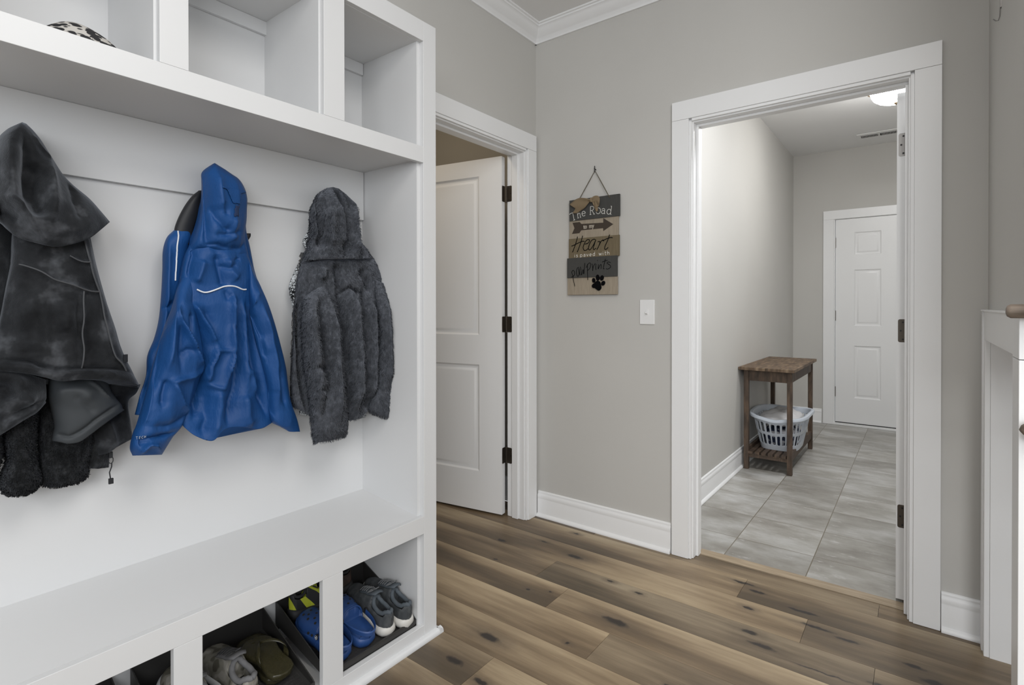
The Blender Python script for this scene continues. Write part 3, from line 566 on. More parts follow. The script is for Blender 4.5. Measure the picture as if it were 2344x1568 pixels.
'b_tip':(3,[-140,1653,2824,-138,1653,2824,-135,1654,2824,-134,1657,2824,-132,1661,2825,-132,1666,2825,-132,1671,2826,-134,1676,2826,-135,1681,2827,-138,1684,2827,-140,1686,2828,-140,1653,2805,-135,1652,2805,-131,1652,2804,-127,1653,2804,-125,1657,2804,-124,1662,2805,-125,1667,2806,-127,1673,2806,-131,1678,2807,-135,1683,2808,-140,1686,2809,-140,1653,2784,-138,1652,2783,-135,1653,2783,-134,1654,2783,-132,1656,2783,-132,1659,2784,-132,1662,2784,-134,1665,2784,-135,1668,2785,-138,1671,2785,-140,1672,2785],[-150,1689,2829,-150,1675,2827,-150,1660,2826,-160,1694,2811,-160,1680,2810,-160,1665,2808,-150,1676,2787,-150,1668,2786,-150,1659,2785]),
'g_hood':(9,[-60,2182,3189,-43,2173,3185,-28,2169,3183,-16,2170,3183,-9,2176,3185,-6,2187,3188,-9,2202,3189,-16,2219,3190,-28,2236,3193,-43,2252,3196,-60,2266,3200,-60,2131,3156,-27,2113,3149,3,2105,3146,27,2107,3146,43,2119,3150,48,2141,3157,43,2170,3159,27,2203,3160,3,2238,3164,-27,2271,3170,-60,2298,3178,-60,2091,3114,-13,2066,3104,30,2054,3096,64,2056,3092,86,2072,3092,93,2101,3096,86,2141,3104,64,2187,3114,30,2237,3126,-13,2284,3139,-60,2324,3151,-60,2055,3034,-7,2028,3025,41,2019,3018,78,2027,3015,103,2052,3016,111,2092,3021,103,2144,3029,78,2205,3041,41,2267,3054,-7,2325,3068,-60,2371,3081,-60,2041,2959,-4,2015,2950,46,2006,2944,86,2017,2941,111,2046,2943,120,2092,2948,111,2151,2956,86,2219,2968,46,2288,2981,-4,2351,2994,-60,2401,3006,-60,2041,2871,-4,2015,2864,46,2008,2859,86,2022,2857,111,2055,2858,120,2105,2863,111,2169,2871,86,2241,2881,46,2313,2892,-4,2379,2904,-60,2431,2914,-60,2031,2797,-4,2006,2791,46,2003,2787,86,2021,2786,111,2059,2787,120,2116,2792,111,2187,2800,86,2266,2809,46,2345,2819,-4,2416,2829,-60,2469,2839,-60,2015,2737,-4,1992,2732,46,1992,2729,86,2017,2728,111,2064,2731,120,2131,2736,111,2213,2743,86,2302,2752,46,2390,2761,-4,2467,2771,-60,2524,2779,-60,1999,2675,-4,1977,2673,46,1981,2675,86,2011,2683,111,2065,2693,120,2140,2695,111,2231,2700,86,2330,2706,46,2426,2713,-4,2509,2720,-60,2568,2727],[-108,2294,3212,-108,2257,3214,-108,2219,3201,-156,2355,3201,-156,2280,3208,-156,2204,3180,-196,2405,3182,-196,2296,3164,-196,2192,3147,-212,2461,3111,-212,2311,3089,-212,2169,3068,-220,2495,3034,-220,2323,3012,-220,2163,2991,-220,2524,2938,-220,2337,2918,-220,2164,2899,-220,2560,2859,-220,2350,2839,-220,2156,2821,-220,2613,2796,-220,2367,2776,-220,2143,2758,-220,2654,2741,-220,2377,2732,-220,2129,2693]),
'g_body':(9,[-70,2021,2730,-36,2011,2728,-12,2030,2730,4,2072,2735,15,2132,2742,18,2207,2747,15,2289,2752,4,2371,2757,-12,2445,2762,-36,2503,2767,-70,2544,2771,-70,1989,2663,-27,1976,2662,2,1996,2666,23,2042,2675,36,2110,2687,40,2195,2700,36,2289,2701,23,2385,2703,2,2472,2705,-27,2541,2708,-70,2592,2713,-70,1957,2546,-27,1947,2545,2,1975,2547,23,2033,2551,36,2118,2557,40,2223,2565,36,2339,2562,23,2456,2560,2,2561,2560,-27,2643,2560,-70,2700,2562,-70,1941,2402,-27,1932,2402,2,1963,2402,23,2026,2402,36,2117,2403,40,2229,2403,36,2354,2404,23,2479,2405,2,2591,2406,-27,2679,2407,-70,2738,2407,-70,1932,2201,-27,1923,2203,2,1955,2202,23,2021,2200,36,2116,2197,40,2232,2193,36,2361,2188,23,2491,2182,2,2608,2177,-27,2699,2173,-70,2759,2169,-70,1919,2001,-27,1910,2005,2,1942,2004,23,2008,2000,36,2103,1993,40,2219,1983,36,2348,1972,23,2478,1960,2,2595,1949,-27,2686,1940,-70,2745,1932,-70,1912,1831,-27,1903,1836,2,1932,1835,23,1993,1829,36,2081,1820,40,2189,1807,36,2309,1792,23,2430,1776,2,2539,1760,-27,2624,1747,-70,2681,1736,-70,1918,1758,-27,1906,1760,2,1927,1746,23,1976,1720,36,2049,1691,40,2143,1671,36,2248,1648,23,2346,1662,2,2435,1672,-27,2506,1675,-70,2557,1669,-70,1930,1714,-31,1921,1713,-5,1944,1693,14,1995,1659,25,2076,1627,29,2176,1591,25,2288,1566,14,2393,1579,-5,2475,1606,-31,2533,1629,-70,2577,1630],[-166,2583,2780,-166,2335,2769,-166,2110,2743,-190,2645,2722,-190,2354,2724,-190,2095,2677,-190,2745,2568,-190,2385,2579,-190,2069,2554,-190,2780,2408,-190,2391,2406,-190,2055,2403,-190,2800,2164,-190,2395,2180,-190,2046,2193,-190,2786,1921,-190,2381,1955,-190,2033,1984,-190,2723,1720,-190,2349,1766,-190,2023,1806,-190,2606,1650,-190,2299,1620,-190,2023,1731,-178,2617,1612,-178,2318,1540,-178,2029,1687]),
'g_sleeve':(10,[-40,2053,2485,-17,2042,2485,4,2039,2487,21,2043,2491,31,2056,2497,35,2075,2503,31,2098,2497,21,2125,2490,4,2151,2485,-17,2175,2483,-40,2194,2482,-20,1980,2425,17,1963,2425,51,1959,2427,77,1968,2431,94,1990,2435,100,2023,2441,94,2061,2428,77,2104,2416,51,2148,2406,17,2187,2399,-20,2219,2397,0,1942,2316,46,1921,2317,88,1913,2317,121,1922,2318,143,1944,2318,150,1980,2317,143,2027,2317,121,2079,2316,88,2133,2315,46,2183,2314,0,2222,2313,0,1945,2203,46,1924,2205,88,1917,2206,121,1927,2207,143,1951,2206,150,1990,2205,143,2038,2203,121,2093,2200,88,2148,2197,46,2199,2194,0,2239,2191,0,1951,2089,46,1930,2092,88,1924,2095,121,1934,2096,143,1961,2095,150,2000,2093,143,2051,2089,121,2107,2084,88,2164,2079,46,2216,2074,0,2256,2069,0,1966,1945,46,1945,1950,88,1939,1954,121,1949,1955,143,1976,1954,150,2016,1951,143,2066,1945,121,2123,1938,88,2181,1930,46,2233,1922,0,2274,1915,0,1994,1798,46,1972,1806,88,1965,1811,121,1973,1813,143,1997,1812,150,2034,1808,143,2083,1801,121,2137,1792,88,2193,1781,46,2244,1770,0,2284,1761,0,2010,1652,46,1987,1661,88,1979,1668,121,1987,1670,143,2010,1669,150,2047,1664,143,2094,1656,121,2148,1644,88,2203,1631,46,2254,1618,0,2295,1606,0,2019,1549,46,1996,1560,88,1987,1567,121,1994,1570,143,2016,1569,150,2052,1564,143,2097,1554,121,2150,1542,88,2204,1527,46,2254,1512,0,2294,1498,0,2035,1462,35,2018,1471,66,2014,1479,91,2022,1484,107,2042,1486,112,2073,1485,107,2111,1484,91,2154,1481,66,2196,1475,35,2235,1467,0,2265,1458],[-90,2219,2484,-90,2157,2509,-90,2093,2486,-100,2258,2400,-100,2154,2446,-100,2043,2425,-100,2273,2311,-100,2143,2313,-100,2019,2315,-100,2290,2187,-100,2153,2192,-100,2023,2197,-100,2307,2061,-100,2164,2070,-100,2030,2079,-100,2325,1903,-100,2181,1917,-100,2046,1930,-100,2337,1744,-100,2201,1762,-100,2073,1778,-100,2348,1585,-100,2215,1606,-100,2089,1627,-100,2348,1474,-100,2220,1498,-100,2098,1520,-75,2304,1437,-75,2199,1431,-75,2096,1440]),
'g_sleeve_far':(9,[-20,2540,2568,-6,2532,2566,6,2531,2563,16,2536,2560,22,2547,2556,24,2563,2551,22,2583,2547,16,2604,2543,6,2626,2541,-6,2644,2539,-20,2658,2539,-20,2552,2406,7,2533,2406,32,2524,2405,51,2524,2405,64,2533,2405,68,2551,2405,64,2576,2406,51,2607,2406,32,2639,2406,7,2670,2407,-20,2696,2407,-20,2571,2243,14,2547,2244,45,2533,2245,69,2528,2246,85,2534,2246,90,2551,2246,85,2576,2245,69,2609,2244,45,2645,2242,14,2680,2241,-20,2713,2240,-20,2579,2080,14,2556,2083,45,2542,2085,69,2540,2086,85,2549,2086,90,2568,2085,85,2597,2083,69,2633,2081,45,2671,2077,14,2709,2074,-20,2742,2070,-20,2566,1918,14,2544,1922,45,2533,1925,69,2534,1927,85,2547,1927,90,2572,1925,85,2606,1921,69,2646,1917,45,2689,1911,14,2729,1905,-20,2764,1900,-20,2546,1774,14,2524,1779,45,2516,1783,69,2520,1785,85,2538,1784,90,2568,1781,85,2607,1776,69,2652,1769,45,2698,1761,14,2741,1753,-20,2776,1746,-20,2506,1666,14,2486,1672,45,2480,1676,69,2489,1678,85,2512,1676,90,2547,1672,85,2592,1665,69,2643,1656,45,2694,1646,14,2740,1636,-20,2776,1627,-20,2498,1615,11,2480,1620,38,2476,1618,60,2487,1610,74,2510,1596,79,2545,1579,74,2590,1572,60,2640,1569,38,2690,1565,11,2734,1558,-20,2767,1550,-20,2549,1575,0,2538,1578,19,2536,1576,33,2544,1570,43,2561,1560,46,2586,1548,43,2618,1536,33,2654,1530,19,2688,1524,0,2719,1517,-20,2741,1511],[-60,2684,2543,-60,2631,2556,-60,2579,2568,-100,2754,2408,-100,2688,2407,-100,2624,2407,-120,2788,2236,-120,2723,2237,-120,2660,2239,-120,2817,2062,-120,2742,2066,-120,2669,2070,-120,2837,1886,-120,2746,1895,-120,2658,1903,-120,2848,1728,-120,2741,1741,-120,2639,1753,-120,2845,1607,-120,2719,1625,-120,2600,1642,-110,2827,1532,-110,2699,1531,-110,2584,1590,-80,2780,1499,-80,2690,1515,-80,2608,1556]),
'g_placket':(8,[-90,1995,2729,-86,1994,2729,-82,1994,2728,-78,1997,2728,-76,2002,2729,-76,2009,2729,-76,2016,2730,-78,2024,2730,-82,2030,2731,-86,2036,2732,-90,2040,2733,-90,1982,2606,-83,1979,2605,-76,1977,2605,-71,1978,2605,-67,1981,2605,-66,1987,2605,-67,1993,2606,-71,2001,2606,-76,2008,2607,-83,2015,2607,-90,2020,2608,-90,1957,2431,-83,1953,2431,-76,1952,2431,-71,1954,2431,-67,1958,2431,-66,1964,2431,-67,1972,2431,-71,1980,2431,-76,1988,2431,-83,1995,2432,-90,2001,2432,-90,1941,2316,-83,1937,2316,-76,1937,2316,-71,1939,2316,-67,1943,2316,-66,1950,2316,-67,1958,2316,-71,1966,2315,-76,1975,2315,-83,1982,2315,-90,1988,2315,-90,1934,2143,-83,1931,2143,-76,1930,2144,-71,1932,2144,-67,1936,2144,-66,1943,2143,-67,1951,2143,-71,1959,2142,-76,1968,2142,-83,1975,2141,-90,1981,2141,-90,1921,1971,-83,1918,1972,-76,1917,1973,-71,1919,1973,-67,1924,1973,-66,1930,1972,-67,1938,1971,-71,1946,1970,-76,1955,1969,-83,1962,1968,-90,1968,1967,-90,1917,1799,-83,1914,1800,-76,1914,1801,-71,1916,1801,-67,1921,1801,-66,1928,1800,-67,1936,1799,-71,1945,1798,-76,1954,1796,-83,1961,1794,-90,1967,1793,-90,1929,1711,-85,1928,1712,-80,1928,1710,-76,1931,1708,-74,1936,1704,-73,1943,1699,-74,1952,1695,-76,1960,1691,-80,1968,1688,-85,1975,1685,-90,1979,1684],[-114,2052,2735,-114,2032,2733,-114,2012,2732,-130,2043,2611,-130,2026,2610,-130,2009,2609,-130,2022,2432,-130,2003,2432,-130,1983,2432,-130,2009,2314,-130,1988,2315,-130,1967,2315,-130,2002,2138,-130,1981,2139,-130,1960,2140,-130,1989,1962,-130,1968,1964,-130,1947,1966,-130,1988,1786,-130,1966,1789,-130,1944,1792,-118,1993,1679,-118,1970,1690,-118,1949,1704]),
'g_shirt':(13,[-170,2103,2912,-165,2101,2911,-161,2101,2911,-157,2102,2910,-155,2105,2911,-154,2110,2911,-155,2116,2912,-157,2122,2913,-161,2128,2914,-165,2133,2915,-170,2137,2916,-170,2077,2855,-158,2071,2853,-146,2069,2852,-138,2072,2851,-132,2078,2852,-130,2088,2853,-132,2101,2854,-138,2115,2856,-146,2128,2858,-158,2141,2860,-170,2150,2862,-170,2057,2805,-158,2052,2803,-146,2052,2802,-138,2057,2802,-132,2067,2803,-130,2081,2804,-132,2098,2806,-138,2116,2808,-146,2132,2810,-158,2147,2812,-170,2157,2814,-170,2076,2758,-158,2071,2757,-146,2070,2756,-138,2073,2756,-132,2080,2756,-130,2091,2757,-132,2105,2758,-138,2120,2760,-146,2134,2762,-158,2147,2763,-170,2157,2765,-170,2050,2714,-158,2045,2713,-146,2046,2713,-138,2052,2713,-132,2063,2713,-130,2078,2714,-132,2095,2716,-138,2114,2717,-146,2131,2719,-158,2146,2721,-170,2157,2722,-170,1998,2610,-158,1995,2609,-146,2001,2609,-138,2016,2610,-132,2038,2610,-130,2064,2612,-132,2094,2613,-138,2124,2615,-146,2150,2617,-158,2171,2619,-170,2184,2620,-170,1960,2526,-158,1959,2525,-146,1970,2526,-138,1992,2526,-132,2023,2527,-130,2061,2528,-132,2102,2530,-138,2142,2531,-146,2177,2533,-158,2204,2534,-170,2218,2535,-170,1957,2476,-158,1957,2476,-146,1973,2476,-138,2002,2476,-132,2043,2477,-130,2092,2478,-132,2145,2480,-138,2196,2481,-146,2240,2482,-158,2272,2483,-170,2289,2484,-170,1972,2403,-158,1974,2403,-146,1993,2403,-138,2028,2403,-132,2076,2403,-130,2134,2404,-132,2195,2404,-138,2255,2405,-146,2306,2405,-158,2343,2405,-170,2362,2405,-170,1997,2314,-158,2000,2314,-146,2022,2314,-138,2062,2314,-132,2116,2313,-130,2181,2312,-132,2251,2311,-138,2318,2310,-146,2375,2310,-158,2417,2309,-170,2438,2309,-170,2016,2076,-158,2020,2077,-146,2048,2075,-138,2097,2073,-132,2164,2069,-130,2243,2063,-132,2328,2058,-138,2410,2052,-146,2480,2047,-158,2531,2044,-170,2555,2042,-170,2028,1777,-158,2033,1778,-146,2062,1775,-138,2114,1769,-132,2184,1761,-130,2267,1750,-132,2356,1738,-138,2443,1727,-146,2516,1716,-158,2569,1708,-170,2594,1704,-170,2027,1634,-160,2034,1632,-151,2064,1623,-144,2116,1606,-140,2186,1584,-138,2269,1560,-140,2357,1533,-144,2441,1527,-151,2513,1525,-160,2563,1523,-170,2586,1521],[-186,2145,2918,-186,2130,2916,-186,2115,2915,-210,2171,2868,-210,2138,2864,-210,2106,2861,-210,2177,2819,-210,2131,2814,-210,2087,2810,-210,2178,2769,-210,2142,2766,-210,2106,2763,-210,2176,2726,-210,2128,2722,-210,2081,2719,-210,2198,2622,-210,2114,2618,-210,2033,2613,-210,2228,2536,-210,2110,2532,-210,1998,2528,-210,2295,2484,-210,2142,2481,-210,1999,2478,-210,2365,2406,-210,2185,2404,-210,2018,2403,-210,2437,2308,-210,2234,2311,-210,2046,2313,-210,2549,2040,-210,2297,2056,-210,2069,2071,-210,2587,1701,-210,2322,1735,-210,2083,1766,-202,2572,1521,-202,2313,1544,-202,2077,1621]),
'v_hood':(9,[0,574,3184,20,571,3180,39,569,3176,53,570,3175,63,571,3175,66,575,3177,63,579,3177,53,585,3179,39,590,3182,20,596,3186,0,600,3192,0,536,3149,41,532,3141,78,531,3136,107,536,3136,126,545,3141,132,557,3149,126,571,3150,107,586,3149,78,601,3153,41,614,3159,0,624,3168,0,502,3091,58,497,3080,110,498,3075,151,507,3076,178,521,3083,187,541,3096,178,565,3097,151,590,3100,110,614,3108,58,636,3118,0,651,3132,0,485,3006,68,479,2994,129,483,2988,178,494,2987,209,514,2992,220,539,3003,209,570,3014,178,602,3028,129,634,3045,68,661,3062,0,680,3078,0,477,2919,68,472,2909,129,479,2901,178,496,2897,209,523,2898,220,557,2903,209,595,2919,178,635,2938,129,673,2958,68,706,2977,0,727,2993,0,471,2843,68,468,2834,129,477,2828,178,499,2825,209,532,2827,220,572,2832,209,617,2856,178,664,2882,129,708,2907,68,744,2929,0,768,2945,0,471,2790,68,469,2781,129,482,2773,178,509,2766,209,549,2762,220,598,2767,209,652,2794,178,708,2824,129,760,2851,68,803,2875,0,830,2891,0,484,2751,68,482,2741,129,497,2730,178,527,2719,209,571,2708,220,625,2713,209,687,2726,178,748,2756,129,804,2789,68,850,2816,0,879,2832,0,506,2742,54,505,2728,103,517,2698,142,545,2663,167,595,2643,176,657,2631,167,726,2651,142,793,2686,103,846,2734,54,887,2771,0,912,2789],[-60,610,3207,-60,598,3209,-60,586,3200,-120,642,3197,-120,603,3213,-120,562,3180,-170,676,3169,-170,605,3182,-170,538,3132,-200,710,3118,-200,615,3093,-200,527,3050,-200,756,3027,-200,635,2978,-200,521,2958,-200,795,2974,-200,653,2898,-200,518,2879,-200,856,2916,-200,683,2823,-200,521,2822,-200,905,2855,-200,714,2761,-200,537,2779,-160,929,2807,-160,730,2660,-160,554,2763]),
'v_body':(7,[0,552,2721,38,551,2716,64,564,2713,83,588,2709,94,620,2706,98,659,2705,94,701,2710,83,742,2715,64,777,2721,38,804,2726,0,821,2731,0,548,2651,55,545,2647,92,557,2645,118,581,2645,134,614,2647,140,655,2651,134,699,2655,118,743,2661,92,782,2666,55,813,2672,0,834,2678,0,545,2558,55,543,2554,92,556,2550,118,582,2546,134,619,2541,140,663,2537,134,711,2540,118,759,2543,92,802,2547,55,835,2550,0,858,2554,0,528,2449,55,526,2448,92,542,2446,118,572,2444,134,614,2442,140,664,2440,134,719,2440,118,773,2440,92,821,2440,55,858,2440,0,882,2441,0,504,2296,55,505,2297,92,525,2297,118,561,2297,134,611,2296,140,671,2294,134,735,2291,118,799,2288,92,856,2286,55,899,2283,0,927,2281,0,475,2184,55,477,2186,92,500,2186,118,542,2185,134,600,2182,140,668,2178,134,742,2173,118,815,2167,92,880,2162,55,929,2157,0,959,2153,0,452,2092,55,456,2096,92,485,2096,118,537,2090,134,606,2070,140,686,2035,134,776,2034,118,867,2022,92,947,2004,55,1003,1975,0,1036,1958],[-84,824,2740,-84,698,2725,-84,581,2731,-120,846,2687,-120,711,2675,-120,585,2663,-120,869,2561,-120,719,2552,-120,583,2565,-120,891,2445,-120,721,2446,-120,567,2452,-120,932,2279,-120,728,2288,-120,547,2293,-120,960,2147,-120,725,2162,-120,519,2175,-120,1032,1953,-120,745,2007,-120,499,2074]),
'v_side':(7,[-60,810,2714,-48,808,2713,-36,808,2712,-28,810,2711,-22,813,2711,-20,818,2711,-22,824,2712,-28,831,2713,-36,837,2715,-48,843,2716,-60,847,2718,-60,818,2586,-35,813,2585,-13,811,2584,5,812,2583,16,816,2583,20,823,2583,16,831,2584,5,841,2585,-13,852,2586,-35,861,2588,-60,869,2590,-60,826,2458,-35,822,2458,-13,821,2457,5,824,2457,16,831,2457,20,840,2457,16,852,2458,5,865,2458,-13,877,2459,-35,889,2460,-60,897,2460,-60,852,2329,-35,847,2330,-13,847,2330,5,850,2330,16,857,2330,20,868,2330,16,880,2330,5,894,2330,-13,907,2329,-35,919,2329,-60,928,2329,-60,887,2176,-35,882,2177,-13,881,2178,5,885,2179,16,892,2179,20,902,2179,16,915,2178,5,929,2176,-13,943,2175,-35,955,2173,-60,964,2172,-60,914,2064,-35,909,2067,-13,909,2068,5,913,2069,16,922,2069,20,934,2068,16,948,2066,5,964,2064,-13,979,2062,-35,992,2059,-60,1002,2056,-60,932,1974,-40,929,1976,-22,932,1977,-8,941,1978,1,956,1977,4,973,1975,1,993,1968,-8,1012,1959,-22,1030,1952,-40,1045,1945,-60,1054,1942],[-110,857,2723,-110,841,2721,-110,825,2719,-160,893,2596,-160,869,2595,-160,847,2593,-160,920,2463,-160,888,2462,-160,856,2461,-160,951,2327,-160,917,2328,-160,883,2328,-160,989,2166,-160,954,2168,-160,919,2170,-160,1027,2047,-160,987,2051,-160,947,2055,-140,1072,1933,-140,1017,1957,-140,962,1963]),
'v_arm':(6,[-60,439,2770,-29,437,2766,-1,442,2764,21,452,2763,35,467,2764,40,485,2765,35,505,2769,21,525,2773,-1,543,2778,-29,557,2782,-60,565,2787,-60,425,2636,-29,424,2634,-1,430,2632,21,442,2632,35,459,2632,40,479,2634,35,501,2636,21,524,2639,-1,543,2643,-29,558,2646,-60,567,2649,-60,411,2466,-29,410,2465,-1,416,2465,21,428,2465,35,445,2465,40,466,2465,35,489,2466,21,511,2467,-1,531,2469,-29,546,2470,-60,555,2471,-60,397,2279,-29,396,2280,-1,402,2280,21,414,2281,35,431,2280,40,451,2280,35,473,2279,21,494,2278,-1,513,2277,-29,528,2276,-60,537,2275,-60,383,2075,-29,382,2078,-1,388,2079,21,399,2080,35,416,2079,40,435,2078,35,456,2075,21,477,2072,-1,496,2068,-29,510,2064,-60,519,2061,-60,382,1889,-29,380,1894,-1,383,1897,21,391,1898,35,401,1898,40,415,1897,35,430,1893,21,444,1889,-1,458,1884,-29,469,1879,-60,476,1874],[-160,574,2799,-160,516,2791,-160,460,2783,-160,576,2657,-160,509,2651,-160,446,2645,-160,563,2474,-160,496,2472,-160,432,2469,-160,544,2272,-160,479,2274,-160,417,2276,-160,526,2053,-160,463,2059,-160,402,2065,-160,484,1859,-160,441,1867,-160,399,1874]),
'v_cuff':(5,[20,465,2092,46,466,2094,69,475,2094,88,493,2094,100,517,2093,104,545,2090,100,575,2077,88,604,2063,69,629,2051,46,648,2042,20,658,2037,20,465,2051,57,464,2053,91,472,2055,117,488,2054,134,511,2051,140,540,2047,134,570,2034,117,600,2021,91,627,2009,57,648,1999,20,661,1993,20,464,1998,57,464,2001,91,472,2002,117,488,2001,134,511,1997,140,539,1991,134,570,1985,117,600,1977,91,628,1969,57,649,1962,20,662,1957,20,464,1923,57,463,1928,91,471,1933,117,487,1936,134,510,1938,140,538,1939,134,568,1939,117,597,1942,91,624,1943,57,645,1941,20,657,1937,20,464,1788,46,465,1796,69,475,1807,88,494,1822,100,519,1842,104,549,1863,100,581,1882,88,612,1898,69,634,1919,46,651,1931,20,660,1933],[-64,663,2032,-64,575,2075,-64,488,2081,-100,673,1982,-100,582,2022,-100,494,2035,-100,674,1944,-100,581,1961,-100,494,1982,-100,669,1920,-100,580,1906,-100,493,1907,-64,665,1912,-64,578,1836,-64,487,1781]),
'v_flap':(5,[-24,679,2031,-5,681,2032,11,692,2033,25,712,2031,33,740,2029,36,773,2030,33,808,2030,25,842,2021,11,871,2012,-5,892,2006,-24,903,2002,-24,673,1967,7,672,1969,35,683,1969,57,704,1966,71,734,1960,76,770,1955,71,810,1952,57,849,1948,35,884,1943,7,911,1939,-24,927,1934,-24,684,1894,7,683,1897,35,695,1897,57,719,1893,71,752,1886,76,792,1884,71,835,1885,57,878,1884,35,916,1882,7,945,1878,-24,962,1874,-24,698,1810,7,697,1812,35,709,1807,57,733,1796,71,765,1805,76,804,1818,71,846,1832,57,887,1843,35,924,1850,7,953,1853,-24,969,1851,-24,688,1742,1,690,1744,23,706,1740,41,735,1729,52,775,1732,56,815,1759,52,857,1789,41,898,1815,23,934,1832,1,962,1842,-24,977,1843],[-72,902,1999,-72,800,2018,-72,702,2024,-104,933,1925,-104,814,1931,-104,704,1955,-104,967,1863,-104,837,1856,-104,716,1881,-104,975,1835,-104,850,1787,-104,730,1799,-88,977,1826,-88,852,1732,-88,718,1736]),
'v_front':(6,[-110,900,1985,-93,899,1987,-77,907,1988,-65,922,1989,-57,944,1989,-54,970,1986,-57,997,1978,-65,1024,1970,-77,1048,1962,-93,1066,1956,-110,1076,1953,-110,864,1934,-88,862,1936,-69,870,1937,-53,886,1936,-43,909,1934,-40,937,1931,-43,967,1927,-53,997,1922,-69,1024,1917,-88,1044,1913,-110,1056,1909,-110,855,1891,-88,853,1894,-69,859,1895,-53,872,1895,-43,892,1893,-40,916,1890,-43,942,1886,-53,968,1881,-69,991,1876,-88,1009,1871,-110,1020,1868,-110,854,1793,-88,853,1796,-69,859,1797,-53,874,1797,-43,894,1794,-40,920,1790,-43,948,1785,-53,975,1779,-69,1000,1773,-88,1018,1767,-110,1030,1762,-110,857,1733,-88,856,1734,-69,862,1730,-53,876,1721,-43,896,1708,-40,923,1703,-43,952,1699,-53,981,1693,-69,1006,1687,-88,1026,1681,-110,1037,1676,-110,884,1615,-95,884,1619,-81,892,1622,-70,907,1625,-63,926,1631,-61,946,1648,-63,968,1661,-70,992,1667,-81,1013,1671,-95,1028,1673,-110,1037,1671],[-158,1081,1949,-158,1000,1974,-158,923,1977,-170,1063,1902,-170,974,1914,-170,890,1924,-170,1028,1860,-170,952,1871,-170,880,1881,-170,1037,1753,-170,957,1767,-170,880,1780,-170,1044,1667,-170,960,1677,-170,883,1718,-152,1041,1659,-152,972,1627,-152,904,1609]),
's_sleeve':(9,[-90,509,1982,-63,508,1984,-38,514,1986,-19,527,1986,-6,545,1985,-2,566,1983,-6,590,1979,-19,613,1975,-38,633,1971,-63,649,1966,-90,658,1962,-90,525,1861,-56,523,1866,-25,526,1869,-1,536,1871,15,550,1871,20,567,1868,15,587,1864,-1,608,1859,-25,626,1853,-56,642,1846,-90,651,1840,-90,531,1782,-56,528,1787,-25,531,1791,-1,539,1793,15,552,1793,20,568,1791,15,586,1786,-1,605,1780,-25,623,1773,-56,637,1766,-90,646,1759,-90,538,1701,-56,535,1708,-25,537,1712,-1,545,1715,15,557,1714,20,572,1712,15,589,1707,-1,607,1701,-25,624,1693,-56,638,1685,-90,648,1677,-90,539,1661,-56,536,1668,-25,539,1673,-1,546,1675,15,559,1675,20,575,1672,15,593,1667,-1,611,1660,-25,628,1652,-56,643,1643,-90,652,1635,-90,524,1616,-56,522,1622,-25,526,1627,-1,536,1629,15,552,1628,20,571,1625,15,592,1618,-1,614,1610,-25,634,1600,-56,650,1591,-90,660,1582,-90,521,1577,-56,519,1584,-25,524,1589,-1,535,1591,15,551,1590,20,571,1586,15,593,1579,-1,615,1570,-25,636,1560,-56,652,1549,-90,663,1540,-90,527,1538,-63,525,1544,-38,529,1547,-19,538,1548,-6,551,1546,-2,567,1542,-6,585,1537,-19,603,1532,-38,620,1526,-63,633,1518,-90,641,1511,-90,553,1511,-76,552,1514,-64,554,1515,-54,558,1515,-48,564,1514,-46,572,1511,-48,581,1510,-54,589,1508,-64,597,1505,-76,603,1501,-90,607,1498],[-154,661,1956,-154,593,1964,-154,527,1973,-170,659,1829,-170,601,1838,-170,546,1848,-170,655,1746,-170,602,1756,-170,551,1766,-170,656,1662,-170,606,1673,-170,557,1684,-170,661,1619,-170,609,1631,-170,559,1643,-170,667,1565,-170,605,1580,-170,545,1595,-170,670,1522,-170,605,1539,-170,542,1555,-154,646,1496,-154,594,1502,-154,544,1520,-122,609,1490,-122,585,1491,-122,562,1502]),
's_body':(7,[-136,636,2002,-114,638,2004,-94,652,2004,-78,676,2002,-68,710,1999,-64,749,1995,-68,792,1990,-78,833,1984,-94,868,1979,-114,894,1974,-136,907,1970,-136,657,1854,-108,657,1858,-83,668,1859,-63,689,1858,-50,717,1855,-46,752,1850,-50,790,1843,-63,826,1836,-83,859,1828,-108,883,1821,-136,897,1815,-136,660,1729,-108,660,1733,-83,670,1735,-63,690,1734,-50,717,1730,-46,751,1724,-50,787,1716,-63,822,1707,-83,854,1698,-108,878,1689,-136,891,1683,-136,663,1624,-108,662,1629,-83,670,1632,-63,687,1632,-50,710,1628,-46,739,1622,-50,770,1614,-63,801,1605,-83,828,1595,-108,849,1586,-136,862,1578,-136,666,1571,-108,665,1577,-83,672,1580,-63,688,1580,-50,710,1577,-46,738,1571,-50,768,1562,-63,797,1552,-83,824,1542,-108,844,1532,-136,856,1524,-136,670,1527,-114,670,1530,-94,678,1530,-78,693,1525,-68,714,1517,-64,739,1518,-68,766,1519,-78,793,1518,-94,816,1515,-114,834,1511,-136,844,1505,-136,682,1509,-122,682,1511,-110,688,1511,-100,699,1508,-93,715,1503,-91,733,1501,-93,753,1500,-100,772,1498,-110,788,1496,-122,800,1492,-136,807,1488],[-184,902,1967,-184,777,1981,-184,660,1995,-196,898,1808,-196,787,1826,-196,683,1843,-196,892,1673,-196,785,1695,-196,685,1715,-196,864,1567,-196,773,1588,-196,686,1608,-196,859,1512,-196,772,1534,-196,689,1554,-184,845,1494,-184,766,1487,-184,690,1513,-166,806,1482,-166,750,1481,-166,695,1500]),
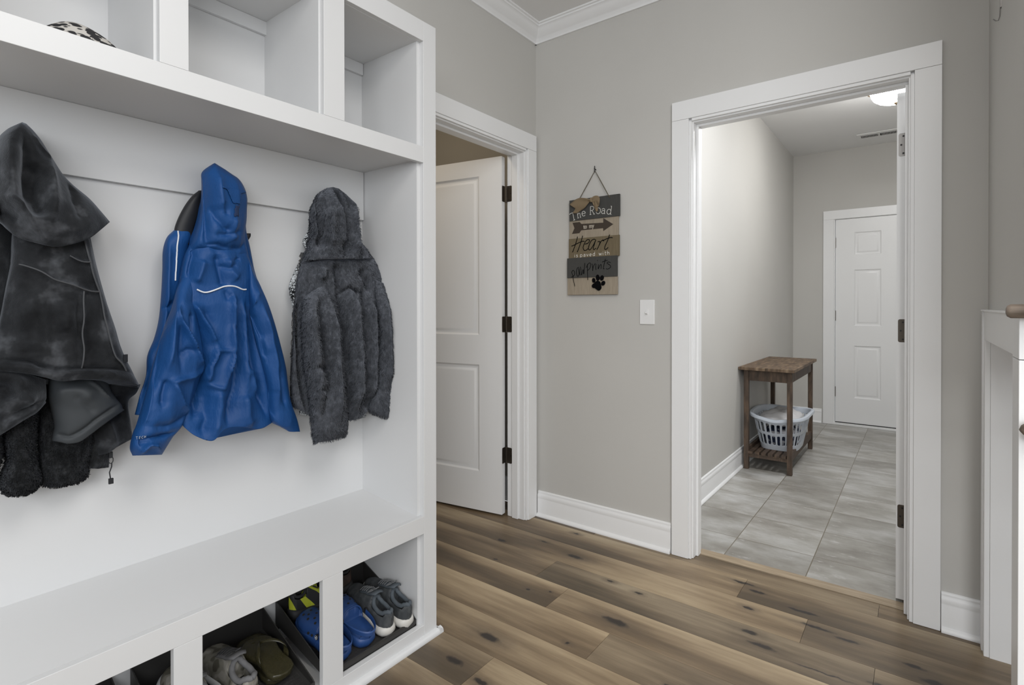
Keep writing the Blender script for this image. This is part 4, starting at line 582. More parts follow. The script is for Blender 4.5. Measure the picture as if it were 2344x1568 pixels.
's_front':(4,[-130,833,1805,-120,833,1806,-111,837,1806,-104,847,1806,-100,859,1804,-98,874,1802,-100,890,1799,-104,906,1796,-111,919,1792,-120,929,1790,-130,934,1788,-130,832,1717,-118,832,1719,-106,837,1720,-98,846,1719,-92,859,1717,-90,875,1715,-92,893,1711,-98,909,1707,-106,924,1703,-118,935,1699,-130,941,1696,-130,841,1636,-118,840,1639,-106,844,1640,-98,853,1639,-92,865,1637,-90,880,1634,-92,897,1631,-98,912,1626,-106,926,1622,-118,937,1618,-130,943,1614,-130,849,1555,-120,849,1557,-111,853,1558,-104,861,1556,-100,872,1554,-98,885,1550,-100,899,1549,-104,913,1546,-111,925,1544,-120,934,1541,-130,939,1538],[-178,941,1780,-178,895,1788,-178,851,1795,-190,951,1685,-190,902,1695,-190,854,1704,-190,953,1602,-190,907,1612,-190,862,1622,-178,947,1527,-178,907,1531,-178,867,1543]),
's_left':(5,[-60,409,2035,-29,407,2038,-1,412,2040,21,421,2041,35,434,2040,40,451,2039,35,469,2036,21,487,2033,-1,503,2029,-29,516,2025,-60,524,2022,-60,408,1810,-29,407,1815,-1,411,1818,21,421,1819,35,435,1819,40,452,1816,35,471,1812,21,489,1806,-1,506,1799,-29,519,1793,-60,527,1787,-60,407,1754,-29,406,1759,-1,411,1762,21,421,1764,35,436,1763,40,453,1760,35,472,1755,21,491,1749,-1,509,1742,-29,522,1734,-60,530,1727,-60,407,1697,-29,406,1703,-1,410,1707,21,419,1709,35,432,1708,40,448,1705,35,466,1700,21,484,1694,-1,499,1686,-29,512,1678,-60,520,1671,-60,407,1622,-38,406,1627,-19,410,1630,-3,418,1631,7,429,1630,10,443,1627,7,457,1622,-3,472,1617,-19,484,1610,-38,494,1604,-60,500,1598],[-140,530,2014,-140,477,2020,-140,426,2026,-140,533,1774,-140,478,1785,-140,425,1795,-140,535,1713,-140,479,1725,-140,425,1737,-140,525,1656,-140,474,1668,-140,424,1679,-116,502,1587,-116,460,1597,-116,419,1608]),
}
GK=[
('b_hood',0.01,-0.01,[-30,1378,3154,67,1337,3077,83,1334,3022,84,1333,2961,93,1333,2900,108,1328,2838,112,1328,2778,103,1331,2734,57,1350,2688]),
('b_hood',0.008,-0.009,[114,1344,2921,135,1367,2855,130,1410,2808,113,1449,2799]),
('b_hood',0.012,0.008,[97,1380,3106,130,1375,3035,136,1379,2975,140,1395,2903]),
('b_hood',0.005,-0.005,[140,1396,2949,136,1416,2907,135,1418,2877]),
('b_hood',0.006,-0.007,[123,1364,2766,118,1424,2773,65,1522,2803]),
('b_hood',0.005,-0.006,[91,1331,2715,103,1381,2718,75,1448,2703]),
('b_hood',0.005,-0.006,[75,1464,2710,48,1518,2704,6,1576,2739]),
('b_hood',0.007,-0.007,[-30,1348,2961,-30,1343,2899,-30,1327,2828,-30,1310,2773,-30,1290,2712]),
('b_hood',0.012,0.007,[111,1475,2872,104,1467,2794,79,1489,2751]),
('b_body',0.01,-0.01,[74,1389,2663,79,1397,2599,78,1418,2520,78,1421,2483]),
('b_body',0.006,-0.008,[31,1283,2682,50,1283,2648,47,1267,2592,44,1254,2515]),
('b_body',0.012,0.009,[70,1317,2628,67,1302,2564,61,1279,2498]),
('b_body',0.014,0.008,[75,1446,2647,74,1463,2569,67,1504,2524]),
('b_body',0.006,-0.006,[79,1404,2599,75,1453,2584,65,1496,2614]),
('b_body',0.004,-0.006,[67,1485,2629,50,1523,2650]),
('b_body',0.014,-0.022,[61,1270,2336,63,1275,2280,65,1281,2224,68,1297,2158,68,1297,2114,70,1305,2069,70,1307,2007,70,1310,1947,68,1305,1888,67,1298,1853,65,1293,1798,61,1278,1762]),
('b_body',0.01,0.016,[53,1258,2391,63,1278,2354,68,1299,2316,74,1321,2278,76,1348,2237,78,1368,2194,79,1390,2146]),
('b_body',0.01,-0.008,[74,1322,2373,76,1338,2315,77,1357,2276,78,1367,2236,78,1378,2193,79,1390,2146]),
('b_body',0.007,0.013,[79,1390,2146,78,1372,2081,76,1352,2040,76,1345,1981,75,1337,1942]),
('b_body',0.004,0.006,[79,1391,2124,77,1467,2117]),
('b_body',0.005,0.006,[75,1337,1942,78,1392,1913,80,1425,1908]),
('b_body',0.007,0.015,[75,1469,2447,75,1473,2410,76,1469,2352,76,1473,2312,76,1476,2271,76,1470,2211,76,1474,2163,76,1478,2116,77,1471,2070,78,1451,2025,79,1442,1986,80,1425,1908]),
('b_body',0.012,-0.014,[72,1495,2392,74,1491,2332,74,1497,2271,74,1501,2230,74,1507,2162,75,1501,2115,75,1507,2043,76,1501,1980,76,1495,1921,77,1486,1881,78,1465,1832,79,1456,1787,79,1446,1741,79,1439,1701]),
('b_body',0.014,-0.01,[75,1338,1922,75,1342,1847,74,1337,1795,74,1340,1743,70,1326,1703,68,1322,1654]),
('b_body',0.014,0.009,[79,1405,1891,78,1396,1857,78,1399,1808,78,1390,1759,77,1382,1705,76,1367,1644]),
('b_body',0.007,0.01,[65,1533,2392,65,1541,2331,65,1546,2290,65,1553,2227,67,1551,2159,67,1557,2111,68,1553,2039,68,1560,1974,70,1554,1915]),
('b_body',0.01,-0.016,[58,1564,2373,58,1570,2331,58,1578,2268,58,1584,2226,58,1594,2156,58,1600,2107,58,1610,2034,58,1618,1968,56,1635,1906,56,1642,1844,50,1664,1780,44,1687,1708]),
('b_body',0.006,0.009,[65,1579,2013,63,1598,1950,63,1602,1910,61,1620,1847]),
('b_body',0.016,0.01,[74,1536,1856,72,1550,1793,72,1552,1731,68,1574,1656]),
('b_body',0.004,-0.005,[78,1431,2465,77,1445,2410,75,1469,2447]),
('b_sleeve',0.006,0.014,[128,1170,2361,138,1178,2316,139,1189,2281,123,1230,2203,104,1263,2135,82,1290,2079,20,1330,2017]),
('b_sleeve',0.006,-0.008,[121,1234,2203,114,1241,2280,114,1238,2338]),
('b_sleeve',0.01,-0.01,[132,1188,2371,140,1186,2327,139,1185,2281,139,1186,2232,139,1184,2193,139,1180,2142,138,1181,2104,135,1187,2026]),
('b_sleeve',0.012,0.01,[66,1177,2399,107,1157,2339,119,1147,2282,126,1144,2233,128,1140,2195,130,1134,2145,128,1122,2095,128,1109,2033]),
('b_sleeve',0.005,0.009,[20,1330,2017,104,1245,1992,132,1187,1987,139,1136,1981]),
('b_sleeve',0.006,0.01,[139,1136,1981,130,1173,1917,107,1201,1856,48,1245,1790]),
('b_sleeve',0.008,-0.009,[136,1118,1995,136,1109,1960,136,1098,1916,138,1092,1851]),
('b_sleeve',0.009,-0.007,[70,1125,2232,78,1114,2195,91,1103,2145,91,1094,2108,97,1086,2058,97,1078,2021,100,1069,1972,104,1059,1929]),
('b_sleeve',0.012,0.008,[82,1067,1996,91,1054,1940,94,1043,1886,97,1034,1847,97,1023,1810,100,1012,1771]),
('b_sleeve',0.01,-0.008,[48,1245,1790,97,1182,1762,128,1120,1751,136,1049,1764]),
('b_sleeve',0.005,-0.01,[78,984,1695,132,1011,1704,139,1047,1708,128,1090,1706,74,1170,1705]),
('b_sleeve',0.004,0.01,[93,1002,1632,118,1018,1659,130,1039,1677,118,1071,1663,57,1116,1607]),
('b_sleeve',0.006,-0.008,[121,995,1688,135,1040,1686]),
('b_sleeve',0.006,-0.006,[94,1276,2134,132,1212,2140,137,1187,2116]),
('b_sleeve_far',0.008,-0.01,[41,1588,2360,84,1600,2296,90,1615,2247,96,1634,2198,93,1646,2132,92,1657,2082,90,1669,2033]),
('b_sleeve_far',0.005,0.008,[70,1626,2464,88,1586,2398,59,1584,2360]),
('b_sleeve_far',0.01,0.009,[93,1635,2373,93,1650,2321,92,1669,2261,90,1685,2212,95,1691,2146,95,1704,2096,96,1715,2029,98,1718,1979,99,1722,1929,99,1727,1882,99,1733,1842,100,1738,1788]),
('b_sleeve_far',0.005,0.006,[81,1660,2033,98,1662,2115,96,1634,2198]),
('b_sleeve_far',0.008,-0.008,[81,1694,1871,75,1700,1817,65,1707,1759,80,1727,1695]),
('b_sleeve_far',0.01,-0.006,[96,1724,1995,84,1762,1924,86,1769,1863,86,1779,1808,86,1788,1750]),
('b_front',0.008,0.008,[-81,1200,2744,-68,1194,2698,-63,1190,2657,-63,1188,2603,-63,1187,2563,-61,1184,2510,-60,1184,2474,-59,1182,2420,-57,1179,2376,-59,1171,2331,-59,1162,2276,-59,1154,2236,-56,1146,2185,-53,1136,2139]),
('b_front',0.006,-0.007,[-52,1216,2391,-56,1179,2361,-77,1165,2361]),
('b_front',0.008,-0.006,[-63,1108,2053,-66,1095,1975,-66,1081,1925,-68,1067,1861]),
('g_hood',0.0115,0.0175,[-60,2305,3171,-60,2365,3089,7,2329,3009,33,2320,2929,51,2316,2864,71,2306,2798,92,2305,2704]),
('g_hood',0.0138,-0.035,[13,2195,3175,47,2212,3120,64,2228,3046,80,2225,2978,86,2232,2914,92,2232,2851,102,2224,2789,108,2229,2733]),
('g_hood',0.0161,0.0125,[90,2116,3099,102,2154,3012,102,2177,2961,102,2189,2907,105,2194,2847,108,2204,2786]),
('g_hood',0.0115,-0.015,[-60,2424,2937,-32,2433,2853,27,2407,2779,51,2405,2724]),
('g_hood',0.0161,-0.025,[54,2047,3074,85,2032,3006,95,2028,2942,102,2042,2858,102,2044,2804,102,2046,2744]),
('g_hood',0.0138,0.01,[3,2035,3043,32,2013,2973,33,2009,2913,46,2008,2859,61,2010,2804]),
('g_hood',0.0207,0.0125,[102,2075,3037,114,2075,2964,117,2082,2893,114,2076,2834,113,2076,2774]),
('g_body',0.0057,-0.0112,[-23,1975,2648,15,2024,2671,28,2087,2690,35,2144,2699,39,2206,2700,34,2278,2707,16,2392,2717,-35,2533,2731]),
('g_body',0.0115,-0.0275,[39,2199,2483,39,2214,2423,39,2215,2377,40,2230,2324,40,2231,2245,39,2248,2192,39,2245,2140,39,2256,2060,38,2269,2006,38,2263,1957,38,2267,1888,37,2269,1820,36,2279,1758,34,2284,1702,30,2290,1643,25,2296,1578]),
('g_body',0.0069,-0.01,[39,2214,2443,38,2285,2504,32,2379,2463]),
('g_body',0.0253,0.0225,[37,2301,2483,37,2306,2424,37,2308,2377,37,2310,2297,37,2311,2243,37,2313,2190,37,2326,2135,37,2323,2082,36,2335,2027,36,2332,1973,36,2339,1927,34,2339,1857,32,2345,1810,31,2337,1752,26,2341,1689,21,2351,1629]),
('g_body',0.0092,-0.02,[29,2404,2503,29,2411,2444,31,2402,2377,31,2404,2322,31,2408,2240,31,2410,2186,29,2423,2130,29,2420,2076,29,2416,2021,28,2429,1965,26,2428,1894,24,2433,1847,23,2430,1776,7,2450,1705,-5,2463,1641]),
('g_body',0.0161,0.015,[23,2473,2444,23,2480,2377,23,2483,2322,23,2488,2238,23,2491,2182,23,2488,2127,20,2498,2043,20,2494,1987,20,2487,1936,15,2496,1863,12,2491,1791,5,2487,1728,-22,2504,1649]),
('g_body',0.0115,-0.02,[10,2555,2321,10,2560,2236,10,2564,2179,10,2561,2123,10,2556,2038,10,2553,1982,7,2559,1929,2,2567,1855]),
('g_body',0.0115,-0.0225,[-13,1951,2438,-9,1950,2377,-9,1948,2327,-5,1949,2252,-5,1947,2202,-2,1948,2153,2,1949,2103,5,1954,2053,5,1951,2003,7,1955,1939,10,1959,1896,12,1964,1853,18,1972,1792,23,1978,1733,18,1985,1689]),
('g_body',0.0115,-0.01,[39,2179,2663,39,2188,2613,39,2197,2543,39,2242,2464]),
('g_body',0.0138,0.01,[29,2076,2633,29,2076,2554]),
('g_body',0.0138,-0.01,[26,2385,2649,24,2441,2561,20,2484,2463]),
('g_sleeve',0.0138,-0.0275,[110,2028,2406,140,2008,2332,146,2007,2275,146,2014,2204,145,2027,2133,145,2034,2073,144,2048,2000,144,2062,1928,143,2077,1855]),
('g_sleeve',0.023,0.0125,[104,1950,2375,132,1933,2318,129,1933,2262,127,1933,2207,129,1940,2151,132,1947,2095,132,1953,2043,135,1962,1990,132,1968,1919,129,1974,1866,127,1979,1813,127,1984,1759]),
('g_sleeve',0.0161,0.015,[83,2113,2376,109,2100,2315,109,2107,2257,109,2114,2199,113,2114,2141,117,2112,2098,117,2118,2047,121,2117,1993,121,2123,1938,121,2128,1883,124,2127,1829,124,2132,1774,124,2136,1719,127,2133,1665,124,2142,1620]),
('g_sleeve',0.0092,-0.01,[52,1944,1951,144,1977,1989,144,2060,1946]),
('g_sleeve',0.0092,-0.0088,[0,1996,1780,144,1996,1847,149,2038,1825]),
('g_sleeve',0.0138,-0.01,[145,2025,1642,148,2035,1701,149,2045,1753,146,2059,1804,143,2077,1855]),
('g_sleeve_far',0.023,0.0125,[50,2585,2441,70,2570,2365,79,2567,2305,87,2564,2245,89,2564,2185,89,2568,2125,90,2569,2045,89,2575,1984,89,2576,1924,89,2579,1852,88,2583,1797]),
('g_sleeve_far',0.0092,-0.01,[25,2547,2144,22,2552,2083,41,2540,2025,51,2535,1965,48,2529,1890,51,2519,1801,57,2505,1744]),
('g_shirt',0.008,-0.006,[-148,2069,2852,-131,2092,2793]),
('v_hood',0.02,0.012,[155,516,3086,179,512,3047,198,510,3002,201,511,2968,201,513,2933,201,516,2898,201,520,2862,205,530,2819,205,542,2771,209,555,2749,209,568,2715]),
('v_hood',0.012,-0.022,[179,562,3097,200,561,3043,213,561,2998,216,561,2958,219,559,2917,220,561,2885,219,565,2840,216,568,2798]),
('v_hood',0.018,-0.024,[186,606,2990,201,598,2947,212,593,2890,215,592,2852,217,594,2814,219,602,2778,219,602,2746]),
('v_hood',0.014,0.016,[99,658,3032,141,654,2975,160,657,2932,186,652,2875,201,652,2825,211,646,2791,216,634,2748,219,633,2715]),
('v_hood',0.008,0.008,[126,597,3115,128,615,3081,112,638,3057,83,670,3026]),
('v_hood',0.01,-0.01,[68,739,2935,114,737,2892,148,735,2848,160,749,2801,172,755,2760]),
('v_hood',0.01,0.016,[154,488,2827,190,513,2818,209,540,2794,211,564,2743,200,584,2692,187,608,2665,178,630,2645]),
('v_hood',0.014,-0.022,[141,489,2771,182,517,2760,198,547,2732]),
('v_hood',0.016,0.006,[209,568,2715,215,598,2711,209,633,2692,199,669,2690,190,710,2702,175,741,2718,148,786,2744,113,825,2772]),
('v_body',0.0035,0.006,[0,545,2558,102,566,2548,128,604,2530,136,629,2515,139,658,2489,137,696,2477,128,737,2465,108,791,2440,69,844,2440]),
('v_body',0.0035,0.005,[128,722,2599,112,765,2574,82,805,2578]),
('v_body',0.004,0.005,[77,784,2687,87,788,2652,87,796,2607,82,805,2578,82,813,2534,78,824,2494,69,844,2440]),
('v_body',0.004,0.005,[118,773,2440,122,768,2383,124,770,2327,126,767,2290,128,763,2246,128,767,2201,128,770,2171,132,765,2120,134,764,2086]),
('v_body',0.005,-0.004,[122,759,2440,126,754,2383,130,747,2328,130,751,2291,130,755,2246,132,749,2202,132,751,2172,134,755,2121,135,753,2087]),
('v_body',0.0035,0.005,[69,844,2440,73,854,2382,82,858,2324,82,867,2285,82,873,2254,82,883,2207,82,893,2161,87,903,2121,73,931,2096,69,955,2051]),
('v_body',0.0035,-0.008,[21,464,2139,87,490,2141,108,522,2139,122,555,2135,130,587,2129,135,613,2109,137,641,2100,139,670,2092,139,700,2088,137,732,2087,134,764,2086,126,806,2082,120,837,2078,108,875,2072,95,912,2065,64,962,2048,0,1017,2007]),
('v_body',0.008,0.006,[48,461,2118,92,489,2119,108,520,2116,122,555,2110,130,588,2102,135,615,2080,137,644,2069,139,674,2057,139,703,2070,137,736,2070,134,768,2069,128,800,2065,122,838,2043,112,873,2055,102,909,2030,82,952,2017,14,1019,1986]),
('v_body',0.03,0.012,[124,588,2443,126,591,2406,126,590,2370,128,594,2333,128,592,2296,130,594,2254,132,596,2211,132,593,2169]),
('v_body',0.02,-0.008,[139,658,2452,139,659,2404,139,661,2367,139,662,2331,139,663,2295,139,662,2251,139,660,2208,139,662,2161]),
('v_body',0.02,-0.008,[73,540,2486,78,536,2447,82,534,2409,82,529,2372,87,527,2335,92,525,2297,95,520,2256,98,520,2228,102,516,2186]),
('v_body',0.018,0.008,[137,702,2403,137,705,2366,137,708,2329,137,703,2293,137,704,2249]),
('v_body',0.02,-0.006,[137,630,2635,139,652,2622,139,670,2595,137,690,2568]),
('v_cuff',0.012,0.012,[117,547,2072,138,551,2035,136,558,2000,128,581,1971,110,604,1942]),
('v_cuff',0.02,-0.025,[78,469,2022,119,491,2020,135,515,2023,139,542,1971]),
('v_cuff',0.006,-0.008,[29,659,1963,110,604,1942,126,571,1925,127,542,1911,117,514,1890,99,491,1865]),
('v_cuff',0.006,0.006,[20,659,1944,96,609,1916,111,580,1905,112,554,1886,109,520,1868,93,496,1839]),
('v_flap',0.02,0.01,[24,679,1969,51,722,1988,59,754,1984,64,785,1973,71,822,1919]),
('v_flap',0.006,-0.004,[74,752,1958,75,774,1929,75,797,1902,73,825,1856]),
('v_flap',0.004,-0.008,[-24,693,1776,31,711,1772,50,739,1763,64,769,1778,70,797,1799,73,830,1827,62,869,1850,46,901,1865,14,938,1879]),
('v_flap',0.004,0.006,[38,808,2020,39,850,1984,40,876,1945,28,907,1912]),
('v_front',0.008,0.01,[-42,907,1805,-40,918,1758,-41,930,1713,-61,946,1648]),
('v_front',0.015,-0.008,[-42,956,1928,-50,958,1883,-50,961,1832,-50,964,1794]),
('v_front',0.01,-0.006,[-81,855,1808,-71,860,1764,-70,866,1717,-77,876,1676]),
]
GX={'band_yoke':[63,1283,2462,74,1323,2445,79,1379,2464,78,1430,2484,72,1483,2485,63,1530,2468,56,1556,2469],'band_front':[-77,1246,2787,-50,1232,2709,-51,1230,2659,-51,1227,2619,-51,1224,2565,-51,1222,2511],'tech':[70,986,1709,134,1018,1715],'zip':[-116,935,1618,-130,940,1557],'tag':[41,946,2133,59,951,2091],'gzip':[-90,1994,2714,-90,1987,2652,-90,1982,2606,-90,1973,2540,-90,1966,2497,-90,1957,2431,-78,1945,2373,-74,1937,2316,-77,1934,2251,-85,1934,2208,-84,1931,2143,-78,1925,2079,-76,1922,2037],'velcro':[117,1468,2939,98,1497,2946,98,1493,2883,120,1457,2876],'strap':[131,1364,3021,136,1413,3016,126,1451,2951,93,1503,2955,84,1512,3018,-10,1590,3050]}
def unpack(a, *shape):
    return np.array(a, float).reshape(*shape, 3) / 2000.0 + np.array([-1.6, 0, 0])

def crom(A, n):
    """Catmull-Rom along the first axis"""
    m = len(A); out = []
    P = np.concatenate([(2*A[0]-A[1])[None], A, (2*A[-1]-A[-2])[None]])
    for i in range(m-1):
        p0, p1, p2, p3 = P[i], P[i+1], P[i+2], P[i+3]
        for k in range(n):
            t = k/n
            out.append(0.5*((2*p1) + (-p0+p2)*t + (2*p0-5*p1+4*p2-p3)*t*t + (-p0+3*p1-3*p2+p3)*t**3))
    out.append(A[-1]); return np.array(out)
def vnoise(P, scale, seed=0):
    """cheap smooth noise from summed sines"""
    r = np.random.RandomState(seed); out = np.zeros(P.shape[:-1])
    for i in range(7):
        d = r.normal(size=3); d /= np.linalg.norm(d); f = scale*(0.6+1.1*r.rand()); out += np.sin(P@d*f*6.283 + r.rand()*6.283)
    return out/7
def surf(name, step=0.004, noise=0.0, nscale=12):
    sharp = name[0] == 'b'
    R, F, B = GP[name]; F = unpack(F, R, 11); B = unpack(B, R, 3)
    ln = np.linalg.norm(np.diff(F[:, 5], axis=0), axis=1).mean(); wd = np.linalg.norm(np.diff(F, axis=1), axis=2).sum(1).mean()/10
    nr = max(2, int(ln/step)); ncx = max(2, int(wd/step))
    D = crom(F, nr); D = crom(D.transpose(1, 0, 2), ncx).transpose(1, 0, 2)
    # keep columns evenly spread to get clean folds
    D0 = D.copy()
    for n, w, a, pts in GK:
        if n != name: continue
        q = unpack(pts, -1); best = np.full(D.shape[:2], 9.0); tt = np.zeros(D.shape[:2]); L = len(q)-1
        for i in range(L):
            a0, a1 = q[i], q[i+1]; d = a1-a0; dd = max(d@d, 1e-9)
            t = np.clip(((D0-a0)@d)/dd, 0, 1); dist = np.linalg.norm(D0-(a0+t[..., None]*d), axis=2)
            c = dist < best; best = np.where(c, dist, best); tt = np.where(c, (i+t)/L, tt)
        env = np.clip(np.minimum(tt, 1-tt)*5+.25, 0, 1)
        D[..., 0] += a*(2.1 if sharp else 2.3 if name[0] == 'g' else 1.6)*env*(np.exp(.25-np.sqrt((best/w)**2+.0625)) if sharp else np.exp(-(best/w)**1.5))
    if noise:
        if sharp:
            Q = D0*np.array([1, 1, .42]); D[..., 0] += noise*vnoise(Q, nscale*.8, len(name)) + noise*.9*(1-5*np.abs(vnoise(Q*np.array([1, 1, .7])+.3, nscale*1.1, 9+len(name))))
        else: D[..., 0] += noise*vnoise(D0, nscale, len(name))
    return D, crom(B, nr)
def garment(name, part, m, parent, step=0.004, noise=0.0, nscale=12, fur=None, label=None, thick=True):
    D, B = surf(name, step, noise, nscale)
    G = np.concatenate([D, B], axis=1); b = MB(); b.grid(G.tolist(), wrap=True)
    N = G.shape[1]
    b.f.append(tuple(range(N))); b.f.append(tuple((G.shape[0]-1)*N+i for i in range(N-1, -1, -1))); b.mi += [0, 0]
    nb = len(b.f); b.fixn = nb; b.cn = None
    if fur: add_fur(b, D, **fur)
    o = b.build(part, m, parent, smooth=True, angle=180, label=label)
    return o
def add_fur(b, D, n=9000, length=0.010, width=0.0011, clump=0.009, down=0.6, seed=1, mi=0, spread=.28):
    r = np.random.RandomState(seed); R, N, _ = D.shape
    # area weighting per cell
    du = D[1:, :-1]-D[:-1, :-1]; dv = D[:-1, 1:]-D[:-1, :-1]; cr = np.cross(dv, du); ar = np.linalg.norm(cr, axis=2)
    nrm = cr/np.maximum(ar[..., None], 1e-12); nrm *= np.sign(nrm[..., 0:1].mean())*np.where(np.abs(nrm[..., 0:1].mean()) > 0, 1, 1)
    p = (ar/ar.sum()).ravel(); idx = r.choice(len(p), n, p=p); i, j = idx//(N-1), idx % (N-1)
    s, t = r.rand(n, 1), r.rand(n, 1)
    P = D[i, j] + du[i, j]*s + dv[i, j]*t; Nn = nrm[i, j]
    # clumping: pull the tips to the centre of a jittered cell
    cell = np.floor(P/clump + vnoise(P, 9, 3)[:, None]*.8); hsh = np.abs(np.sin(cell@np.array([12.9898, 78.233, 37.719]))*43758.5453) % 1
    cc = (cell+.5)*clump
    side = np.c_[np.zeros(n), np.sin(hsh*40+vnoise(P, 5, 4)*3)*spread, -np.ones(n)*down]
    tip = P + Nn*length*(.34+.30*hsh[:, None]) + side*length*1.15 + (cc-P)*.25 + r.normal(size=(n, 3))*length*.10
    mid = P*.5+tip*.5 + Nn*length*.18
    d = tip-P; d /= np.linalg.norm(d, axis=1)[:, None]; w = np.cross(d, r.normal(size=(n, 3))*.5+Nn*1.0); w /= np.maximum(np.linalg.norm(w, axis=1)[:, None], 1e-9); w *= width/2
    fn = np.cross(w, d); sg_ = np.sign((fn*Nn).sum(1)); w *= np.where(sg_ == 0, 1, sg_)[:, None]
    V = np.stack([P-w-Nn*.001, P+w-Nn*.001, mid+w*.8, mid-w*.8, tip], axis=1).reshape(-1, 3)
    k = len(b.v); cn = Nn*1.0+r.normal(size=(n, 3))*.22; cn /= np.linalg.norm(cn, axis=1)[:, None]; b.cn = (k, np.repeat(cn, 5, axis=0))
    b.v += V.tolist()
    for q in range(n):
        z = k+q*5; b.f.append((z, z+1, z+2, z+3)); b.f.append((z+3, z+2, z+4))
    b.mi += [mi]*(2*n)

def blue_cloth():
    m = mat('royal_blue_nylon', (0.012, 0.075, 0.29), 0.55, spec=0.3); t = NT(m); v = t.coord()
    n = t.noise(v, 5, 2); t.base(t.ramp(n, [(.3, (0.007, 0.052, 0.182)), (.7, (0.009, 0.066, 0.228))]))
    a = t.noise(t.coord((1, 1, .45)), 24, 4, .65); w = t.noise(v, 700, 1)
    t.bump(t.math('ADD', t.math('ABSOLUTE', t.math('SUBTRACT', a, .5)), t.math('MULTIPLY', w, .05)), .5, .008); return m
def fur_mat(name, c0, c1, c2, sheen=.4):
    m = mat(name, c1, .85, spec=.2, sheen=sheen, sheen_tint=(.6, .65, .75)); t = NT(m); v = t.coord((1, 1, .8))
    n = t.noise(v, 60, 3, .6); t.base(t.ramp(n, [(.32, c0), (.5, c1), (.68, c2)]))
    t.bump(t.noise(t.coord((1, 1, .5)), 170, 4, .7), .9, .006); return m
def velvet_mat():
    m = mat('charcoal_velvet', (.018, .019, .021), .8, spec=.12, sheen=.42, sheen_tint=(.55, .6, .68)); t = NT(m); v = t.coord()
    n = t.noise(v, 11, 4, .6); t.base(t.ramp(n, [(.36, (.007, .0075, .0085)), (.54, (.020, .0215, .024)), (.72, (.085, .09, .10))]))
    t.bump(t.math('ADD', t.noise(v, 30, 3), t.math('MULTIPLY', t.noise(v, 420, 3), .35)), .5, .004); return m
M['blue'] = blue_cloth()
M['grayfur'] = fur_mat('charcoal_fleece_pile', (.055, .060, .070), (.080, .087, .102), (.115, .124, .145))
M['velvet'] = velvet_mat()
M['sherpa'] = fur_mat('black_sherpa_pile', (.005, .0055, .006), (.012, .013, .014), (.032, .034, .037), .2)
M['lining'] = mat('black_lining', (.012, .013, .016), .6)
M['slate'] = mat('slate_grey_lining', (.040, .045, .05), .6, spec=.3)
M['reflect'] = mat('reflective_piping', (.75, .77, .80), .35)
M['plac'] = mat('dark_grey_binding', (.028, .03, .033), .6)

def strip(parent, name, pts, r, m, lift=.004, n=6, label=None):
    q = crom(unpack(pts, -1), 5); q[:, 0] += lift
    return MB().tube(q.tolist(), r, n=n).build(name, m, parent, smooth=True, label=label)
def on_surface(name, pts, lift=.002):
    """snap points onto the folded cloth of a piece (nearest in y and z)"""
    D, _ = surf(name); D = D.reshape(-1, 3); out = []
    for p in pts:
        i = np.argmin(((D[:, 1:]-p[1:])**2).sum(1)); out.append(np.array([D[i, 0]+lift, p[1], p[2]]))
    return np.array(out)

# blue rain jacket
bj = thing('rain_jacket', 'royal blue hooded rain jacket hanging in the middle of the locker', 'jacket', (-1.64, .68, 1.55))
garment('b_lining', 'lining', M['lining'], bj)
garment('b_front', 'front_panel', M['blue'], bj); garment('b_front_far', 'front_panel', M['blue'], bj)
garment('b_body', 'body', M['blue'], bj, step=.0032, noise=.0022, nscale=9)
garment('b_hood', 'hood', M['blue'], bj, step=.003, noise=.0015, nscale=12)
sl = garment('b_sleeve', 'sleeve', M['blue'], bj, step=.003, noise=.002, nscale=9)
garment('b_sleeve_far', 'sleeve', M['blue'], bj, step=.0032, noise=.002, nscale=9)
garment('b_tip', 'collar_tip', M['lining'], bj)
q = on_surface('b_body', crom(unpack(GX['band_yoke'], -1), 6), .0030)
for _ in range(4): q[1:-1] = (q[:-2]+q[1:-1]*2+q[2:])/4
MB().tube(q.tolist(), .0021, n=6).build('reflective_piping', M['reflect'], bj, smooth=True)
q = on_surface('b_front', crom(unpack(GX['band_front'], -1), 6), .0012); MB().tube(q.tolist(), .0019, n=6).build('reflective_piping', M['reflect'], bj, smooth=True)
hs = unpack(GX['strap'], -1); D, _ = surf('b_hood', .003, .0015, 12); D = D.reshape(-1, 3)
def sheet_on(D, poly, lift, th, nm, m, parent, res=.003):
    """a patch of cloth laid over a folded surface, its outline given in y,z"""
    P = np.array(poly); y0, z0 = P.min(0)-1e-4; y1, z1 = P.max(0)+1e-4
    ys = np.arange(y0, y1+res, res); zs = np.arange(z0, z1+res, res)
    def inside(y, z):
        c = False; n = len(P)
        for i in range(n):
            a, bb = P[i], P[(i+1) % n]
            if (a[1] > z) != (bb[1] > z) and y < (bb[0]-a[0])*(z-a[1])/(bb[1]-a[1])+a[0]: c = not c
        return c
    idx = {}; b = MB()
    def vid(i, j):
        if (i, j) not in idx:
            d_ = ((D[:, 1:]-[ys[i], zs[j]])**2).sum(1); k = np.argpartition(d_, 14)[:14]; idx[(i, j)] = len(b.v); b.v.append((D[k, 0].mean()+lift, ys[i], zs[j]))
        return idx[(i, j)]
    for i in range(len(ys)-1):
        for j in range(len(zs)-1):
            if inside(ys[i]+res/2, zs[j]+res/2): b.f.append((vid(i, j), vid(i+1, j), vid(i+1, j+1), vid(i, j+1))); b.mi.append(0)
    o = b.build(nm, m, parent, smooth=True)
    s = o.modifiers.new('solid', 'SOLIDIFY'); s.thickness = th; s.offset = 1 if th > 0 else -1
    return o
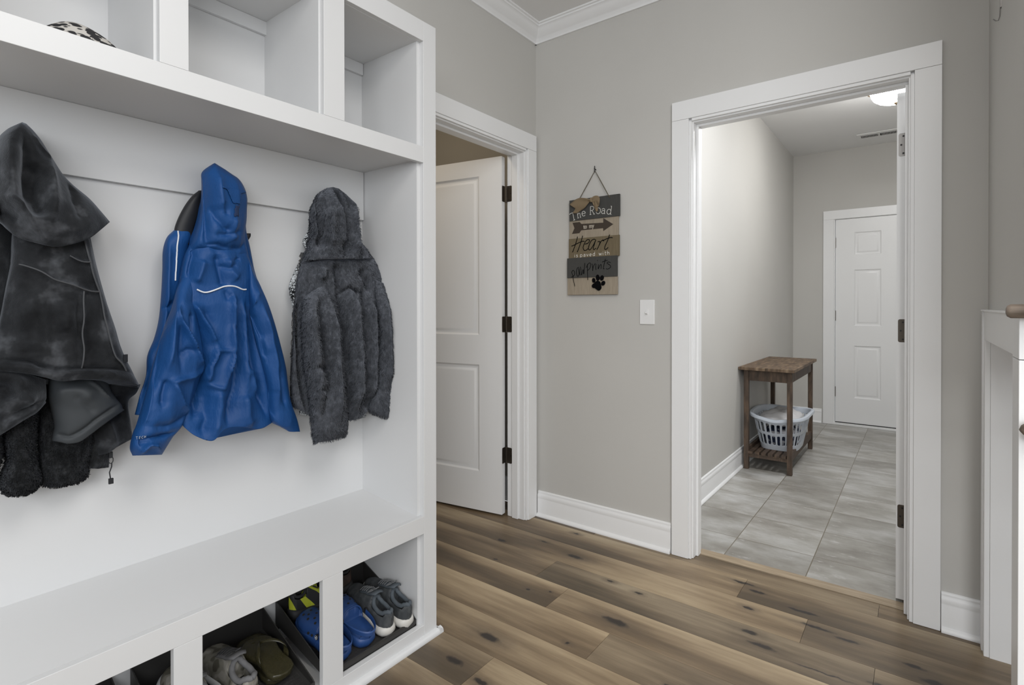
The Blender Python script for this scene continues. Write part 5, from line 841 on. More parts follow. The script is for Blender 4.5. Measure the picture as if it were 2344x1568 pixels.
hy = hs[:, 1:]; sheet_on(D, [hy[0], hy[1], hy[2], hy[3], hy[-2], hy[-1], hy[-1]+[-.01, .03], hy[0]+[0, .03]] if False else hy.tolist(), .0022, .0012, 'hood_tab', M['blue'], bj, .0016)
M['velcro'] = mat('navy_hook_tape', (.012, .03, .09), .9)
vv = unpack(GX['velcro'], -1)[:, 1:]; sheet_on(D, vv.tolist(), .0022, .001, 'hook_tape', M['velcro'], bj)
# sleeve print
def text_mesh(body, size, extrude=0.0002, shear=0.0, weight=0.0, space=1.0):
    cu = bpy.data.curves.new('txt', 'FONT'); cu.body = body; cu.size = size; cu.extrude = extrude; cu.shear = shear; cu.offset = weight; cu.space_character = space
    cu.align_x = 'CENTER'
    o = bpy.data.objects.new('txt', cu); COL.objects.link(o)
    dg = bpy.context.evaluated_depsgraph_get(); me = bpy.data.meshes.new_from_object(o.evaluated_get(dg))
    vs = [tuple(v.co) for v in me.vertices]; fs = [tuple(p.vertices) for p in me.polygons]
    bpy.data.objects.remove(o); bpy.data.curves.remove(cu); bpy.data.meshes.remove(me)
    return vs, fs
tq = unpack(GX['tech'], -1); a0, a1 = tq[0], tq[-1]
vs, fs = text_mesh('TECH', .0100, space=1.5); xs_ = [v[0] for v in vs]; w_ = max(xs_)-min(xs_)
ex = (a1-a0)/np.linalg.norm(a1-a0); L_ = np.linalg.norm(a1-a0)
D2, _ = surf('b_sleeve', .003, .002, 9); D2 = D2.reshape(-1, 3)
out = []
for v in vs:
    s_ = (v[0]-min(xs_))/w_; p = a0+ex*L_*s_+np.array([0, 0, 1])*(v[1]); k = np.argpartition(((D2[:, 1:]-p[1:])**2).sum(1), 12)[:12]
    out.append((D2[k, 0].max()+.0030+v[2], p[1], p[2]))
MB().add(out, fs).build('sleeve_print', mat('silver_print', (.42, .46, .52), .5), bj)

# grey fleece coat with a patterned shirt behind it
shm = mat('black_white_print_fleece', (.5, .52, .53), .9); t_ = NT(shm)
w_ = t_.n('ShaderNodeTexVoronoi'); w_.feature = 'DISTANCE_TO_EDGE'; w_.inputs['Scale'].default_value = 130; t_.l(t_.coord((1, 1, 1)), w_.inputs['Vector'])
t_.base(t_.ramp(t_.math('ADD', w_.outputs['Distance'], t_.math('MULTIPLY', t_.math('SUBTRACT', t_.noise(t_.coord(), 30, 2), .5), .35)), [(.08, (.006, .007, .008)), (.12, (.60, .63, .65))]))
t_.bump(t_.noise(t_.coord(), 300, 3), .5, .003)
ps = thing('patterned_jacket', 'white and black speckled fleece jacket hanging mostly hidden behind the grey furry coat', 'jacket', (-1.69, 1.05, 1.5))
garment('g_shirt', 'body', shm, ps, noise=.003, nscale=14)
gc = thing('fleece_coat', 'charcoal grey furry hooded coat hanging at the right end of the locker', 'coat', (-1.65, 1.06, 1.56))
fk = dict(length=.0080, width=.0013, clump=.009, down=.75)
garment('g_placket', 'zip_placket', M['plac'], gc)
garment('g_body', 'body', M['grayfur'], gc, noise=.003, nscale=14, fur=dict(n=42000, seed=1, **fk))
garment('g_hood', 'hood', M['grayfur'], gc, noise=.003, nscale=14, fur=dict(n=22000, seed=2, **fk))
garment('g_sleeve', 'sleeve', M['grayfur'], gc, noise=.003, nscale=14, fur=dict(n=24000, seed=3, **fk))
garment('g_sleeve_far', 'sleeve', M['grayfur'], gc, noise=.003, nscale=14, fur=dict(n=15000, seed=4, **fk))
q = on_surface('g_placket', crom(unpack(GX['gzip'], -1), 6), .001); q[:, 1] -= .004
MB().tube(q.tolist(), .0016, n=6).build('zipper', M['steel'], gc, smooth=True)

# black sherpa jacket, under the velvet one
sj = thing('sherpa_jacket', 'black shaggy fleece jacket hanging under the charcoal velvet jacket, its cuff and hem showing', 'jacket', (-1.67, .3, 1.5))
fk = dict(length=.0045, width=.0014, clump=.006, down=.5)
garment('s_front', 'front_panel', M['sherpa'], sj)
garment('s_body', 'body', M['sherpa'], sj, noise=.003, fur=dict(n=9000, seed=5, **fk))
garment('s_sleeve', 'sleeve', M['sherpa'], sj, noise=.003, fur=dict(n=9000, seed=6, **fk))
garment('s_left', 'sleeve', M['sherpa'], sj, noise=.003, fur=dict(n=3000, seed=7, **fk))
zq = unpack(GX['zip'], -1); zt = zq[0]
zp = MB(); x0, y0, z0 = zt[0]+.012, zt[1]+.001, zt[2]
zp.box(x0-.003, x0+.002, y0-.004, y0+.004, z0-.012, z0+.004)
ringp = [(x0, y0+.005*math.cos(a), z0-.017+.009*math.sin(a)) for a in np.linspace(0, 2*math.pi, 17)]; zp.tube(ringp, .0012, n=6)
zp.tube([(x0, y0+.002, z0-.024), (x0+.002, y0+.001, z0-.034), (x0, y0-.003, z0-.048), (x0, y0-.001, z0-.064)], .0016, n=6)
zp.obox((x0, y0, z0-.071), [(1, 0, 0), (0, 1, 0), (0, 0, 1)], .003, .005, .007)
zp.build('zipper_pull', M['lining'], sj, bevel=.0006)

# charcoal velvet hooded jacket on top
vj = thing('velvet_jacket', 'charcoal velvet fleece hooded jacket with raised seams hanging at the left', 'jacket', (-1.64, .28, 1.55))
garment('v_arm', 'sleeve', M['velvet'], vj); garment('v_side', 'side_panel', M['velvet'], vj)
garment('v_front', 'front_panel', M['velvet'], vj, noise=.002)
garment('v_flap', 'hem_facing', M['slate'], vj, noise=.001)
garment('v_cuff', 'cuff', M['velvet'], vj, noise=.003)
garment('v_body', 'body', M['velvet'], vj, step=.0030, noise=.003, nscale=9)
garment('v_hood', 'hood', M['velvet'], vj, step=.0032, noise=.002, nscale=10)
M['seam'] = mat('velvet_seam_lit', (.055, .058, .064), .8, sheen=.3)  # paler than the velvet: light caught on the raised seams is painted in
for n, w, a, pts in GK:
    if n == 'v_body' and w <= .004 and a > 0:
        q = on_surface('v_body', crom(unpack(pts, -1), 3), .004)
        for _ in range(3): q[1:-1] = (q[:-2]+q[1:-1]*2+q[2:])/4
        MB().tube(q.tolist(), .0015, n=8).build('seam', M['seam'], vj, smooth=True)
tg = unpack(GX['tag'], -1); c_ = tg.mean(0)
b = MB().obox((c_[0]+.004, c_[1]+.004, c_[2]), [(1, .3, 0), (-.3, 1, 0), (0, 0, 1)], .0008, .0055, .0095); b.build('side_label', M['lining'], vj)
# ------------------------------------------------------------------ shoe trays and shoes
M['tray'] = mat('dark_grey_plastic', (.028, .027, .026), .42); t_ = NT(M['tray'])
w1 = t_.n('ShaderNodeTexWave'); w1.inputs['Scale'].default_value = 28; w1.inputs['Distortion'].default_value = 6; w1.inputs['Detail'].default_value = 1; w1.inputs['Detail Scale'].default_value = 14
t_.l(t_.coord((1, 1, 0)), w1.inputs['Vector']); g_ = t_.n('ShaderNodeNewGeometry'); sx_ = t_.n('ShaderNodeSeparateXYZ'); t_.l(g_.outputs['True Normal'], sx_.inputs[0]); t_.bump(t_.math('MULTIPLY', w1.outputs['Fac'], t_.math('GREATER_THAN', sx_.outputs[2], .9)), .5, .0015)
def tray(y0, y1, label):
    xb, xf, th = -1.716, -1.4165, .0035
    fz = lambda x: .0575 + (xf-x)/(xf-xb)*.066
    wz = lambda x: min(.200, .081 + (xf-.004-x)/(xf-xb)*.120) if x < xf-.012 else .081 - (x-xf+.012)*.4
    b = MB(); n = 24; xs = [xb+(xf-xb)*i/n for i in range(n+1)]
    def ring(x):
        z, w = fz(x), wz(x)
        return [(x, y0, z-th), (x, y0, w), (x, y0+th, w), (x, y0+th, z+.006), (x, y0+th+.006, z), (x, y1-th-.006, z), (x, y1-th, z+.006), (x, y1-th, w), (x, y1, w), (x, y1, z-th)]
    G = [ring(x) for x in xs]; b.grid(G, wrap=True); b.f.append(tuple(range(9, -1, -1))); b.f.append(tuple(n*10+i for i in range(10))); b.mi += [0, 0]
    b.box(xf-th, xf, y0+.002, y1-.002, .054, .0765); b.box(xb, xb+th, y0+.002, y1-.002, .10, .203)
    b.box(xf-.004, xf+.001, y0+.001, y1-.001, .0745, .0775)
    o = b.build('shoe_tray', M['tray'], bevel=.0008); tag(o, label, 'shoe tray', 'dark shoe trays in the locker base'); return o
tray(.945, 1.3015, 'dark grey plastic shoe tray in the right shoe cubby, holding blue clogs and sneakers')
tray(.530, .902, 'dark grey plastic shoe tray in the middle shoe cubby, holding a tan sneaker and flip-flops')
tray(.115, .487, 'dark grey plastic shoe tray in the left shoe cubby, under a tan sneaker')

def fl(x, tab):
    xs = [a for a, _ in tab]; return float(np.interp(x, xs, [b for _, b in tab]))
def pose(heel, yaw, pitch, z):
    """shoe axes: length runs from the heel towards the toe"""
    c, s = math.cos(yaw), math.sin(yaw); cp, sp = math.cos(pitch), math.sin(pitch)
    ex = Vector((-c*cp, -s*cp, sp)); ey = Vector((s, -c, 0)); ez = ex.cross(ey)
    if ez.z < 0: ez = -ez
    return Matrix(((ex.x, ey.x, ez.x, heel[0]), (ex.y, ey.y, ez.y, heel[1]), (ex.z, ey.z, ez.z, z), (0, 0, 0, 1)))
WID = [(0, 0), (.004, .012), (.012, .022), (.03, .0295), (.07, .031), (.12, .031), (.16, .036), (.19, .040), (.22, .039), (.245, .032), (.260, .021), (.268, .009), (.270, 0)]
def sole_mesh(L, sc, z0, z1, flare=.003, n=60, toe=.008, heelup=.0):
    G = []
    for (dz, fl_) in ((0, -.004), (.15, .000), (.5, flare), (.85, flare*.6), (1, -.001)):
        row = []
        for k in range(n):
            a = 2*math.pi*k/n; u = (1-math.cos(a))/2; x = u*.270; w = fl(x, WID)*sc
            w = max(w+fl_, .0008); y = w*(1 if a < math.pi else -1)*(1 if 0 < k < n/2 or k > n/2 else 0)
            xx = x + (fl_ if x > .13 else -fl_)
            lift = toe*max(0, (x-.20)/.07)**2 * (1-dz*.3)
            row.append((xx*L/.270, y, z0+(z1-z0)*dz+lift+.003*math.sin(x*22)*dz+heelup*dz*max(0, 1-x/.075)**1.2))
        G.append(row)
    b = MB(); b.grid(G, wrap=True); b.f.append(tuple(range(n-1, -1, -1))); b.f.append(tuple(4*n+i for i in range(n))); b.mi += [0, 0]; return b
def upper_mesh(L, sc, z0, hs, op0, op1, opw, depth, n=48, m=96, rim=.0):
    """closed arches from heel to toe, pressed in where the foot goes"""
    G = []
    for i in range(m+1):
        u = i/m; u = u*u*(3-2*u)*.55+u*.45; x = u*.270; w = max(fl(x, WID)*sc-.0015, .0006); h = fl(x, hs); row = []
        for k in range(n+1):
            a = math.pi*k/n; c = math.cos(a); s = math.sin(a); y = w*math.copysign(abs(c)**.75, c); z = h*abs(s)**.62
            inn = 0
            if op0 < x < op1:
                e = min((x-op0)/.016, (op1-x)/.016, 1); e = e*e*(3-2*e); q = abs(a-math.pi/2); ww = opw*min(1, e*1.2)
                inn = max(0, min(1, (ww-q)/.16)); inn = inn*inn*(3-2*inn)*e
            if inn > 0:
                y2 = y*(.78); z = z*(1-inn)+(max(h-depth, .012))*inn; y = y*(1-inn*.12)
            elif op0-.02 < x < op1+.02: z += 0
            row.append((x*L/.270, y, z0+z+.004*max(0, (x-.2)/.07)**2))
        G.append(row)
    b = MB(); b.grid(G); return b
def sneaker(heel, yaw, pitch, z, L, label, cat, mats, grp=None, sc=1.0, laces=True, foxing=None, mirror=False):
    up, lin, sole, lace, acc = mats; P = pose(heel, yaw, pitch, z)
    t = thing('sneaker', label, cat, tuple(P.translation), grp)
    hs = [(0, .054), (.006, .066), (.02, .071), (.05, .062), (.085, .064), (.11, .080), (.135, .077), (.17, .060), (.21, .043), (.245, .033), (.262, .022), (.270, .004)]
    place(sole_mesh(L, sc, 0, .026, flare=.0055, heelup=.013), P).build('sole', sole, t, smooth=True, angle=60)
    b = upper_mesh(L, sc*.97, .020, hs, .011, .108, .92, .060); place(b, P).build('upper', up, t, smooth=True, angle=80)
    # padded collar ring around the opening
    pts = []
    for k in range(41):
        a = 2*math.pi*k/40; x = .0585-.0465*math.cos(a); w = max(fl(x, WID)*sc-.009, .004)
        y = w*.80*math.sin(a)/max(.25, math.sin(math.acos(max(-1, min(1, -math.cos(a))))) if 0 < k < 40 and k != 20 else .25) if False else (w*.86*math.copysign(abs(math.sin(a))**.8, math.sin(a)))
        h = fl(x, hs); pts.append((x*L/.270, y, .020+h*(.93 if .02 < x < .105 else .99)-(.006 if .03 < x < .10 else 0)))
    place(MB().tube(pts, .0068*sc, n=12), P).build('collar', lin, t, smooth=True)
    ins = []
    place(MB().add([(x*L/.27, fl(x, WID)*sc*.7*s_, .034) for x in np.linspace(.012, .13, 12) for s_ in (-1, 1)], [(2*i, 2*i+1, 2*i+3, 2*i+2) for i in range(11)]), P).build('insole', M['black'], t)  # insole coloured black so the inside of the opening reads as shade
    # tongue and laces
    tp = []
    for i in range(9):
        x = .094+.085*i/8; h = fl(x, hs); tp.append([((x-(.006 if i == 0 else 0))*L/.27, y*(.022-.006*(i == 0))*sc, .0245+h-(.001+.006*y*y)+(.026, .014, .005, 0, 0, 0, 0, 0, 0)[i]) for y in (-1, -.6, 0, .6, 1)])
    g = MB().grid(tp); o = place(g, P).build('tongue', lin, t, smooth=True, angle=80); o.modifiers.new('s', 'SOLIDIFY').thickness = .004
    if laces:
        b = MB()
        for i in range(5):
            x = .122+.012*i; h = fl(x, hs); w = .017*sc
            b.tube([(x*L/.27, -w, .0225+h-.005), ((x+.003)*L/.27, -w*.4, .0275+h), ((x+.006)*L/.27, w*.4, .0275+h), ((x+.009)*L/.27, w, .0225+h-.005)], .0019, n=6)
        b.tube([(.118*L/.27, 0, .030+fl(.118, hs)), (.110*L/.27, .012, .036+fl(.11, hs)), (.118*L/.27, .021, .030+fl(.12, hs)), (.124*L/.27, .004, .029+fl(.12, hs))], .0017, n=6)
        b.tube([(.118*L/.27, 0, .030+fl(.118, hs)), (.112*L/.27, -.012, .037+fl(.11, hs)), (.122*L/.27, -.020, .029+fl(.12, hs)), (.132*L/.27, -.026, .018+fl(.13, hs))], .0017, n=6)
        place(b, P).build('laces', lace, t, smooth=True)
    return t
mk_ = lambda n, c, r=.7, **k: mat(n, c, r, **k)
def camo(name, cols, sc):
    m = mat(name, cols[0], .75); t = NT(m); n = t.noise(t.coord(), sc, 1); t.base(t.ramp(n, [(.40, cols[0]), (.46, cols[1]), (.54, cols[1]), (.60, cols[2])]))
    t.bump(t.noise(t.coord(), 500, 2), .3, .001); return m
grey_up = camo('grey_knit_upper', [(.045, .05, .055), (.06, .066, .07), (.075, .08, .085)], 40)
grey_lin = mk_('slate_lining', (.075, .09, .105), .8); white_sole = mk_('white_rubber_sole', (.60, .585, .55), .45)
grey_acc = mk_('charcoal_counter', (.055, .06, .065), .6); lace_g = mk_('grey_laces', (.14, .145, .15), .8)
sneaker((-1.430, 1.190), -.10, math.radians(12.4), .0615, .262, 'grey sneaker with white sole beside the blue clogs, toe to the back', 'sneaker', (grey_up, grey_lin, white_sole, lace_g, grey_acc), 'grey sneakers with white soles', 1.02)
sneaker((-1.418, 1.263), -.08, math.radians(12.4), .0595, .262, 'grey sneaker with white sole at the right end of the shoe tray', 'sneaker', (grey_up, grey_lin, white_sole, lace_g, grey_acc), 'grey sneakers with white soles', 1.02)
tan_up = camo('tan_olive_suede', [(.085, .08, .06), (.20, .19, .16), (.30, .285, .255)], 26)
tan_lin = mk_('grey_padded_lining', (.16, .16, .165), .85); tan_sole = mk_('pale_rubber_sole', (.52, .53, .54), .5); tan_acc = mk_('light_grey_heel', (.33, .33, .335), .5)
sneaker((-1.474, .738), .04, math.radians(12.4), .0700, .242, 'tan and light grey sneaker beside the olive flip-flops in the middle shoe cubby', 'sneaker', (tan_up, tan_lin, tan_sole, mk_('dark_laces', (.05, .05, .05)), tan_acc), 'tan and grey sneakers', 1.16)
sneaker((-1.462, .628), .03, math.radians(12.4), .0680, .250, 'tan and light grey sneaker partly hidden behind the post left of the middle shoe cubby', 'sneaker', (tan_up, tan_lin, tan_sole, mk_('dark_laces', (.05, .05, .05)), tan_acc), 'tan and grey sneakers', 1.12)
sneaker((-1.462, .430), .02, math.radians(12.4), .0680, .250, 'tan sneaker seen at the right side of the left shoe cubby', 'sneaker', (tan_up, tan_lin, tan_sole, mk_('dark_laces', (.05, .05, .05)), tan_acc), None, 1.16)
yel = mat('black_yellow_mesh', (.02, .02, .02), .6); t_ = NT(yel)
wv = t_.n('ShaderNodeTexWave'); wv.inputs['Scale'].default_value = 9; wv.inputs['Distortion'].default_value = 5; wv.inputs['Detail'].default_value = 0; wv.bands_direction = 'DIAGONAL'; t_.l(t_.coord(), wv.inputs['Vector'])
t_.base(t_.ramp(wv.outputs['Fac'], [(.62, (.014, .014, .015)), (.66, (.42, .46, .03))]))
sneaker((-1.678, .972), -math.pi/2, math.radians(0), .132, .150, 'black and bright yellow sneaker lying crosswise behind the left blue clog', 'sneaker', (yel, mk_('black_lining', (.02, .02, .02)), mk_('black_sole', (.02, .02, .022)), mk_('yellow_laces', (.42, .46, .03)), mk_('black_heel', (.02, .02, .02))), None, .78)
br = camo('dark_brown_leather', [(.030, .018, .012), (.045, .026, .018), (.06, .032, .022)], 30); blk = mk_('black_rubber_sole', (.015, .014, .013), .6)

# clogs
M['clog'] = mat('blue_foam', (.022, .066, .215), .45); t_ = NT(M['clog']); t_.bump(t_.noise(t_.coord(), 600, 2), .12, .0006)
def clog(heel, yaw, pitch, z, L, label, side):
    P = pose(heel, yaw, pitch, z); sc = 1.22
    t = thing('clog', label, 'clog', tuple(P.translation), 'blue foam clogs')
    place(sole_mesh(L, sc, 0, .034, .004, toe=.012), P).build('sole', M['clog'], t, smooth=True, angle=60)
    hs = [(0, .034), (.004, .040), (.02, .042), (.07, .038), (.10, .040), (.118, .058), (.135, .063), (.17, .060), (.21, .052), (.245, .042), (.262, .028), (.270, .006)]
    ub = upper_mesh(L, sc*1.03, .016, hs, .006, .128, 1.25, .040, m=60)
    # rolled lip round the front of the opening
    pts = []
    for k in range(25):
        a = math.pi*k/24; w = fl(.122, WID)*sc*1.03; pts.append(((.112+.012*math.sin(a))*L/.27, w*math.copysign(abs(math.cos(a))**.75, math.cos(a)), .017+fl(.112+.012*math.sin(a), hs)*abs(math.sin(a))**.62+.001))
    place(MB().tube(pts, .0028, n=8), P).build('rim', M['clog'], t, smooth=True)
    # vent holes, none cut: dark discs paint the shade inside them
    b = MB(); b.v = ub.v; b.f = ub.f; b.mi = ub.mi
    for (hx, hy) in ((.150, 0), (.150, .5), (.150, -.5), (.170, .26), (.170, -.26), (.190, 0), (.190, .48), (.190, -.48), (.208, .24), (.208, -.24), (.224, 0), (.226, .42), (.226, -.42)):
        a = math.pi/2 - hy*1.15; w = fl(hx, WID)*sc*1.03; h = fl(hx, hs); c_ = math.cos(a); s_ = math.sin(a)
        p = Vector((hx*L/.27, w*math.copysign(abs(c_)**.75, c_), .016+h*abs(s_)**.62+.004*max(0, (hx-.2)/.07)**2)); n_ = Vector((.10, c_*.9, s_)).normalized()
        b.cyl(p-n_*.004, p+n_*.0006, .0042, n=12, mi=1)
    for sx in (-1, 1):
        for hx in (.140, .158):
            w = fl(hx, WID)*sc*1.03; b.cyl((hx*L/.27, sx*(w-.004), .040), (hx*L/.27, sx*(w+.0008), .040), .0040, n=12, mi=1)
    place(b, P).build('upper', [M['clog'], M['shadowgap']], t, smooth=True, angle=80)
    # heel strap
    G = []
    for k in range(33):
        a = math.pi*(k/32); x = .100-(.100+.010)*math.sin(a); w = fl(.075, WID)*sc+.005
        y = w*math.cos(a)*(1.0 if abs(math.cos(a)) > .3 else 1); zc = .050+.004*math.sin(a)-(.0)
        n_ = Vector((-math.sin(a), math.cos(a), 0)); row = []
        for (dz, dn) in ((-.009, 0), (-.006, .003), (.006, .003), (.009, 0), (.006, -.001), (-.006, -.001)):
            row.append((x*L/.27+n_.x*dn, y+n_.y*dn, .004+zc+dz))
        G.append(row)
    place(MB().grid(G, wrap=True), P).build('heel_strap', M['clog'], t, smooth=True)
    for sy in (-1, 1):
        w = fl(.100, WID)*sc+.0085
        r = place(MB().cyl((.104*L/.27, sy*(w-.004), .056), (.104*L/.27, sy*(w+.0025), .056), .0082, n=20), P).build('rivet', M['black'], t, bevel=.0005)
        b = MB(); b.lathe([(.0058, 0), (.0066, 0), (.0066, .0005), (.0058, .0005), (.0058, 0)], (0, 0, 0), n=20)
        b.obox((0.0005, .0010, .0003), [(1, 1.0, 0), (-1, 1, 0), (0, 0, 1)], .0012, .0036, .0004); b.obox((-.0020, -.0012, .0003), [(1, .2, 0), (-.2, 1, 0), (0, 0, 1)], .0022, .0010, .0004); b.obox((.0022, -.0022, .0003), [(1, -.6, 0), (.6, 1, 0), (0, 0, 1)], .0020, .0009, .0004)
        b.v = [(.104*L/.27+v[0], sy*(w+.0025+v[2]), .056+v[1]) for v in b.v]; place(b, P).build('rivet_emblem', M['reflect'], r)
    return t
clog((-1.442, 1.112), -.05, math.radians(12.4), .0625, .240, 'blue foam clog next to the grey sneakers, opening towards the front', 1)
clog((-1.442, 1.020), .02, math.radians(12.4), .0625, .235, 'blue foam clog crossing behind the post between the middle and right shoe cubbies', -1)

# dark brown shoe lying behind the clogs
sneaker((-1.680, 1.215), math.pi/2, 0, .140, .130, 'dark brown leather shoe at the back of the shoe tray behind the blue clogs', 'shoe', (br, blk, blk, blk, br), None, .80, laces=False)

# olive flip-flops, one on top of the other
M['olive'] = mat('olive_glitter_rubber', (.040, .036, .015), .26); t_ = NT(M['olive'])
n_ = t_.noise(t_.coord(), 900, 2, .8); t_.base(t_.ramp(n_, [(.40, (.022, .020, .009)), (.60, (.048, .043, .020)), (.72, (.12, .11, .06))])); t_.bump(n_, .25, .0006)
def flipflop(heel, yaw, pitch, z, L, label, strap, wave=0.0):
    P = pose(heel, yaw, pitch, z); t = thing('flip_flop', label, 'flip-flop', tuple(P.translation), None)
    n = 90; W = [(0, 0), (.004, .016), (.02, .031), (.05, .036), (.10, .034), (.14, .036), (.19, .045), (.22, .046), (.245, .040), (.262, .026), (.270, 0)]
    G = []
    for (dz, o_) in ((0, -.004), (.2, -.0005), (.6, 0), (.9, -.001), (1.0, -.005), (.96, -.012), (.95, -.03)):
        row = []
        for k in range(n):
            a = 2*math.pi*k/n; x = .27*(1-math.cos(a))/2; w = max(fl(x, W)*1.12+o_, .0004); sg = math.copysign(1, math.sin(a)) if k not in (0, n//2) else 0
            zz = .020*dz + wave*(.5-.5*math.cos((x/.27)*4.4))*(1 if sg > 0 else .3)
            row.append(((min(max(x, -o_ if x < .135 else 0), .27+o_ if x > .135 else 1))*L/.27, sg*w, zz))
        G.append(row)
    b = MB().grid(G, wrap=True); b.f.append(tuple(range(n-1, -1, -1))); b.f.append(tuple(6*n+i for i in range(n))); b.mi += [0, 0]
    place(b, P).build('sole', M['olive'], t, smooth=True, angle=70)
    if strap:
        b = MB()
        for sy in (-1, 1):
            pts = [(.095, sy*.038, .016), (.105, sy*.041, .030), (.125, sy*.037, .042), (.155, sy*.024, .049), (.185, sy*.010, .044), (.205, 0, .034), (.210, 0, .018)]
            G = []
            pp = crom(np.array(pts), 5); 
            for i, p in enumerate(pp):
                h = .009*(1-i/len(pp))+.004; G.append([(p[0]*L/.27-h, p[1]*1.1, p[2]-.001), (p[0]*L/.27-h*.5, p[1]*1.1, p[2]+.003), (p[0]*L/.27+h*.5, p[1]*1.1, p[2]+.003), (p[0]*L/.27+h, p[1]*1.1, p[2]-.001), (p[0]*L/.27, p[1]*1.1, p[2]-.003)])
            b.grid(G, wrap=True)
        place(b, P).build('strap', M['olive'], t, smooth=True, angle=80)
    return t
flipflop((-1.494, .838), .0, math.radians(12.4), .0780, .205, 'olive glittery flip-flop lying underneath another one in the middle shoe cubby', False)
flipflop((-1.472, .842), .10, math.radians(12.4), .0975, .180, 'olive glittery flip-flop on top of its pair, beside the tan sneaker', True, .007)
# ------------------------------------------------------------------ wall sign
sg = thing('wall_sign', 'hanging sign of five stacked wooden boards with lettering, a paw print and a burlap bow', 'sign', (-1.36, 2.505, 1.25))
def wood(name, c, amp=.12, sc=1.0):
    m = mat(name, c, .7); t = NT(m); n = t.noise(t.coord((14*sc, 14*sc, 90*sc) if False else (70*sc, 14, 8*sc)), 1.5, 4, .6)
    t.base(t.ramp(n, [(.3, tuple(x*(1-amp) for x in c)), (.7, tuple(x*(1+amp) for x in c))])); return m
M['bd_dark'] = wood('charcoal_board', (.052, .052, .049), .1); M['bd_light'] = wood('limed_board', (.33, .28, .215)); M['bd_tan'] = wood('olive_tan_board', (.155, .122, .072)); M['bd_edge'] = wood('board_edge', (.07, .055, .04))
M['ink'] = mat('black_ink', (.004, .004, .005), .9, spec=.05); M['chalk'] = mat('white_lettering', (.72, .71, .67), .7); M['brown'] = mat('brown_ink', (.050, .036, .026), .6); M['cream'] = mat('cream_lettering', (.50, .45, .38), .7)
bds = [(-1.503, -1.208, 1.642, 1.7535, 'bd_dark', 2.4865), (-1.506, -1.218, 1.5455, 1.6435, 'bd_light', 2.4925), (-1.508, -1.212, 1.442, 1.547, 'bd_tan', 2.4895), (-1.517, -1.222, 1.337, 1.443, 'bd_dark', 2.4865), (-1.518, -1.223, 1.2455, 1.337, 'bd_light', 2.4925)]
for x0, x1, z0, z1, mm, yf in bds:
    MB().box(x0, x1, yf, yf+.010, z0, z1).build('board', M[mm], sg, bevel=.0009)
MB().box(-1.47, -1.44, 2.500, 2.5095, 1.26, 1.74).box(-1.28, -1.25, 2.500, 2.5095, 1.26, 1.74).build('backing_strip', M['bd_edge'], sg)
def px(u, v, s, ox, oy, y):                 # lettering is laid out on the board plane from measured points
    return u, v
# board plane mapping: sign coordinates (a, b), a from 0 at the left to 1 at the right, b in metres of height
def S2(a, b, y=2.4855): return (-1.508+a*.29, y, b)
SN = [0]
def stroke(b, pts, r, y, flat=.0004, smooth=4):
    SN[0] = (SN[0]+1) % 12; y = y - SN[0]*.00006
    q = crom(np.array([S2(a, c, y) for a, c in pts]), smooth) if len(pts) > 2 else np.array([S2(a, c, y) for a, c in pts])
    n = len(q); L = []; R_ = []
    for i in range(n):
        d = q[min(i+1, n-1)]-q[max(i-1, 0)]; d /= max(np.linalg.norm(d), 1e-9); nn = np.array([-d[2], 0, d[0]]); L.append(q[i]+nn*r); R_.append(q[i]-nn*r)
    V = [tuple(p) for p in L]+[tuple(p) for p in R_]; V += [(p[0], p[1]+flat, p[2]) for p in V]
    m = 2*n; F = [(i, i+1, n+i+1, n+i) for i in range(n-1)] + [(i+m, n+i+m, n+i+1+m, i+1+m) for i in range(n-1)]
    F += [(i, i+m, i+1+m, i+1) for i in range(n-1)] + [(n+i, n+i+1, n+i+1+m, n+i+m) for i in range(n-1)]
    F += [(0, n, n+m, m), (n-1, n-1+m, 2*n-1+m, 2*n-1)]
    b.add(V, F)
def ell(cx, cy, rx, ry, a0=0, a1=360, n=14, rot=0):
    out = []
    for i in range(n+1):
        t = math.radians(a0+(a1-a0)*i/n); x, y = rx*math.cos(t), ry*math.sin(t); c, s = math.cos(rot), math.sin(rot); out.append((cx+(x*c-y*s)/.29, cy+x*s+y*c))
    return out
# "The Road" in a slightly arched thin letter; positions in metres along the board (divide by .29)
def letters(b, spec, r, y, k=1.0):
    for (ox, oz, rot, strokes) in spec:
        c, s = math.cos(rot), math.sin(rot)
        for st in strokes:
            stroke(b, [((ox+k*(x*c-z*s))/.29, oz+k*(x*s+z*c)) for x, z in st], r, y)
def arc(cx, cz, rx, rz, a0, a1, n=12): return [(cx+rx*math.cos(math.radians(a0+(a1-a0)*i/n)), cz+rz*math.sin(math.radians(a0+(a1-a0)*i/n))) for i in range(n+1)]
b = MB()
H_ = .034
T_ = [[(-.015, H_-.004), (-.013, H_), (.013, H_), (.015, H_-.004)], [(0, H_), (0, 0)], [(-.005, 0), (.005, 0)]]
h_ = [[(0, 0), (0, H_)], [(0, .013), (.005, .020), (.011, .018), (.012, .012), (.012, 0)], [(-.003, 0), (.003, 0)], [(.009, 0), (.015, 0)]]
e_ = [[(0, .011), (.017, .011)] , arc(.0085, .0105, .0085, .0105, 0, 320)]
R_ = [[(0, 0), (0, H_)], [(0, H_), (.010, H_), (.016, H_-.005), (.015, H_-.013), (.008, H_-.017), (0, H_-.017)], [(.007, H_-.017), (.018, 0)], [(-.004, 0), (.004, 0)], [(.014, 0), (.021, 0)]]
o_ = [arc(.011, .0125, .0105, .0125, 0, 360, 18)]
a_ = [[(.001, .018), (.006, .022), (.013, .021), (.015, .014), (.015, .002), (.018, 0)], arc(.008, .0075, .007, .0068, 20, 360, 12)]
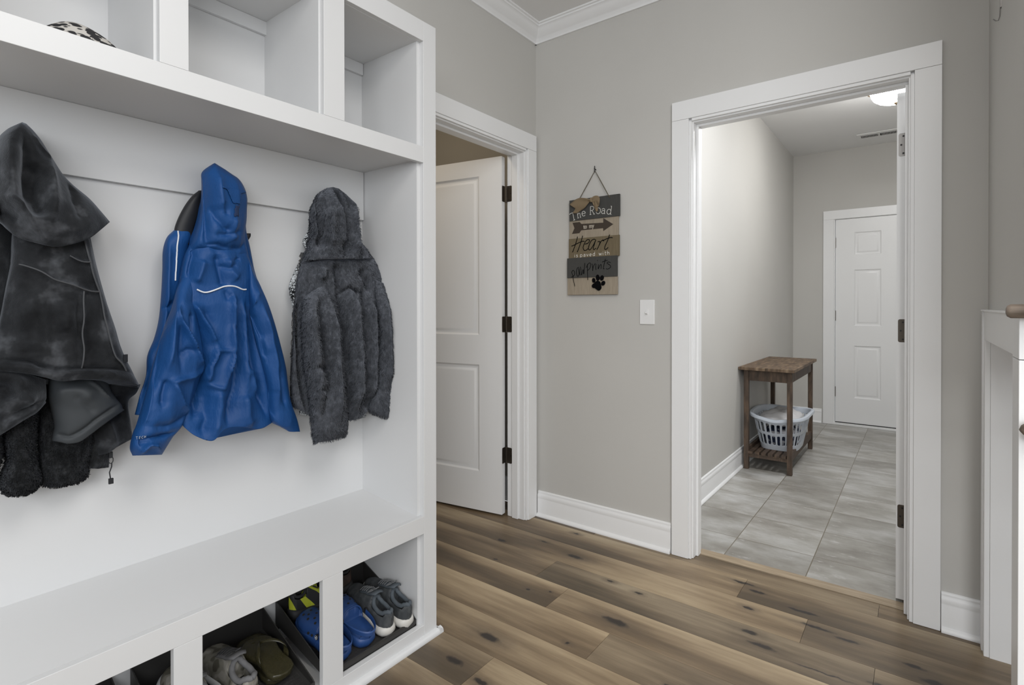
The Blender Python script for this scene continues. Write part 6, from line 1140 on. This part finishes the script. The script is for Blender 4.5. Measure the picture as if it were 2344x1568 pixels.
d_ = [[(.018, H_), (.018, 0)], arc(.009, .0105, .009, .0105, 0, 360, 14), [(.014, H_), (.018, H_)], [(.018, 0), (.022, 0)]]
letters(b, [(.036, 1.6455, .24, T_), (.060, 1.6540, .17, h_), (.085, 1.6600, .12, e_)], .0013, 2.4858, 1.22)
b.build('lettering', M['chalk'], sg); b = MB()
letters(b, [(.134, 1.665, .0, R_), (.166, 1.665, -.04, o_), (.197, 1.662, -.10, a_), (.228, 1.6575, -.16, d_)], .0013, 2.4858, 1.22)
b.build('lettering', M['chalk'], sg)
# arrow with "to my"
ar = [(.022, 1.633), (.066, 1.6335), (.076, 1.622), (.205, 1.6165), (.206, 1.640), (.262, 1.6035), (.206, 1.573), (.204, 1.588), (.075, 1.588), (.064, 1.574), (.018, 1.5735), (.034, 1.603)]
MB().poly([S2(x/.29, z, 2.4920) for x, z in ar], (0, .0006, 0)).build('arrow', M['brown'], sg)
for wd, wx in (('to', -1.4085), ('my', -1.3705)):
    vs, fs = text_mesh(wd, .030, weight=.0008)
    MB().add([(wx+v[0]*.82, 2.4912-v[2], 1.5955+v[1]*1.05) for v in vs], fs).build('lettering', M['cream'], sg)
# "Heart" and "paw prints" written with a brush
def P5(u, v): return (((u/10.455+1285)-1303.0)/114.5, None)
def conv(u, v, box):                       # measured points on the lower boards -> board plane
    (u0, v0, u1, v1, xa, za, xb, zb) = box
    return ((xa+(u-u0)/(u1-u0)*(xb-xa)+1.508)/.29, za+(v-v0)/(v1-v0)*(zb-za))
BX = (160, 70, 1350, 500, -1.508, 1.547, -1.215, 1.442)
def hb(u, v):                              # rows tilt by the perspective of the photo, taken out here
    t = (u-160)/1190.0; top = 72-62*t; bot = 528-40*t
    return ((u-160)/1190*.293/.29+.0, 1.547-(v-top)/(bot-top)*.105)
b = MB()
for st in [[(385,20),(345,160),(300,280),(255,385)], [(510,5),(470,140),(420,280),(375,385)], [(228,240),(300,215),(400,170),(500,135),(555,138)],
           [(560,205),(640,180),(675,125),(650,95),(595,120),(545,200),(520,280),(545,345),(590,345),(640,310)], [(815,100),(770,95),(710,140),(665,230),(650,310),(680,340),(730,290),(790,190),(825,110)], [(825,105),(790,220),(765,310),(790,335),(825,300)],
           [(870,160),(905,150),(925,175),(885,280),(850,340)], [(905,240),(950,150),(1000,120),(1015,150)], [(1150,0),(1100,140),(1045,260),(1035,325),(1065,340),(1115,295)], [(985,140),(1080,95),(1160,70),(1220,75)]]:
    stroke(b, [hb(*p) for p in st], .0021, 2.4888)
b.build('lettering', M['ink'], sg)
b = MB()                                   # "is paved with"
h2 = .015
def ltr(x, strokes): return (x, 1.4465+(x-.03)*.012, .0, strokes)
I = [[(0, 0), (0, .0095)], [(0, .0125), (0, .0140)]]
Sx = [[(.007, .008), (.004, .0098), (.001, .0075), (.006, .0040), (.006, .001), (.0015, 0), (0, .0015)]]
Pp = [[(0, -.006), (0, .0098)], arc(.004, .0048, .0042, .0048, 0, 360, 12)]
Aa = [[(.001, .008), (.004, .0098), (.0075, .008), (.0075, 0)], arc(.004, .003, .0035, .003, 0, 360, 10)]
Vv = [[(0, .0098), (.0042, 0)], [(.0042, 0), (.0084, .0098)]]
Ee = [[(0, .005), (.008, .005)], arc(.004, .0048, .0042, .0048, 0, 310, 12)]
Dd = [[(.008, 0), (.008, .0165)], arc(.004, .0048, .0042, .0048, 0, 360, 12)]
Ww = [[(0, .0098), (.003, 0)], [(.003, 0), (.006, .0085)], [(.006, .0085), (.009, 0)], [(.009, 0), (.012, .0098)]]
Tt = [[(0, .0150), (0, .002), (.0035, 0)], [(-.003, .0098), (.0035, .0098)]]
Hh = [[(0, 0), (0, .0160)], [(0, .006), (.004, .0098), (.0075, .008), (.008, 0)]]
kx = [(.037, I), (.0465, Sx), (.072, Pp), (.091, Aa), (.109, Vv), (.128, Ee), (.1475, Dd), (.1820, Ww), (.2055, I), (.2190, Tt), (.2310, Hh)]
for q0, q1 in ((0, 2), (2, 7), (7, 11)):
    b = MB(); letters(b, [ltr(x, s) for x, s in kx[q0:q1]], .0011, 2.4888, 1.3); b.build('lettering', M['chalk'], sg)
def pb(u, v):
    t = (u-140)/1185.0; top = 530-40*t; bot = 995-14*t
    return ((-1.517+(u-140)/1180*.295+1.508)/.29, 1.443-(v-top)/(bot-top)*.106)
b = MB()
for st in [[(255,865),(285,940),(300,1040),(335,1195)], [(250,865),(290,815),(325,850),(325,920),(290,960),(245,975)], [(430,745),(395,770),(375,850),(390,940),(420,960),(440,900),(435,760),(455,900),(470,935)],
           [(470,735),(490,840),(500,935),(540,800),(545,890),(560,880),(580,650)], [(640,680),(640,850),(650,1055)], [(610,765),(650,680),(700,650),(715,700),(695,780),(640,830)], [(750,670),(765,760),(765,840),(780,740),(825,665)],
           [(845,680),(835,760),(845,820)], [(870,595),(885,600)], [(900,690),(895,800),(930,720),(965,700),(960,800)], [(1060,565),(1035,680),(1010,790),(1040,800)], [(985,640),(1050,615),(1110,600)], [(1180,660),(1130,640),(1100,670),(1165,720),(1175,770),(1110,810),(1075,795)]]:
    stroke(b, [pb(*p) for p in st], .0015, 2.4858)
b.build('lettering', M['ink'], sg)
# paw print
b = MB(); z_ = 1.2455
def blob(cx, cz, rx, rz, rot=0, n=20):
    c, s = math.cos(rot), math.sin(rot)
    b.poly([S2((cx+rx*math.cos(2*math.pi*k/n)*c-rz*math.sin(2*math.pi*k/n)*s)/.29, cz+rx*math.cos(2*math.pi*k/n)*s+rz*math.sin(2*math.pi*k/n)*c, 2.4853) for k in range(n)], (0, .008, 0))
blob(.152, 1.320, .0085, .0125, .1); blob(.176, 1.3335, .0105, .0155, .0); blob(.200, 1.331, .0095, .0145, -.35); blob(.2065, 1.3035, .0100, .0130, -.5)
pad = [(.176, 1.318), (.188, 1.311), (.192, 1.296), (.196, 1.281), (.190, 1.270), (.180, 1.266), (.170, 1.272), (.160, 1.279), (.148, 1.281), (.142, 1.290), (.147, 1.300), (.160, 1.308), (.167, 1.315)]
pad = crom(np.array(pad+[pad[0]]), 5)[:-1].tolist(); b.poly([S2(x/.29, z, 2.4853) for x, z in pad], (0, .008, 0)); b.build('paw_print', M['ink'], sg)
# rope, nail, bow
M['rope'] = mat('jute_rope', (.115, .098, .07), .9); M['burlap'] = mat('burlap_ribbon', (.235, .175, .105), .9); t_ = NT(M['burlap'])
wv = t_.n('ShaderNodeTexWave'); wv.inputs['Scale'].default_value = 180; t_.l(t_.coord(), wv.inputs['Vector']); t_.bump(wv.outputs['Fac'], .5, .001)
b = MB(); b.tube([(-1.447, 2.484, 1.742), (-1.418, 2.489, 1.790), (-1.384, 2.494, 1.845), (-1.354, 2.498, 1.8945), (-1.323, 2.494, 1.842), (-1.292, 2.489, 1.790), (-1.262, 2.484, 1.740)], .0022, n=8)
b.build('rope', M['rope'], sg, smooth=True)
MB().cyl((-1.354, 2.510, 1.900), (-1.354, 2.492, 1.904), .0025, n=10).tube([(-1.354, 2.496, 1.886), (-1.354, 2.495, 1.900), (-1.354, 2.495, 1.918)], .0026, n=8).build('nail', M['black'], sg)
b = MB()
def ribbon(rows): b.grid(rows)
L_ = [(-1.4955, 1.7330, -1.470, 1.7585), (-1.488, 1.727, -1.44, 1.7605), (-1.4665, 1.7150, -1.42, 1.7600), (-1.47, 1.675, -1.395, 1.7565)]
def rib(edgeA, edgeB, wav=.004, seed=0, notch=0):
    rows = []; n = len(edgeA)
    A = crom(np.array(edgeA), 5); Bb = crom(np.array(edgeB), 5)
    for i, (p, q) in enumerate(zip(A, Bb)):
        row = []
        for k in range(9):
            f = k/8; r = p*(1-f)+q*f; t_n = max(0, (i/len(A)-.55)/.45); row.append((r[0]+notch*t_n*(1-abs(2*f-1)), 2.4805-.004-wav*math.sin(f*7+i*.25+seed), r[1]))
        rows.append(row)
    b.grid(rows)
rib([(-1.369, 1.742), (-1.39, 1.750), (-1.425, 1.757), (-1.450, 1.756), (-1.472, 1.747), (-1.496, 1.730)], [(-1.369, 1.732), (-1.385, 1.716), (-1.405, 1.700), (-1.430, 1.690), (-1.455, 1.679), (-1.476, 1.682)], .004, 0, .028)
rib([(-1.369, 1.742), (-1.350, 1.757), (-1.330, 1.757), (-1.316, 1.744), (-1.314, 1.722), (-1.316, 1.705)], [(-1.365, 1.732), (-1.354, 1.722), (-1.350, 1.712), (-1.346, 1.705), (-1.340, 1.700), (-1.333, 1.696)], .004, 2)
rib([(-1.358, 1.735), (-1.355, 1.720), (-1.350, 1.705), (-1.344, 1.690), (-1.336, 1.676)], [(-1.340, 1.735), (-1.334, 1.720), (-1.329, 1.705), (-1.326, 1.690), (-1.3255, 1.6745)], .003, 1)
o = b.build('bow', M['burlap'], sg, smooth=True, angle=80); o.modifiers.new('s', 'SOLIDIFY').thickness = .0012
b = MB(); b.tube([(-1.362, 2.474, 1.748), (-1.364, 2.470, 1.738), (-1.361, 2.474, 1.727)], [.006, .009, .006], n=10); b.build('bow_knot', M['burlap'], sg, smooth=True)

# ------------------------------------------------------------------ light switch
sw = thing('light_switch', 'white single toggle light switch on the wall left of the laundry doorway', 'light switch', (-1.069, 2.508, 1.155))
M['plastic'] = mat('white_plastic', (.83, .83, .83), .35)
MB().box(-1.1075, -1.0305, 2.5035, 2.5098, 1.095, 1.2165).build('cover_plate', M['plastic'], sw, bevel=.0028, seg=3)
MB().box(-1.0745, -1.0635, 2.5020, 2.504, 1.142, 1.169).obox((-1.069, 2.498, 1.151), [(1, 0, 0), (0, 1, -.45), (0, .45, 1)], .0042, .0075, .0045).build('toggle', M['plastic'], sw, bevel=.0006)
MB().cyl((-1.069, 2.5038, 1.186), (-1.069, 2.5028, 1.186), .0028, n=12).build('screw', M['plastic'], sw); MB().cyl((-1.069, 2.5038, 1.126), (-1.069, 2.5028, 1.126), .0028, n=12).build('screw', M['plastic'], sw)

# ------------------------------------------------------------------ laundry: ceiling light, vent
LCX, LCY = -.129, 4.45
cl = thing('ceiling_light', 'round frosted ceiling light with bronze rim, switched on in the laundry', 'ceiling light', (LCX, LCY, 2.74))
M['fixture'] = mat('antique_bronze', (.12, .085, .05), .4, .8)
MB().lathe([(.001, 2.742), (.130, 2.742), (.134, 2.725), (.150, 2.695), (.170, 2.672), (.175, 2.660), (.170, 2.650), (.156, 2.647), (.147, 2.655)], (LCX, LCY, 0)).build('rim', M['fixture'], cl, smooth=True)
M['glow'] = mat('lit_frosted_glass', (.9, .88, .84), .4, emit=(1.0, .985, .96), strength=48.0)
MB().lathe([(.140, 2.668), (.1465, 2.656), (.148, 2.640), (.143, 2.618), (.129, 2.594), (.106, 2.576), (.073, 2.563), (.035, 2.557), (.001, 2.556)], (LCX, LCY, 0)).build('glass_dome', M['glow'], cl, smooth=True)
MB().lathe([(.001, 2.560), (.014, 2.556), (.012, 2.549), (.005, 2.542), (.001, 2.540)], (LCX, LCY, 0), n=20).build('finial', M['fixture'], cl, smooth=True)
vt = thing('ceiling_vent', 'white louvred air vent in the laundry ceiling', 'vent', (-.30, 5.87, 2.74))
MB().box(-.462, -.135, 5.78, 5.96, 2.735, 2.741).build('frame', M['plastic'], vt, bevel=.001)
MB().box(-.435, -.302, 5.835, 5.905, 2.7335, 2.7345).box(-.288, -.160, 5.835, 5.905, 2.7335, 2.7345).build('duct_shade', M['shadowgap'], vt)  # dark slabs behind the louvres paint the shade of the duct
b = MB()
for k in range(26):
    x = -.432+k*.0105
    if -.306 < x < -.284: continue
    b.obox((x, 5.870, 2.7325), [(1, 0, .6), (0, 1, 0), (-.6, 0, 1)], .0018, .035, .0006)
b.build('louvres', M['plastic'], vt)

# ------------------------------------------------------------------ side table with laundry basket
tb = thing('side_table', 'rustic brown wooden side table with a slatted lower shelf in the laundry', 'table', (-.87, 4.62, 0))
def rust(name, cols, sc):
    m = mat(name, cols[1], .6); t = NT(m); n = t.noise(t.coord(sc), 1.6, 4, .6); t.base(t.ramp(n, [(.3, cols[0]), (.52, cols[1]), (.72, cols[2])])); t.bump(n, .3, .001); return m
M['rust'] = rust('rustic_brown_wood', [(.040, .027, .019), (.085, .056, .038), (.15, .098, .062)], (22, 22, 5))
M['rusttop'] = rust('rustic_table_top', [(.055, .035, .022), (.135, .088, .053), (.25, .18, .115)], (26, 5, 5))
tx0, tx1, ty0, ty1 = -1.022, -.705, 4.140, 5.060
b = MB()
w_ = (tx1-tx0+.050)/4
for k in range(4): b.box(tx0-.028+k*w_, tx0-.028+(k+1)*w_-.0006, ty0-.040, ty1+.045, .722, .7445)
b.build('table_top', M['rusttop'], tb, bevel=.003)
for x in (tx0, tx1-.032):
    for y in (ty0, ty1-.036): MB().box(x, x+.032, y, y+.036, 0, .722).build('leg', M['rust'], tb, bevel=.002)
b = MB(); b.box(tx0+.032, tx1-.032, ty0+.006, ty0+.024, .645, .722).box(tx0+.032, tx1-.032, ty1-.024, ty1-.006, .645, .722).box(tx0+.006, tx0+.024, ty0+.036, ty1-.036, .645, .722).box(tx1-.024, tx1-.006, ty0+.036, ty1-.036, .645, .722)
b.build('apron', M['rust'], tb, bevel=.001)
b = MB(); b.box(tx0+.032, tx1-.032, ty0+.008, ty0+.028, .088, .112).box(tx0+.032, tx1-.032, ty1-.028, ty1-.008, .088, .112).box(tx0+.006, tx0+.026, ty0+.036, ty1-.036, .090, .150).box(tx1-.026, tx1-.006, ty0+.036, ty1-.036, .090, .150)
b.build('lower_rail', M['rust'], tb, bevel=.001)
n_s = 6; ws = (tx1-tx0-.056)/n_s
for k in range(n_s): MB().box(tx0+.028+k*ws+.003, tx0+.028+(k+1)*ws-.010, ty0+.002, ty1-.002, .1122, .1300).build('slat', M['rust'], tb, bevel=.001)

bk = thing('laundry_basket', 'pale blue-white plastic laundry basket with slotted sides on the shelf of the wooden table', 'basket', (-.83, 4.50, .131))
M['basket'] = mat('pale_blue_plastic', (.60, .65, .72), .38)
bcx, bcy, bz0, bz1 = -.830, 4.490, .1305, .385
def sup(a, rx, ry, n=3.6):
    c, s = math.cos(a), math.sin(a); k = (abs(c)**n+abs(s)**n)**(-1/n); return rx*c*k, ry*s*k
NA, NZ = 300, 62
def bw(a, f):
    rx = .128+.052*f; ry = .205+.075*f; x, y = sup(a, rx, ry); return (bcx+x, bcy+y)
def top(a): return bz1 - .014*max(0, math.cos(2*a))**2*0 + .010*math.cos(2*a) - .012*math.exp(-((math.sin(a)+1)/.06)**1)*(1 if math.sin(a) < 0 else 0)
def slot(per, z, P0):
    """rounded slots in two rows around the walls"""
    w = .0215; pitch = .0335; f = (per % pitch)-pitch/2
    for z0, z1 in ((.172, .250), (.268, .345)):
        if z0 < z < z1:
            hw = w/2; dz = min(z-z0, z1-z)
            lim = hw if dz > hw else math.sqrt(max(hw*hw-(hw-dz)**2, 0))
            if abs(f) < lim: return True
    return False
b = MB(); rows = []
for j in range(NZ+1):
    f = j/NZ; row = []
    for i in range(NA):
        a = 2*math.pi*i/NA; x, y = bw(a, f); row.append((x, y, bz0+(top(a)-bz0)*f))
    rows.append(row)
b.v = [p for r in rows for p in r]
pers = [0]
for i in range(NA):
    a0, a1 = 2*math.pi*i/NA, 2*math.pi*(i+1)/NA; p, q = bw(a0, .5), bw(a1, .5); pers.append(pers[-1]+math.hypot(p[0]-q[0], p[1]-q[1]))
for j in range(NZ):
    for i in range(NA):
        z = bz0+(bz1-bz0)*(j+.5)/NZ; a = 2*math.pi*(i+.5)/NA
        ca = (math.degrees(a)) % 90; x, y = bw(a, .5); rx, ry = .154, .2425
        corner = abs(x-bcx) > rx-.022 and abs(y-bcy) > ry-.022
        if not corner and slot((pers[i]+pers[i+1])/2, z, 0): continue
        b.f.append((j*NA+i, j*NA+(i+1) % NA, (j+1)*NA+(i+1) % NA, (j+1)*NA+i)); b.mi.append(0)
b.f.append(tuple(range(NA-1, -1, -1))); b.mi.append(0)
o = b.build('body', M['basket'], bk, smooth=True, angle=60); s_ = o.modifiers.new('s', 'SOLIDIFY'); s_.thickness = .003; s_.offset = -1
G = []
for i in range(120):
    a = 2*math.pi*i/120; x0, y0 = sup(a, .179, .279); x1, y1 = sup(a, .200, .300); z = top(a); n_ = Vector((x1-x0, y1-y0, 0))
    G.append([(bcx+x0, bcy+y0, z-.004), (bcx+x0, bcy+y0, z+.002), (bcx+x0+n_.x*.4, bcy+y0+n_.y*.4, z+.005), (bcx+x1-n_.x*.1, bcy+y1-n_.y*.1, z+.002), (bcx+x1, bcy+y1, z-.004), (bcx+x1, bcy+y1, z-.016), (bcx+x1-n_.x*.1, bcy+y1-n_.y*.1, z-.016), (bcx+x1-n_.x*.12, bcy+y1-n_.y*.12, z-.006), (bcx+x0+n_.x*.3, bcy+y0+n_.y*.3, z-.001-.003)])
G.append(G[0]); MB().grid(G, wrap=True).build('rim', M['basket'], bk, smooth=True, angle=50)
def heap(cx, cy, rx, ry, z0, h, m, nm, label, cat, seed, group=None):
    G = []
    for i in range(26):
        f = i/25; row = []
        for k in range(64):
            a = 2*math.pi*k/64; x, y = sup(a, rx, ry, 2.8); r = math.cos(f*math.pi/2)**.5 if f < 1 else 0.0
            if f < .35: zz = z0+h*.5*f/.35; rr = .80+.2*(f/.35)
            else: g = (f-.35)/.65; zz = z0+h*.5+h*.5*math.sin(g*math.pi/2); rr = math.cos(g*math.pi/2)**.7 if g < 1 else 0
            p = np.array([cx+x*rr, cy+y*rr, zz]); row.append(p)
        G.append(row)
    G = np.array(G); n1 = vnoise(G, 7, seed); n2 = vnoise(G, 18, seed+5); amp = np.linspace(.2, 1, 26)[:, None]
    G[..., 2] += (.012*np.abs(n1)*3+.006*n2*2)*amp; 
    b = MB().grid(G.tolist(), wrap=True); o = b.build(nm, m, smooth=True, angle=180); tag(o, label, cat, group); return o
wc = mat('white_sheer_cloth', (.62, .62, .63), .85); nc = camo('navy_print_cloth', [(.012, .018, .04), (.02, .03, .07), (.42, .42, .44)], 22)
heap(bcx, bcy, .118, .195, .136, .155, nc, 'clothing_pile', 'dark navy and white clothes seen through the slots of the laundry basket', 'clothes', 3)
heap(bcx-.005, bcy, .135, .225, .305, .075, wc, 'white_laundry', 'crumpled sheer white laundry on top in the laundry basket', 'laundry', 11)
